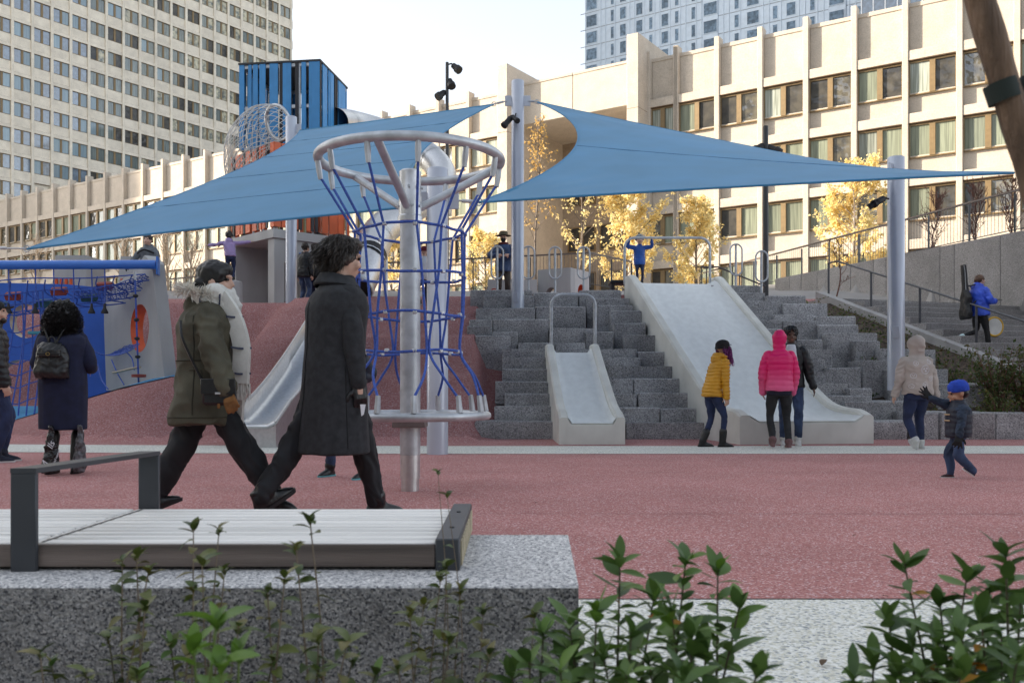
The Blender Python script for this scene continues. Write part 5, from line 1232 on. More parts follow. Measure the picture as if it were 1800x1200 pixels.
c_greyf = mat('grey_fleece', (.17, .19, .21), .9, var=.12, scale=12); c_white = mat('white_cotton', (.68, .70, .74), .85, var=.05, scale=6); c_fur = mat('cream_faux_fur', (.78, .75, .68), .95, var=.1, scale=25)
c_boyb = mat('blue_knit_hat', (.012, .055, .42), .85, var=.1, scale=30); c_vest = mat('dark_navy_quilt', (.009, .014, .030), .6, var=.15, scale=8); c_slv = mat('navy_denim_sleeve', (.018, .034, .065), .8, var=.3, scale=14)
c_blackk = mat('black_knit', (.012, .012, .013), .9, var=.1, scale=40); c_brown = mat('brown_trousers', (.05, .04, .032), .85, var=.2, scale=8); c_tan = mat('tan_suede', (.22, .10, .03), .85, var=.2, scale=20)
c_shoeN = mat('navy_canvas', (.01, .014, .03), .8); c_pinks = mat('pink_sneaker', (.16, .08, .08), .7, var=.2, scale=20); c_whites = mat('white_sneaker', (.6, .6, .58), .7); c_bred = mat('black_red_sneaker', (.03, .008, .012), .6, var=.5, scale=15); c_teal = mat('pale_teal_sneaker', (.5, .68, .70), .6)
def ombre(name, c0, c1, z0, z1, rough=.5):
    m = mat(name, c0, rough, var=.04); t = m.node_tree; N = t.nodes; tc = N.new('ShaderNodeTexCoord'); sx = N.new('ShaderNodeSeparateXYZ'); lk(t, tc.outputs['Object'], sx.inputs[0])
    mr = N.new('ShaderNodeMapRange'); mr.inputs[1].default_value = z0; mr.inputs[2].default_value = z1; lk(t, sx.outputs[2], mr.inputs[0]); mx = N.new('ShaderNodeMix'); mx.data_type = 'RGBA'
    mx.inputs['A'].default_value = (*c1, 1); mx.inputs['B'].default_value = (*c0, 1); lk(t, mr.outputs[0], mx.inputs['Factor']); lk(t, mx.outputs['Result'], N['Principled BSDF'].inputs['Base Color']); return m
c_pink = ombre('pink_ombre_nylon', (.72, .004, .14), (.80, .13, .30), .78, 1.12)
def strip(J, pts, w_, th, m_, name, parent=None, up=None, n=8):
    """flat ribbon (strap, scarf end) following local points"""
    P = bez(pts, n) if len(pts) > 2 else np.array(pts, float); T = np.gradient(P, axis=0); b = MB(); G = []
    for i, p in enumerate(P):
        t = T[i] / (np.linalg.norm(T[i]) + 1e-9); u = v3(up) if up is not None else v3((1, 0, 0)); u = u - t * np.dot(u, t); u /= np.linalg.norm(u) + 1e-9; nrm = np.cross(t, u)
        G.append([p - u * w_ / 2 - nrm * th / 2, p + u * w_ / 2 - nrm * th / 2, p + u * w_ / 2 + nrm * th / 2, p - u * w_ / 2 + nrm * th / 2])
    V = [tuple(q) for r in G for q in r]; fs = []
    for i in range(len(G) - 1):
        for k in range(4): l = (k + 1) % 4; fs.append((i * 4 + k, i * 4 + l, (i + 1) * 4 + l, (i + 1) * 4 + k))
    m = len(G); fs += [(3, 2, 1, 0), ((m - 1) * 4, (m - 1) * 4 + 1, (m - 1) * 4 + 2, (m - 1) * 4 + 3)]
    b.add(V, fs); return b.build(name, m_, parent or J['root'], world=False, ang=50)
# ================= 1. man in the charcoal coat
X = lambda px, Y: (px - 900) * Y / F
J = person('person in a long charcoal wool coat striding right, face turned away', (X(588, 5.6), 5.6, 0), -58, H=1.735, lean=3, vox=.011, hs=1.06, fingers=False,
    feet=((.02, .28, 0, 0), (-.06, -.46, .05, -30)), hands=((.25, .06, .78), (-.27, .02, .82)), headyaw=4, headpitch=2,
    jacket=dict(m=c_coat, hem=-.50, w=1.24, flare=1.22, fold=.007, ff=4, fz=.12, cr=.03, back=-.02), pants=(c_bpant, 1.25, .009), shoes=(c_blackl, .1), gloves=c_blackl, sleeve=1.05, grips=(.45, .45), eyes=True)
hp = J['hp']
cap_hair(J, hr_grey, [(0, -.016, .042, .099, (.95, 1.08, 1.0)), (0, -.065, -.01, .076, (1.0, .8, 1.1)), (0, .04, .09, .07, (1.1, 1.0, .7)), (.07, -.03, .0, .045, (.6, 1.1, 1.2)), (-.07, -.03, .0, .045, (.6, 1.1, 1.2))], fold=.005, ff=22)
def man_h(i, rg):
    a = rg.uniform(0, 2 * math.pi); u = rg.uniform(-.15, 1) if rg.random() < .7 else rg.uniform(-.85, -.1); th = math.acos(max(-1, min(1, u))); x, y, z = math.sin(th) * math.cos(a), math.sin(th) * math.sin(a), math.cos(th)
    if (y > .55 and z < .35) or (z < -.1 and y > -.1): y = -abs(y) - .15
    p = v3((x * .092, y * .106 - .018, z * .099 + .042)); d = v3((x * .3 + rg.uniform(-.35, .35), -.35 + y * .35 + rg.uniform(-.35, .35), -.85 + rg.uniform(-.25, .3))); L_ = rg.uniform(.025, .055)
    out = v3((x, y, z)); P = []
    for j in range(5): t = j / 4; P.append(hp(*(p + out * (.004 + .012 * math.sin(t * 2.6)) + d * L_ * t + out * .01 * t * t)))
    return P
strands(J, hr_grey, None, n=3200, width=.0026, seed=2, fn=man_h)
rt = J['root']; nk = J['neck'] + v3((0, -.01, -.01))
# turned-down collar, buttons, white paper in the hand
b = MB(); ring1 = []
for t in np.linspace(-2.3, 2.3, 22):
    a = -math.pi / 2 + t; r0 = .084; drop = .055 + .03 * abs(t) / 2.3
    ring1.append([nk + v3((r0 * math.cos(a), r0 * math.sin(a) * .95 - .004, .062 - .035 * abs(t) / 2.3)), nk + v3(((r0 + .02) * math.cos(a), (r0 + .02) * math.sin(a), .055 - .035 * abs(t) / 2.3)), nk + v3(((r0 + .075) * math.cos(a), (r0 + .055) * math.sin(a), .055 - drop)), nk + v3(((r0 + .068) * math.cos(a), (r0 + .048) * math.sin(a), .045 - drop))])
b.grid(ring1); o = b.build('collar', c_coat, rt, world=False, ang=70); md = o.modifiers.new('s', 'SOLIDIFY'); md.thickness = .008
for i, z in enumerate((1.20, 1.02, .86)):
    b = MB(); b.ball((.10, .155 + .006 * i, z), .013, 10, (1, .6, 1)); b.build('button', c_blackl, rt, world=False)
w_, d_, u_ = J['wd'][0]; d_ = d_ / np.linalg.norm(d_)
b = MB(); q = w_ + d_ * .12; b.add([q + v3((.02, -.015, 0)), q + v3((.02, .02, .0)), q + v3((.015, .01, -.06)), q + v3((.015, -.005, -.07)), q + v3((.023, -.015, 0)), q + v3((.023, .02, .0)), q + v3((.018, .01, -.06)), q + v3((.018, -.005, -.07))], [(0, 1, 2, 3), (7, 6, 5, 4), (0, 4, 5, 1), (2, 6, 7, 3), (1, 5, 6, 2), (3, 7, 4, 0)]); b.build('folded_paper', c_white, rt, world=False, smooth=False)
jk = J['jacket']; bpy.context.view_layer.update()
def hug(jk, pts, w_, th, m_, name):
    """thin strip laid on a garment: pts = (ray origin, ray direction)"""
    P = []
    for o_, d_ in pts:
        hit, p_, n_, _ = jk.ray_cast(Vector(o_), Vector(d_).normalized())
        if hit: P.append(np.array(p_ + n_ * th * .4))
    if len(P) > 2:
        b = MB(); b.tube(P, w_, n=5, flat=.6); b.build(name, m_, jk, world=False)
c_seam = mat('dark_seam', (.008, .009, .010), .9)
hug(jk, [((.0, -1, z), (0, 1, 0)) for z in np.linspace(.47, 1.34, 24)], .0035, .004, c_seam, 'back_seam')
hug(jk, [((1, -.02, z), (-1, 0, 0)) for z in np.linspace(.46, .95, 18)], .003, .004, c_seam, 'side_seam')
hug(jk, [((1, .09, z), (-1, -.1, 0)) for z in np.linspace(.80, .98, 8)], .006, .006, c_coat, 'pocket_welt')
# ================= 2. woman in the olive parka
J = person('person in an olive hooded parka with cream scarf and black crossbody bag, walking right', (X(362, 5.62), 5.62, 0), -84, H=1.585, lean=4, vox=.011,
    feet=((.06, .45, .02, 12), (-.06, -.36, .03, -22)), hands=((.31, .19, .79), (-.25, .10, .82)), headyaw=-4, headpitch=-3,
    jacket=dict(m=c_olive, hem=-.26, w=1.34, flare=1.12, fold=.009, ff=8, hood='down', back=-.02, slen=.92), pants=(c_bpant, 1.55, .008), shoes=(c_blackl, .1), sleeve=1.38, gloves=c_tan, grips=(.5, .4), hs=1.06)
hp = J['hp']; rt = J['root']; nk = J['neck']; k = J['k']
cap_hair(J, hr_black, [(0, -.016, .045, .103, (.95, 1.10, 1.0)), (0, -.05, .0, .085, (1.02, .95, 1.0)), (0, .035, .075, .07, (1.1, 1.0, .75)), (.06, -.105, -.075, .034, (1, 1, 1.5)), (-.06, -.115, -.06, .034, (1, 1, 1.4)), (.055, -.085, -.02, .04, (1, 1.1, 1.2))], fold=.004, ff=30)
def wh(i, rg):
    sg = rg.choice((1, -1)); p = v3((sg * .06 + rg.gauss(0, .012), -.11 + rg.gauss(0, .012), -.06)); d = v3((rg.gauss(0, .25), rg.gauss(-.25, .2), -1)); return [hp(*(p + d * .075 * t)) for t in (0, .33, .66, 1)]
strands(J, hr_brown, None, n=260, width=.004, seed=4, fn=wh)
jk = J['jacket']; bpy.context.view_layer.update()
c_oseam = mat('olive_seam', (.030, .028, .018), .9)
hug(jk, [((math.cos(t) * 1.0, math.sin(t) * 1.0, .985), (-math.cos(t), -math.sin(t), 0)) for t in np.linspace(-2.4, 1.3, 30)], .006, .006, c_oseam, 'waist_drawcord')
hug(jk, [((math.cos(t) * 1.0, math.sin(t) * 1.0, .645), (-math.cos(t), -math.sin(t), 0)) for t in np.linspace(-2.4, 1.3, 30)], .004, .005, c_oseam, 'hem_stitch')
hug(jk, [((1, -.10, z), (-1, .1, 0)) for z in np.linspace(.66, 1.25, 20)], .004, .005, c_oseam, 'side_seam')
hug(jk, [((1, y, .93 - .1 * (y > .02)), (-1, 0, 0)) for y in np.linspace(-.05, .10, 8)], .008, .008, c_olive, 'pocket_flap')
# fur trim of the hood
def furf(i, rg):
    t = rg.uniform(-2.5, 2.5) - math.pi / 2; c = nk + v3((.150 * math.cos(t), -.055 + .125 * math.sin(t), .045 - .03 * math.sin(t))); d = v3((math.cos(t) * .6 + rg.gauss(0, .5), math.sin(t) * .6 + rg.gauss(0, .5), .5 + rg.gauss(0, .45))); d /= np.linalg.norm(d); L_ = rg.uniform(.035, .07)
    c = c + v3((rg.gauss(0, .012), rg.gauss(0, .012), rg.gauss(0, .012))); return [c, c + d * L_ * .5, c + d * L_ + v3((0, 0, -.012))]
strands(J, c_fur, None, name='fur_trim', n=2600, width=.003, seed=6, fn=furf)
m_scarf = mat('cream_checked_scarf', (.66, .66, .62), .95, var=.05, scale=20, bump=.3, bscale=120); m_line = mat('scarf_navy_line', (.05, .06, .10), .9)
b = MB(); b.tube([tuple(nk + v3((.105 * math.cos(t), .095 * math.sin(t) + .012, .035 + .018 * math.sin(3 * t)))) for t in np.linspace(0, 2 * math.pi, 25)[:-1]], .052, n=10, closed=True); b.tube([tuple(nk + v3((.10 * math.cos(t), .10 * math.sin(t) + .03, -.015 + .015 * math.sin(2 * t)))) for t in np.linspace(0, 2 * math.pi, 25)[:-1]], .045, n=10, closed=True)
sc = remeshed('scarf', b, .011, m_scarf, rt, smooth=3, fold=.010, ff=18)
SP = [tuple(nk + v3((.10, .07, .03))), tuple(nk + v3((.13, .155, -.10))), tuple(nk + v3((.15, .205, -.26))), tuple(nk + v3((.15, .205, -.40))), tuple(nk + v3((.15, .20, -.50)))]
e1 = strip(J, SP, .105, .03, m_scarf, 'scarf_end', up=(.35, .9, 0))
e2 = strip(J, [tuple(v3(p) + v3((-.05, -.01, 0))) for p in SP[:4]] + [tuple(nk + v3((.08, .175, -.74)))], .075, .02, m_scarf, 'scarf_end', up=(.6, .7, 0))
for t in (.25, .55, .85):
    i = t * 4; q = bez(SP, 10)[int(t * 40)]; strip(J, [q + v3((.018, -.06, .008)), q + v3((.022, 0, 0)), q + v3((.008, .06, .004))], .012, .004, m_line, 'scarf_line', parent=sc, up=(0, 0, 1))
for t in (-.4, .5): q = nk + v3((.15 * math.cos(t), .13 * math.sin(t) + .01, .03)); strip(J, [q + v3((0, 0, .05)), q + v3((.012, .005, .0)), q + v3((.0, 0, -.055))], .010, .004, m_line, 'scarf_line', parent=sc, up=(0, 1, 0))
def fringe(i, rg):
    q = v3(SP[-1]) + v3((rg.gauss(0, .012), rg.uniform(-.055, .055), 0)); return [q, q + v3((rg.gauss(0, .006), rg.gauss(0, .006), -.05)), q + v3((rg.gauss(0, .01), rg.gauss(0, .01), -.10))]
strands(J, m_scarf, None, name='scarf_fringe', n=90, width=.0045, seed=9, fn=fringe)
bag = thing('handbag', 'small black leather crossbody bag at the hip of the olive parka', 'bag', (X(386, 5.34), 5.34, .715), R(-84))
b = MB(); b.box((0, 0, .075), (.07, .19, .14), ch=.025); b.build('body', c_blackl, bag, world=False); b = MB(); b.box((.043, 0, .115), (.012, .195, .09), ch=.005); b.build('flap', c_blackl, bag, world=False)
b = MB(); b.box((.052, 0, .075), (.006, .03, .012), ch=.002); b.build('clasp', m_stain, bag, world=False)
P = [v3((0, -.10, .15)), v3((.01, -.16, .28)), v3((.01, -.21, .40)), v3((-.03, -.23, .50))]; b = MB(); b.tube(bez(P, 8), .008, n=6); b.build('strap', c_blackl, bag, world=False)
# ================= 3. woman with curly hair, navy coat and backpack, from behind
loc = (X(110, 8.8), 8.8, 0)
J = person('person with big curly black hair in a navy coat, seen from behind with a backpack', loc, 6, H=1.64, vox=.013, build=1.15,
    feet=((.11, .02, 0, 0), (-.11, -.02, 0, 0)), hands=((.17, .26, 1.02), (-.17, .26, 1.02)), headyaw=0, elbows=((.45, -1, -.3), (-.45, -1, -.3)),
    jacket=dict(m=c_navy, hem=-.47, w=1.12, flare=.98, fold=.006, ff=4, fz=.15, back=0), pants=(c_white, .8, .002), shoes=(c_blackl, .78), sleeve=1.15, eyes=False)
hp = J['hp']; rt = J['root']
cap_hair(J, hr_black, [(0, -.03, .02, .135, (1.05, 1.0, 1.1)), (0, -.05, -.08, .145, (1.12, .85, .95))], fold=.02, ff=18, vox=.012)
def curl(i, rg):
    a = rg.uniform(0, 2 * math.pi); z0 = rg.uniform(-.20, .165); rr_ = .158 * math.sqrt(max(0, 1 - ((z0 + .075) / .25) ** 2)) * rg.uniform(.85, 1.1); 
    y0 = math.sin(a); 
    if y0 > .4 and z0 < .08: a = -a
    p = v3((rr_ * 1.08 * math.cos(a), rr_ * .95 * math.sin(a) - .04, z0)); out = v3((math.cos(a), math.sin(a), .1)); ph = rg.uniform(0, 6); P = []
    for j in range(8):
        t = j / 7; P.append(hp(*(p + out * (.02 * math.sin(t * 3) + .010 * math.sin(ph + t * 14)) + v3((.011 * math.cos(ph + t * 14), .011 * math.sin(ph + t * 12), -.075 * t)))))
    return P
strands(J, hr_black, None, n=3000, width=.0032, seed=12, fn=curl)
bp = thing('backpack', 'black leather drawstring backpack worn over the navy coat', 'backpack', (loc[0], loc[1] - .20, .92), R(6))
b = MB(); loft(b, [((0, 0, .0), .155, .075, 0), ((0, -.012, .06), .165, .085, 0), ((0, -.005, .20), .145, .075, 0), ((0, .0, .30), .12, .055, 0), ((0, .01, .33), .09, .035, 0)]); remeshed('pack', b, .012, c_blackl, bp, smooth=3, fold=.008, ff=14)
b = MB(); loft(b, [((0, -.07, .195), .10, .03, 0), ((0, -.05, .27), .105, .045, 0), ((0, -.0, .335), .09, .045, 0)]); remeshed('flap', b, .011, c_blackl, bp, smooth=3, fold=.005, ff=16)
m_gold = mat('brass', (.6, .42, .16), .3, metal=.9)
b = MB(); b.box((0, -.098, .225), (.20, .008, .022), ch=.002); o = b.build('strap', c_blackl, bp, world=False)
b = MB(); b.tube([(.018 * math.cos(t), -.105, .225 + .014 * math.sin(t)) for t in np.linspace(0, 6.28, 9)[:-1]], .003, n=5, closed=True); b.build('buckle', m_gold, bp, world=False)
b = MB(); b.tube([(.03 * math.cos(t), -.005, .34 + .05 * math.sin(t)) for t in np.linspace(0, math.pi, 9)], .008, n=6); b.build('grab_handle', c_blackl, bp, world=False)
for s in (1, -1): b = MB(); b.tube(bez([(s * .03, .02, .33), (s * .08, .05, .45), (s * .12, .12, .53)], 6), .010, n=6); b.build('shoulder_strap', c_blackl, bp, world=False)
m_plast = mat('black_plastic_film', (.012, .012, .014), .25, var=.5, scale=12, bump=1.0, bscale=14)
m_bag2 = mat('grey_patterned_bag', (.10, .10, .11), .35, var=.8, scale=26, bump=.5, bscale=20)
def tote(label, lx, ly, m_, text, ww=1.0):
    t = thing('shopping_bag', label, 'shopping bag', (lx, ly, .03))
    b = MB(); loft(b, [((0, 0, .0), .095 * ww, .05, 0), ((0, 0, .1), .095 * ww, .06, 0), ((0, 0, .25), .07 * ww, .04, 0), ((.01, 0, .36), .04 * ww, .025, 0), ((.01, 0, .44), .025, .02, 0)]); remeshed('sack', b, .011, m_, t, smooth=2, fold=.010, ff=16)
    if text:
        for s_, sz, off, nm in (('M', .10, (-.055, .02), 'logo'), ('lls', .085, (-.005, .22), 'logo'), ('brand names', .035, (.012, .05), 'small_print')):
            cu_ = bpy.data.curves.new('txt', 'FONT'); cu_.body = s_; cu_.size = sz; cu_.extrude = .0008; tmp = bpy.data.objects.new('tmp', cu_); COL.objects.link(tmp); tmp.data.shear = .25
            me = bpy.data.meshes.new_from_object(tmp.evaluated_get(bpy.context.evaluated_depsgraph_get())); bpy.data.objects.remove(tmp); me.materials.clear(); me.materials.append(c_white)
            o = bpy.data.objects.new(nm, me); COL.objects.link(o); o.parent = t; o.rotation_euler = (R(90), R(-68), 0); o.location = (off[0] + .045, -.072 + (.012 if off[1] > .2 else 0), off[1])
    return t
tote('black plastic shopping bag with white lettering between the tall boots', loc[0] - .01, loc[1] - .20, m_plast, True, .85)
tote('dark patterned plastic bag hanging at the right boot', loc[0] + .225, loc[1] - .12, m_bag2, False, .62)
# ================= 4. man with cap at the left edge
J = person('person in a black cap and puffer jacket at the left edge', (X(-12, 10.2), 10.2, 0), -62, H=1.80, vox=.014, lean=0,
    feet=((.10, .02, 0, 0), (-.10, .08, 0, 0)), hands=((.22, .12, .86), (-.22, .12, .86)), headyaw=-12, headpitch=-10, jacket=dict(m=c_blackp, hem=-.10, w=1.10, fold=.004, puff=.012, pitch=.075), pants=(c_djean, 1.1, .006), shoes=(c_shoeN, .05, m_sole), sleeve=1.25)
cap_hair(J, hr_brown, [(0, -.03, .02, .096, (.95, 1.0, 1.0)), (0, .05, -.085, .045, (1.2, .9, .9))], fold=.004)
cap_hair(J, c_blackk, [(0, -.014, .062, .104, (.96, 1.06, .82))], fold=0, name='cap')
b = MB(); V = [J['hp'](.085 * math.sin(t) * 1.0, .07 + .115 * math.cos(t) ** .7 if math.cos(t) > 0 else .07, .045 - .012 * abs(math.sin(t))) for t in np.linspace(-1.5, 1.5, 12)]; n = len(V); b.add(V + [v + v3((0, 0, .006)) for v in V], [tuple(range(n)), tuple(range(2 * n - 1, n - 1, -1))] + [(i, i + n, i + n + 1, i + 1) for i in range(n - 1)] + [(0, n - 1, 2 * n - 1, n)]); b.build('cap_visor', c_blackk, J['root'], world=False)
# ================= 5. girl in the mustard jacket
J = person('person in a mustard puffer jacket and black beanie with purple hair, leaning forward', (X(1252, 12.9), 12.9, 0), -78, H=1.52, lean=17, vox=.010, hs=1.08,
    feet=((.06, .13, 0, 0), (-.06, -.12, 0, 0)), hands=((.18, .14, .64), (-.18, .22, .66)), headyaw=12, headpitch=-4, hipz=.80,
    jacket=dict(m=c_yel, hem=-.10, w=1.02, flare=1.12, fold=.003, puff=.016, pitch=.048, hood='down', slen=1.05), pants=(c_djean, .82, .004), shoes=(c_blackl, .42), sleeve=1.05)
hp = J['hp']
beanie(J, c_blackk, low=.018); b = MB(); b.box(tuple(J['hp'](.06, .096, .055)), (.035, .006, .02)); b.build('beanie_tag', c_white, J['root'], world=False)
def pur(i, rg):
    sg = rg.choice((1, 1, -1)); a = rg.uniform(-1.3, 1.1); p = v3((sg * (.078 + rg.uniform(0, .02)), .005 + .07 * math.sin(a), .0 + rg.uniform(-.03, .03))); return [hp(*(p + v3((sg * .012 * math.sin(t * 3 + i), .03 * t + .014 * math.sin(t * 5 + i * .7), -.27 * t * (.75 + .25 * ((i * 7) % 5) / 5))))) for t in np.linspace(0, 1, 6)]
strands(J, hr_purple, None, n=320, width=.007, seed=3, fn=pur)
# ================= 6. pink puffer, from behind
J = person('person in a bright pink hooded puffer jacket, seen from behind', (X(1370, 12.55), 12.55, 0), -6, H=1.60, vox=.013,
    feet=((.13, .02, 0, 0), (-.10, -.06, .03, -18)), hands=((.20, .12, .80), (-.20, .12, .80)), elbows=((.7, -.9, 0), (-.7, -.9, 0)), jacket=dict(m=c_pink, slen=1.12, hem=-.06, w=1.10, fold=.003, puff=.010, pitch=.072, hood='up'), pants=(c_ash, .95, .005), shoes=(c_pinks, .05, m_sole), sleeve=1.2, eyes=False)
b = MB(); loft(b, [((0, 0, .735), .165, .125, 0), ((0, 0, .82), .168, .128, 0)]); remeshed('undershirt', b, .012, mat('dark_navy_cotton', (.012, .013, .03), .9), J['root'], smooth=2)
# ================= 7. person behind the pink jacket
J = person('person in an open black jacket and white shirt, smiling behind the pink jacket', (X(1390, 13.3), 13.3, 0), 165, H=1.72, skin='dark', vox=.013,
    feet=((.10, .0, 0, 0), (-.10, .05, 0, 0)), hands=((.30, .05, .84), (-.32, .05, .80)), headyaw=10, jacket=dict(m=c_blackp, hem=-.07, w=1.05, fold=.008), pants=(c_jean, 1.1, .006), shoes=(c_whites, .05, m_sole), sleeve=1.2)
cap_hair(J, hr_black, [(0, -.03, .05, .11, (1.0, 1.05, .95)), (0, .03, .085, .07, (1.2, .9, .6)), (.07, -.035, -.0, .045, (.8, 1, 1.4)), (-.07, -.035, .0, .045, (.8, 1, 1.4))], fold=.012, ff=30)
b = MB(); loft(b, [((0, .095, .84), .085, .11, 0), ((0, .105, 1.2), .095, .105, 0), ((0, .075, 1.40), .075, .085, 0), ((0, .04, 1.47), .06, .06, 0)]); remeshed('shirt', b, .012, c_white, J['root'], smooth=3, fold=.003)
# ================= 8. beige hoodie, from behind
J = person('person in a beige hooded sweatshirt with white round prints, seen from behind', (X(1612, 12.35), 12.35, 0), 4, H=1.50, vox=.012, build=1.22, lean=2,
    feet=((.11, .10, 0, 0), (-.09, -.14, .04, -28)), hands=((.30, .02, .68), (-.30, .06, .68)), jacket=dict(m=c_beige, hem=-.055, w=1.05, flare=1.02, fold=.009, hood='up'), pants=(c_djean, .98, .004), shoes=(c_whites, .1, m_sole), sleeve=1.2, eyes=False, hoods=1.25)
jk = J['jacket']; bpy.context.view_layer.update()
def back_pt(x, z):
    hit, p, n_, _ = jk.ray_cast(Vector((x, -1, z)), Vector((0, 1, 0))); return (p, n_) if hit else (Vector((x, -.15, z)), Vector((0, -1, 0)))
for i, (x, z, r) in enumerate(((.035, 1.08, .058), (-.115, 1.0, .034), (-.085, 1.165, .03), (.10, 1.19, .03), (.12, .96, .03), (-.14, .86, .028), (.03, .88, .032))):
    b = MB(); P = []
    for t in np.linspace(0, 2 * math.pi, 17)[:-1]: p, n_ = back_pt(x + r * math.cos(t), z + r * math.sin(t)); P.append(p + n_ * .001)
    b.tube(P, .0036, n=5, closed=True)
    if r > .05:
        P = []
        for t in np.linspace(0, 2 * math.pi, 17)[:-1]: p, n_ = back_pt(x + r * .8 * math.cos(t), z + r * .8 * math.sin(t)); P.append(p + n_ * .001)
        b.tube(P, .002, n=4, closed=True)
    for dx, dz in ((-.35, .2), (.1, -.3), (.3, .25)):
        p, n_ = back_pt(x + dx * r, z + dz * r); b.ball(p, r * .26, 6, (1, .25, .8))
    b.build('print', c_white, jk, world=False)
# ================= 9. waving boy
J = person('child in a blue knit hat and dark quilted vest, waving a gloved hand', (X(1685, 8.35), 8.35, 0), 76, H=.80, skin='tan', vox=.009, lean=-2, hs=1.80, hsz=1.7,
    feet=((.05, .06, .0, 0, .1), (-.06, -.11, .035, -35)), hands=((.07, .23, .735), (-.19, .04, .36)), elbows=((.4, .0, -1), (-.5, -1, 0)), headyaw=8, headpitch=8, gloves=c_blackk,
    hand_dirs=((v3((.0, .62, .78)), v3((.85, .3, -.3)), 1), None), grips=(.06, .4), spread=.5, jacket=dict(m=c_slv, hem=-.10, w=1.30, fold=.005, ff=14, cr=.03, slen=.98), pants=(c_jean, 1.45, .007), shoes=(c_bred, .1, m_sole), sleeve=1.5, build=1.2)
# a child's head is larger for the body
beanie(J, c_boyb, low=.0, roll=False)
cap_hair(J, hr_black, [(0, -.055, .0, .075, (1.1, .8, .8))], fold=.003)
k = J['k']; b = MB(); hip = J['hip']; loft(b, [(hip + v3((0, 0, -.085 * k)), .30 * k, .245 * k, 0), (hip + v3((0, 0, .1 * k)), .295 * k, .242 * k, 0), (hip + v3((0, 0, .3 * k)), .295 * k, .245 * k, 0), (hip + v3((0, 0, .46 * k)), .28 * k, .215 * k, 0), (hip + v3((0, 0, .55 * k)), .16 * k, .15 * k, 0), (hip + v3((0, .01, .64 * k)), .14 * k, .14 * k, 0)])
vest = remeshed('vest', b, .011, c_vest, J['root'], smooth=3, fold=.003, puff=.006, pitch=.05)
for z in (.53, .585): b = MB(); b.tube([(-.09, .095, z), (-.05, .112, z), (.0, .118, z)], .006, n=6); b.build('toggle', mat('horn_toggle', (.5, .36, .2), .5), vest, world=False)
# ================= 10. woman with guitar case on the stairs
Y = 18.8; sx = X(1722, Y); sz = 1.605
J = person('person in a bright blue jacket walking down the stairs with an instrument case', (sx, Y, sz), -82, H=1.56, vox=.015, build=1.18, lean=-1, hipz=.84,
    feet=((.07, .16, .0, 0), (-.08, -.36, .22, -25)), hands=((.12, .27, 1.04), (-.28, .14, .78)), elbows=((.6, -.8, -.5), (-.4, -1, 0)), headyaw=6, headpitch=-14, jacket=dict(m=c_bluej, hem=-.12, w=1.12, fold=.010, hood='down'), pants=(c_blackp, .95, .004), shoes=(c_teal, .1, m_sole), sleeve=1.2)
cap_hair(J, hr_light, [(0, -.02, .045, .103, (.95, 1.06, .98)), (0, -.11, .03, .05, (1, 1, 1.2))], fold=.005)
b = MB(); w_, d_, u_ = J['wd'][0]; b.box(tuple(w_ + v3((0, .07, .02))), (.07, .13, .012), ch=.003); b.build('phone', c_blackl, J['root'], world=False)
gc = thing('guitar_case', 'black soft guitar case carried on the back of the blue jacket', 'guitar case', (sx - .24, Y, sz + .66), R(-82))
b = MB(); loft(b, [((0, -.05, 0), .16, .075, 0), ((0, -.05, .12), .19, .085, 0), ((0, -.05, .32), .14, .08, 0), ((0, -.05, .45), .16, .075, 0), ((0, -.06, .60), .07, .06, 0), ((0, -.09, .95), .06, .05, 0), ((0, -.11, 1.12), .07, .045, 0)]); remeshed('case', b, .014, c_blackp, gc, smooth=3, fold=.005, ff=8)
for s in (1, -1): b = MB(); b.tube(bez([(s * .10, .02, .28), (s * .14, .12, .42), (s * .14, .20, .58), (s * .10, .12, .70), (s * .06, .0, .68)], 6), .015, n=6); b.build('strap', c_blackp, gc, world=False)
b = MB(); b.tube([(.064, -.09, .6), (.064, -.11, .95), (.06, -.13, 1.1)], .006, n=5); b.build('zip', m_steel, gc, world=False)
dr_ = thing('hand_drum', 'round white hand drum with yellow rim in the stair walker\'s hand', 'drum', (sx + .38, Y + .14, sz + .52), R(10))
b = MB(); b.tube([(.19 * math.cos(t), 0, .19 * math.sin(t)) for t in np.linspace(0, 2 * math.pi, 33)[:-1]], .022, n=8, closed=True); b.build('rim', mat('yellow_rim', (.65, .38, .02), .5), dr_, world=False)
b = MB(); b.tube([(0, -.012, 0), (0, .012, 0)], .185, n=32); b.build('drumhead', mat('drum_skin', (.62, .62, .58), .7), dr_, world=False)
# ================= 11. child hanging on the rail at the slide head
J = person('child in a royal blue padded coat holding the rail at the slide head', (X(1124, 20.25), 20.25, 3.13), 180, H=1.05, hs=1.5, vox=.014, feet=((.05, 0, 0, 0), (-.05, .03, 0, 0)), hands=((.25, .14, .99), (-.25, .14, .99)), elbows=((1, -.2, -.5), (-1, -.2, -.5)), gloves=c_blackk, headpitch=-12, jacket=dict(m=c_blue2, hem=-.17, w=1.15, fold=.004, puff=.008, pitch=.06), pants=(c_djean, .95, .004), shoes=(c_blackl, .1), sleeve=1.2)
beanie(J, mat('grey_knit', (.30, .32, .33), .9, var=.25, scale=30), pom=True)
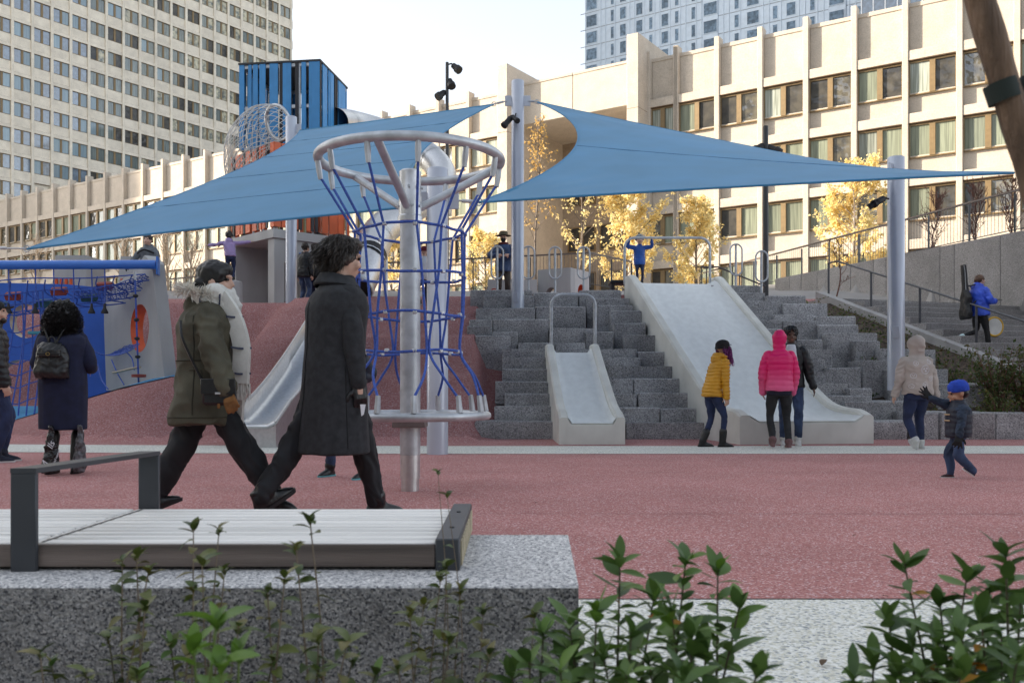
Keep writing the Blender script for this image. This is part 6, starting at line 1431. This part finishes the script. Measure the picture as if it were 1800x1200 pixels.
# ================= 12. man with brimmed hat
J = person('person in a brimmed hat, black face mask and dark blue jacket on the platform', (X(885, 22.6), 22.6, 2.95), 178, H=1.74, vox=.015, hands=((.13, .26, 1.16), (-.16, .26, 1.16)), elbows=((1, -.4, -.4), (-1, -.4, -.4)), headpitch=-8, jacket=dict(m=mat('dark_blue_shell', (.02, .05, .13), .6, var=.15), hem=-.14, w=1.15, fold=.009), pants=(c_brown, 1.2, .006), shoes=(c_brown, .1), sleeve=1.15)
q = MB(); hp = J['hp']; m_hat = mat('olive_felt_hat', (.11, .09, .055), .9, var=.15, scale=15)
b = MB(); b.lathe([(.19, .06), (.19, .068), (.115, .075), (.11, .13), (.085, .175), (.02, .18)], (J['head'][0], J['head'][1] - .01, J['head'][2]), n=20); b.build('brimmed_hat', m_hat, J['root'], world=False)
cap_hair(J, c_blackk, [(0, .055, -.055, .062, (1.05, .95, 1.0))], fold=.002, name='face_mask'); b = MB(); nk = J['neck']; b.tube([tuple(nk + v3((.10 * math.cos(t), .09 * math.sin(t), .0))) for t in np.linspace(0, 6.28, 17)[:-1]], .035, n=8, closed=True); remeshed('scarf', b, .014, mat('dark_red_scarf', (.10, .02, .02), .9), J['root'], smooth=2)
b = MB(); b.box((0, .30, 1.2), (.08, .015, .15), ch=.004); b.build('phone', c_blackl, J['root'], world=False)
# ================= 13. child in grey jacket on the concrete slab
J = person('child in a grey fleece jacket with black trim climbing over the concrete slab', (X(262, 18.9), 18.9, 2.62), 176, hs=1.2, H=1.36, vox=.014, lean=4, elbows=((1, -.3, -.3), (-.6, -.8, 0)), hands=((.36, .16, .74), (-.24, .10, .66)), gloves=c_blackk, headpitch=-14, jacket=dict(m=c_greyf, hem=-.05, w=1.22, fold=.009, hood='down'), pants=(c_djean, 1.1, .005), shoes=(c_blackl, .1), sleeve=1.25)
cap_hair(J, hr_brown, [(0, -.02, .05, .105, (.96, 1.05, .98))], fold=.01, ff=25)
strip(J, [(-.18, .15, 1.0), (0, .225, 1.06), (.18, .15, 1.0)], .035, .012, c_blackk, 'chest_stripe', up=(0, 0, 1))
# ================= 14. girl in lilac
J = person('child in a lilac hooded jacket balancing with both arms stretched out', (X(405, 23.6), 23.6, 3.62), 10, hs=1.3, H=1.26, vox=.014, lean=8, side_lean=-6, hands=((.60, .05, 1.06), (-.56, .08, .93)), elbows=((.2, -.3, -1), (-.2, -.3, -1)), hand_dirs=((v3((1, .1, .3)), v3((0, 0, 1))), (v3((-1, .1, -.1)), v3((0, 0, 1)))), jacket=dict(m=c_lilac, hem=-.03, w=1.12, fold=.007, hood='down'), pants=(c_djean, 1.0, .004), shoes=(c_blackl, .1), sleeve=1.1, eyes=False)
cap_hair(J, hr_brown, [(0, -.02, .05, .105, (.96, 1.05, .98)), (0, -.08, -.01, .06, (1, .8, 1))], fold=.012, ff=25)
b = MB(); bx = thing('concrete_stump', 'concrete stump under the balancing lilac-jacketed child', 'play block', (X(405, 23.6), 23.6, 2.9)); b.lathe([(.32, 2.8), (.30, 3.6), (.27, 3.62)], (X(405, 23.6), 23.6, 0), n=14); b.build('block', m_conc, bx)
# ================= 15/16 two dark jackets by the pavilion
J = person('person in a black jacket and jeans beside the pavilion, nearer to the grey pole', (X(534, 23.3), 23.3, 2.95), -30, H=1.62, vox=.015, lean=6, jacket=dict(m=c_blackp, hem=-.12, w=1.2, fold=.010), pants=(c_jean, 1.1, .006), shoes=(c_blackl, .1), sleeve=1.2, eyes=False)
cap_hair(J, hr_brown, [(0, -.03, .03, .105, (.96, 1.05, 1.1))], fold=.01)
J = person('person with short curly hair in a black hoodie by the blue panel', (X(552, 24.0), 24.0, 2.98), -20, H=1.66, skin='tan', vox=.015, lean=4, jacket=dict(m=c_blackk, hem=-.12, w=1.15, fold=.010, hood='down'), pants=(c_djean, 1.1, .006), shoes=(c_blackl, .1), sleeve=1.2, eyes=False)
cap_hair(J, hr_brown, [(0, -.02, .05, .112, (1, 1.05, .95))], fold=.015, ff=40)
# ================= 17. person between spinner post and sail pole
J = person('person in a white top and navy trousers glimpsed behind the sail pole', (X(748, 19.7), 19.7, 2.45), 40, H=1.45, vox=.016, lean=4, jacket=dict(m=c_white, hem=-.05, w=1.08, fold=.008), pants=(c_djean, 1.05, .005), shoes=(c_blackl, .1, m_sole), sleeve=1.15, feet=((.08, -.05, .0, 0), (-.08, .1, .2, 0)))
beanie(J, mat('dark_red_knit', (.16, .02, .03), .9))
# ================= 18. person hidden behind the walking man
J = person('person in blue jeans almost hidden behind the man in the charcoal coat', (X(612, 8.45), 8.45, 0), 150, H=1.45, vox=.015, feet=((.22, .0, 0, 0), (-.22, .04, 0, 0)), hands=((.12, .10, .9), (-.12, .10, .9)), jacket=dict(m=c_vest, hem=-.05, w=1.0, fold=.006), pants=(c_jean, 1.1, .006), shoes=(c_blackl, .1, mat('teal_sole', (.15, .5, .55), .6)), eyes=False)
cap_hair(J, hr_brown, [(0, -.02, .05, .105, (.96, 1.05, .98))], fold=.01)
# ------------------------------------------------------------------ vegetation
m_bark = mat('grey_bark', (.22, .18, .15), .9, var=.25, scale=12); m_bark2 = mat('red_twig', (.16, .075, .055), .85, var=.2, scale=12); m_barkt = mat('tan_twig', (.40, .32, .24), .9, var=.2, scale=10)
def leaf_mat(name, cols, trans=.3, rough=.5):
    m = bpy.data.materials.new(name); m.use_nodes = True; t = m.node_tree; N = t.nodes; b = N['Principled BSDF']; b.inputs['Roughness'].default_value = rough
    at_ = N.new('ShaderNodeAttribute'); at_.attribute_name = 'tint'; oi = N.new('ShaderNodeObjectInfo'); ad = N.new('ShaderNodeMath'); ad.operation = 'ADD'; lk(t, at_.outputs['Fac'], ad.inputs[0]); lk(t, oi.outputs['Random'], ad.inputs[1]); fr = N.new('ShaderNodeMath'); fr.operation = 'FRACT'; lk(t, ad.outputs[0], fr.inputs[0])
    cr = N.new('ShaderNodeValToRGB'); e = cr.color_ramp.elements; e[0].color = (*cols[0], 1); e[1].color = (*cols[-1], 1)
    for i, c in enumerate(cols[1:-1]): q = e.new((i + 1) / (len(cols) - 1)); q.color = (*c, 1)
    lk(t, fr.outputs[0], cr.inputs[0]); lk(t, cr.outputs[0], b.inputs['Base Color'])
    tr = N.new('ShaderNodeBsdfTranslucent'); lk(t, cr.outputs[0], tr.inputs[0]); ms = N.new('ShaderNodeMixShader'); ms.inputs[0].default_value = trans; lk(t, b.outputs[0], ms.inputs[1]); lk(t, tr.outputs[0], ms.inputs[2]); lk(t, ms.outputs[0], N['Material Output'].inputs[0]); return m
l_yel = leaf_mat('yellow_autumn_leaf', [(.80, .62, .24), (.86, .71, .34), (.88, .78, .44), (.82, .65, .27)], .45)
l_rust = leaf_mat('rusty_autumn_leaf', [(.55, .34, .10), (.66, .46, .17), (.60, .38, .12)], .4)
l_dk = leaf_mat('dark_glossy_leaf', [(.045, .095, .020), (.085, .160, .034), (.140, .235, .055), (.065, .130, .030)], .2, .5)
l_lt = leaf_mat('young_green_leaf', [(.10, .20, .025), (.15, .27, .04)], .35, .42)
l_sm = leaf_mat('olive_small_leaf', [(.040, .065, .014), (.075, .110, .024), (.12, .145, .03), (.14, .12, .025)], .22, .42)
l_bed = leaf_mat('bed_leaf', [(.035, .065, .015), (.06, .10, .02), (.10, .13, .03), (.12, .08, .03)], .3, .5)
def leafcloud(bm_pts, name, m_, parent, size, seed=0, droop=.3):
    """one mesh of many small bent leaves around given points"""
    rg = np.random.default_rng(seed); n = len(bm_pts); P = np.array(bm_pts); a = rg.normal(size=(n, 3)); a[:, 2] -= droop; a /= np.linalg.norm(a, axis=1)[:, None]; b_ = rg.normal(size=(n, 3)); b_ -= a * (a * b_).sum(1)[:, None]; b_ /= np.linalg.norm(b_, axis=1)[:, None]; c_ = np.cross(a, b_)
    s = size * rg.uniform(.6, 1.25, n)[:, None]
    V = np.stack([P, P + a * s * .5 + b_ * s * .3 + c_ * s * .08, P + a * s, P + a * s * .5 - b_ * s * .3 + c_ * s * .08], 1).reshape(-1, 3)
    me = bpy.data.meshes.new(name); F_ = np.arange(n * 4).reshape(-1, 4); T_ = np.concatenate([F_[:, [0, 1, 2]], F_[:, [0, 2, 3]]]); me.from_pydata(V.tolist(), [], T_.tolist())
    at_ = me.attributes.new('tint', 'FLOAT', 'POINT'); at_.data.foreach_set('value', np.repeat(rg.random(n), 4)); me.materials.append(m_)
    o = bpy.data.objects.new(name, me); COL.objects.link(o); o.parent = parent; return o
def tree(label, px, ytop, Y, z0, spread, nleaf, m_leaf, size, bark=None, name='tree', seed=0, base=.25, limbs=26, cat='tree', trunk_r=.07, updr=.5):
    rg = random.Random(seed); p = at(px, ytop, Y); H = p.z - z0; rt = thing(name, label, cat, (p.x, Y, z0)); bark = bark or m_bark
    tp = bez([(0, 0, 0), (rg.uniform(-.1, .1), rg.uniform(-.1, .1), H * .35), (rg.uniform(-.15, .15), rg.uniform(-.15, .15), H * .7), (rg.uniform(-.1, .1), 0, H * .97)], 6)
    b = MB(); b.tube(tp, np.linspace(trunk_r, trunk_r * .15, len(tp)), n=7); pts = []
    for i in range(limbs):
        t = base + (1 - base) * (i + rg.random()) / limbs; q = tp[min(len(tp) - 1, int(t * (len(tp) - 1)))]; a = rg.uniform(0, 2 * math.pi); L = spread * (1.15 - .75 * abs(t - .45) * 1.3) * rg.uniform(.6, 1.1); d = v3((math.cos(a), math.sin(a), updr + .7 * t + rg.uniform(-.1, .3)))
        d /= np.linalg.norm(d); e1 = q + d * L * .55 + v3((0, 0, .02)); e2 = q + d * L + v3((rg.uniform(-.15, .15), rg.uniform(-.15, .15), .12 * L)); bp_ = bez([q, e1, e2], 4); b.tube(bp_, np.linspace(trunk_r * .34 * (1.1 - .6 * t), .006, len(bp_)), n=4, caps=False)
        for j in range(5):
            s = bp_[rg.randint(3, len(bp_) - 1)]; d2 = d + v3((rg.gauss(0, .6), rg.gauss(0, .6), rg.gauss(.2, .4))); d2 /= np.linalg.norm(d2); L2 = L * rg.uniform(.2, .45); e = s + d2 * L2; b.tube([s, (s + e) / 2 + v3((rg.gauss(0, .02), 0, .02)), e], [.010, .008, .004], n=3, caps=False)
            pts += [tuple(s + d2 * L2 * rg.random() + v3((rg.gauss(0, .07), rg.gauss(0, .07), rg.gauss(0, .07)))) for _ in range(max(0, nleaf // (limbs * 5)))]
    b.build('trunk', bark, rt, world=False)
    if pts: leafcloud(pts, 'crown', m_leaf, rt, size, seed)
    return rt
tree('tall sparse tree with rusty leaves right of the tallest pole', 944, 205, 37, 4.0, 1.0, 520, l_rust, .13, seed=1, base=.35, trunk_r=.06, updr=1.2)
tree('dense golden-yellow tree behind the child at the slide head', 1098, 338, 37, 4.1, 1.65, 5600, l_yel, .16, seed=2, limbs=34, base=.12)
tree('golden-yellow tree right of the slide rail', 1226, 362, 37, 4.1, 1.25, 4600, l_yel, .15, seed=3, limbs=32, base=.08)
tree('bright yellow tree behind the wall railing, left of the right sail pole', 1502, 312, 37, 4.7, 1.8, 6800, l_yel, .15, seed=4, limbs=36, base=.08)
tree('grey-limbed tree with thinning yellow leaves behind the platform', 1020, 325, 37, 4.0, 1.7, 800, l_yel, .14, seed=5, trunk_r=.09, limbs=16)
tree('small yellow tree seen between spinner ropes and the hatted man', 852, 415, 37, 4.0, 1.0, 1900, l_yel, .14, seed=6)
tree('small yellow tree seen under the tube slide', 690, 428, 37, 4.0, .9, 1800, l_yel, .14, seed=7)
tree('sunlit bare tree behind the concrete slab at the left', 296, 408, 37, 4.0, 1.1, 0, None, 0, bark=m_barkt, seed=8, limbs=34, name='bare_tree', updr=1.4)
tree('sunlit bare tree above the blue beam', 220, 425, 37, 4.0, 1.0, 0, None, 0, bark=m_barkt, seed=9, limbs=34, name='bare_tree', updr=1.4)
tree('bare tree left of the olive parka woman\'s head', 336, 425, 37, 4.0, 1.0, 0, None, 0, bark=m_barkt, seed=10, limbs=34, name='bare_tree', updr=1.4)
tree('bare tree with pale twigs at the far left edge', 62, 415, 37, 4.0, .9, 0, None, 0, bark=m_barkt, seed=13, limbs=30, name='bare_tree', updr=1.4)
tree('bare reddish shrub behind the wall railing, right of the right pole', 1640, 352, 27, 4.75, .7, 90, l_sm, .06, bark=m_bark2, seed=11, limbs=40, base=.05, name='bare_shrub', trunk_r=.025, cat='shrub', updr=1.8)
tree('bare brown shrub behind the wall railing near the stake', 1716, 335, 25, 4.75, .65, 0, None, 0, bark=m_bark2, seed=12, limbs=44, base=.03, name='bare_shrub', trunk_r=.025, cat='shrub', updr=1.8)
tree('bare brown shrub behind the wall railing at the right edge', 1782, 330, 24, 4.75, .6, 0, None, 0, bark=m_bark2, seed=14, limbs=40, base=.03, name='bare_shrub', trunk_r=.025, cat='shrub', updr=1.8)
tree('thin leafless sapling in front of the granite wall', 1468, 420, 22.8, 3.0, .35, 30, l_rust, .06, bark=m_bark2, seed=15, limbs=10, name='sapling', trunk_r=.022)
# plants of the sloping bed
def bed_plant(label, px, py, Y, h, r, n, m_, size, seed, up=1.2):
    p = at(px, py, Y); z = bed_z(p.x, Y) if p.x < cheekx(Y) else p.z - h; rt = thing('bed_plant', label, 'plant', (p.x, Y, z), group='plants on the sloping bed'); rg = random.Random(seed); b = MB(); pts = []
    for i in range(max(6, n // 28)):
        a = rg.uniform(0, 6.28); d = v3((math.cos(a) * r / h * rg.uniform(.2, 1), math.sin(a) * r / h * rg.uniform(.2, 1), rg.uniform(.6, 1.05))) * h; P = bez([(0, 0, 0), d * .5 + v3((0, 0, .05)), d], 3); b.tube(P, np.linspace(.008, .003, len(P)), n=3, caps=False)
        for k in range(28): t = rg.uniform(.2, 1); q = d * t; pts.append((q[0] + rg.gauss(0, .035), q[1] + rg.gauss(0, .035), q[2] + rg.gauss(0, .03)))
    b.build('stem', m_bark2, rt, world=False); leafcloud(pts, 'foliage', m_, rt, size, seed, droop=-.3)
for i, (lab, px, py, Y, h, r, n, m_, s_) in enumerate([
    ('green shrub at the top of the bed beside the dark light pole', 1378, 500, 21.5, .45, .35, 260, l_bed, .07), ('leafy shrub beside the upper granite blocks, left of the handrail', 1425, 520, 20.8, .5, .4, 320, l_bed, .07), ('low olive plant beside the middle granite blocks', 1470, 545, 19.8, .35, .4, 300, l_bed, .06),
    ('dark low plant left of the right sail pole', 1535, 590, 17.4, .5, .45, 420, l_bed, .06), ('green plant just right of the right sail pole', 1608, 590, 17.2, .5, .35, 380, l_bed, .06), ('brown-green plant below the stair cheek', 1650, 645, 16.8, .35, .5, 380, l_bed, .06),
    ('low grassy plant above the boy\'s hat', 1690, 655, 16.2, .3, .4, 300, l_bed, .05), ('tall willowy green shrub at the right edge in front of the stairs', 1752, 690, 15.7, 1.15, .55, 900, l_bed, .075), ('second willowy shrub cut by the right edge of the frame', 1800, 690, 15.5, 1.2, .5, 800, l_bed, .075), ('drooping olive plant behind the lowest granite blocks', 1755, 715, 15.35, .55, .5, 520, l_sm, .06)]):
    bed_plant(lab, px, py, Y, h, r, n, m_, s_, 40 + i)
pts = []; rg = random.Random(77)
for i in range(5200):
    Y = rg.uniform(15.2, 22.3); x1 = cheekx(Y) - .15; x0 = np.interp(Y, [14.95, 15.6, 17, 18.5, 20, 22.4], [7.7, 7.0, 5.7, 5.1, 4.9, 5.1]); x = rg.uniform(x0, x1)
    if mnoise.noise((x * 1.3, Y * 1.3, 3)) > -.15: pts.append((x, Y, bed_z(x, Y) + rg.uniform(-.02, .12)))
gc_ = bpy.data.objects.new('tmp', None); o = leafcloud(pts, 'ground_cover', l_bed, None, .07, 5, droop=-.6); tag(o, 'low mixed ground cover and dead leaves on the sloping bed', 'ground cover', kind='stuff')
# ---- foreground shrubs: stems with single leaves
def leaf_mesh(name, m_, L, W, fold=.25, curl=.25):
    b = MB(); G = []
    for i in range(6):
        t = i / 5; w_ = W * math.sin(math.pi * min(1, t * .93 + .05)) ** .8; z = -curl * L * t * t; G.append([(-w_ / 2, L * t, z + fold * w_ * .5), (0, L * t, z), (w_ / 2, L * t, z + fold * w_ * .5)])
    b.grid(G); return b.mesh(name, m_, ang=180)
lm_dk = [leaf_mesh('leaf', l_dk, .054, .021), leaf_mesh('leaf', l_dk, .040, .018, .35, .1), leaf_mesh('leaf', l_dk, .060, .020, .2, .4), leaf_mesh('leaf', l_dk, .030, .013, .5, .3), leaf_mesh('leaf', l_dk, .048, .023, .15, -.15)]
lm_lt = [leaf_mesh('leaf', l_lt, .060, .027, .3, .3), leaf_mesh('leaf', l_lt, .045, .022, .4, .15)]
lm_sm = [leaf_mesh('leaf', l_sm, .032, .019, .3, .3), leaf_mesh('leaf', l_sm, .025, .016, .5, .5), leaf_mesh('leaf', l_sm, .037, .020, .2, .6)]
l_or = leaf_mat('orange_old_leaf', [(.38, .13, .01), (.45, .22, .02)], .3); lm_or = leaf_mesh('leaf', l_or, .03, .015)
m_stem = mat('green_brown_stem', (.10, .09, .05), .8); m_stemt = mat('tan_stem', (.22, .17, .12), .85); m_stemg = mat('green_stem', (.14, .20, .05), .6)
def place_leaf(rt, p, d, me, roll, sc):
    d = Vector(d).normalized(); q = d.to_track_quat('Y', 'Z'); o = inst('leaf', me, rt, p); o.rotation_euler = (q.to_matrix() @ Matrix.Rotation(roll, 3, 'Y')).to_euler(); o.scale = (sc, sc, sc)
def shrub(label, tips, meshes, mst, seed, gap=.018, z_end=.30, whorl=True, lean=.05, rr_=.004, sc=(.7, 1.15), name='foreground_shrub', dens=1.0, tipn=5, old=0):
    rg = random.Random(seed); a = [at(*t) for t in tips]; cx = sum(p.x for p in a) / len(a); cy = sum(p.y for p in a) / len(a); rt = thing(name, label, 'shrub', (cx, cy, 0)); n = 0
    for t_, p in zip(tips, a):
        l_ = p - Vector((cx, cy, 0)); root = v3((l_.x * .45 + rg.uniform(-lean, lean), l_.y * .5 + rg.uniform(-.02, .02), 0)); tip = v3(l_); mid = root * .4 + tip * .6 + v3((rg.uniform(-.025, .025), rg.uniform(-.02, .02), -.05)); P = bez([root, mid, tip], 14)
        b = MB(); b.tube(P, np.linspace(rr_, rr_ * .35, len(P)), n=6); b.build('stem', mst, rt, world=False)
        L = np.cumsum([0] + [np.linalg.norm(P[i + 1] - P[i]) for i in range(len(P) - 1)]); s = L[-1]; ang = rg.uniform(0, 6)
        for k in range(tipn):      # rosette at the tip
            aa = ang + k * 2.4; el = rg.uniform(.5, 1.3); d = (math.cos(aa) * math.cos(el), math.sin(aa) * math.cos(el), math.sin(el)); place_leaf(rt, P[-1] + v3((0, 0, -.003 * k)), d, rg.choice(meshes), rg.uniform(-.5, .5), rg.uniform(*sc) * .85); n += 1
        while s > 0:
            s -= gap * rg.uniform(.7, 1.3); 
            if s <= 0: break
            q = np.array([np.interp(s, L, P[:, j]) for j in range(3)])
            if q[2] < z_end: break
            if rg.random() > dens: continue
            ang += 2.4 + rg.uniform(-.3, .3); el = rg.uniform(-.1, .75); d = (math.cos(ang) * math.cos(el), math.sin(ang) * math.cos(el), math.sin(el)); me = rg.choice(meshes)
            if old and rg.random() < old: me = lm_or
            place_leaf(rt, q, d, me, rg.uniform(-.6, .6), rg.uniform(*sc)); n += 1
            if n > 290: break
    return rt
shrub('broad-leaved green shrub in the foreground right of the granite block', [(1090, 985, 1.55), (1048, 1068, 1.45), (1150, 1045, 1.6), (1000, 1095, 1.5), (1110, 1110, 1.4)], lm_dk + [lm_lt[1]], m_stem, 21, gap=.0085, old=.03, sc=(.8, 1.3))
shrub('broad-leaved green shrub in the foreground, middle of the lower edge', [(1205, 985, 1.5), (1262, 1000, 1.6), (1300, 1062, 1.5), (1215, 1110, 1.4), (1180, 1070, 1.45)], lm_dk + [lm_lt[1]], m_stem, 32, gap=.0085, old=.03, sc=(.8, 1.3))
shrub('lower green shrub overlapping the granite block\'s right corner', [(955, 1110, 1.55), (930, 1160, 1.45), (1010, 1140, 1.5), (985, 1175, 1.35), (900, 1185, 1.5)], lm_dk + [lm_lt[1]], m_stem, 22, gap=.008, z_end=.22, old=.05, sc=(.8, 1.25))
shrub('lowest green shrub at the bottom edge right of the granite block', [(1060, 1150, 1.4), (1140, 1160, 1.4), (1240, 1150, 1.4), (1100, 1185, 1.3), (1330, 1178, 1.3), (1200, 1185, 1.3)], lm_dk, m_stem, 33, gap=.008, z_end=.22, old=.05, sc=(.8, 1.25))
shrub('broad-leaved dark green shrub at the bottom right corner, left part', [(1590, 990, 1.6), (1700, 1010, 1.5), (1652, 1055, 1.55), (1562, 1085, 1.5), (1605, 1120, 1.45), (1650, 1120, 1.4)], lm_dk, m_stem, 23, gap=.0085, old=.04, sc=(.8, 1.3))
shrub('broad-leaved dark green shrub at the bottom right corner, right part', [(1768, 970, 1.45), (1725, 1085, 1.4), (1795, 1050, 1.5), (1690, 1110, 1.35), (1760, 1120, 1.4), (1740, 1030, 1.5)], lm_dk, m_stem, 34, gap=.0085, old=.04, sc=(.8, 1.3))
shrub('lower dark green shrub along the bottom right of the frame', [(1535, 1165, 1.5), (1580, 1170, 1.4), (1650, 1160, 1.4), (1500, 1190, 1.4), (1720, 1160, 1.35), (1790, 1150, 1.3), (1620, 1185, 1.3), (1690, 1180, 1.3)], lm_dk, m_stem, 24, gap=.008, z_end=.2, old=.08, sc=(.8, 1.25))
shrub('twiggy small-leaved shrub in front of the granite, left of the parka woman', [(240, 975, 1.72), (215, 985, 1.75), (262, 1000, 1.7), (255, 1065, 1.6), (330, 1150, 1.5), (70, 1145, 1.5), (150, 1180, 1.45)], lm_sm, m_stemt, 25, sc=(.75, 1.15), gap=.014, dens=.75, rr_=.0032, z_end=.22)
shrub('twiggy small-leaved shrub with two thin stems before the bench', [(340, 925, 1.75), (385, 930, 1.72), (355, 985, 1.65), (395, 1000, 1.7), (340, 1030, 1.6), (420, 1100, 1.5)], lm_sm, m_stemt, 26, sc=(.75, 1.15), gap=.020, dens=.65, rr_=.0028, z_end=.24)
shrub('tall arching small-leaved shrub before the bench, right of the parka woman', [(545, 912, 1.7), (520, 960, 1.68), (500, 1015, 1.6), (470, 1040, 1.62), (610, 1125, 1.45), (560, 1120, 1.5)], lm_sm, m_stemt, 27, sc=(.8, 1.25), gap=.017, dens=.7, rr_=.0034, z_end=.24)
shrub('thin twiggy shrub with olive leaves near the bench end cap', [(785, 990, 1.75), (775, 1010, 1.7), (810, 1035, 1.72), (745, 1060, 1.66), (720, 1075, 1.6), (850, 1070, 1.7), (940, 1075, 1.72), (790, 1120, 1.55), (860, 1150, 1.5), (700, 1170, 1.45)], lm_sm, m_stemt, 28, sc=(.7, 1.1), gap=.013, dens=.8, rr_=.0028, z_end=.22)
shrub('two tall dry twigs rising in front of the bench end', [(770, 830, 1.9), (786, 870, 1.9)], [lm_sm[1]], m_stemt, 29, gap=.12, dens=.35, rr_=.002, tipn=3, z_end=.4)
shrub('bright green young sprig in the foreground at the lower left', [(380, 1090, 1.25), (340, 1135, 1.3), (420, 1150, 1.25), (390, 1165, 1.2)], lm_lt, m_stemg, 30, gap=.03, rr_=.005, tipn=6, z_end=.28)
shrub('dim leafy stems along the bottom edge in front of the granite', [(90, 1165, 1.6), (190, 1120, 1.7), (300, 1130, 1.7), (480, 1160, 1.6), (560, 1175, 1.5), (620, 1160, 1.5), (240, 1185, 1.4), (660, 1185, 1.45)], lm_sm + [lm_dk[1]], m_stem, 31, sc=(.7, 1.1), gap=.015, dens=.7, z_end=.2)
tag(MB().grid([[(x, y, .012 + .01 * mnoise.noise((x * 6, y * 6, 0))) for y in np.linspace(.3, 1.93, 14)] for x in np.linspace(-2.2, 2.2, 30)]).build('planter_soil', m_soil), kind='structure')
# a few fallen leaves on the ground
lf = leaf_mesh('fallen_leaf', mat('dry_leaf', (.10, .06, .03), .8), .05, .025)
for px, py, rz_, s_, lab in ((945, 886, .4, .7, 'tiny dark leaf on the red rubber just beyond the granite block'), (1506, 943, 2.0, .6, 'tiny dark leaf on the red rubber in the middle right'), (1340, 1117, 1.0, .45, 'tiny dark leaf on the pale aggregate between the two shrubs'), (1450, 1165, 2.6, .9, 'thin dry leaf on the pale aggregate near the bottom right shrub'), (1560, 1053, .2, .6, 'dry leaf on the seam between red rubber and pale aggregate'), (1245, 806, 1.4, .8, 'small dry leaf on the red rubber below the yellow-jacketed girl')):
    Y = .81 * F / (py - HOR); o = bpy.data.objects.new('fallen_leaf', lf); COL.objects.link(o); o.location = (X(px, Y), Y, .012); o.rotation_euler = (.1, .1, rz_); o.scale = (s_, s_, s_); tag(o, lab, 'leaf', 'fallen leaves on the playground')

bpy.data.scenes.remove(WORK)
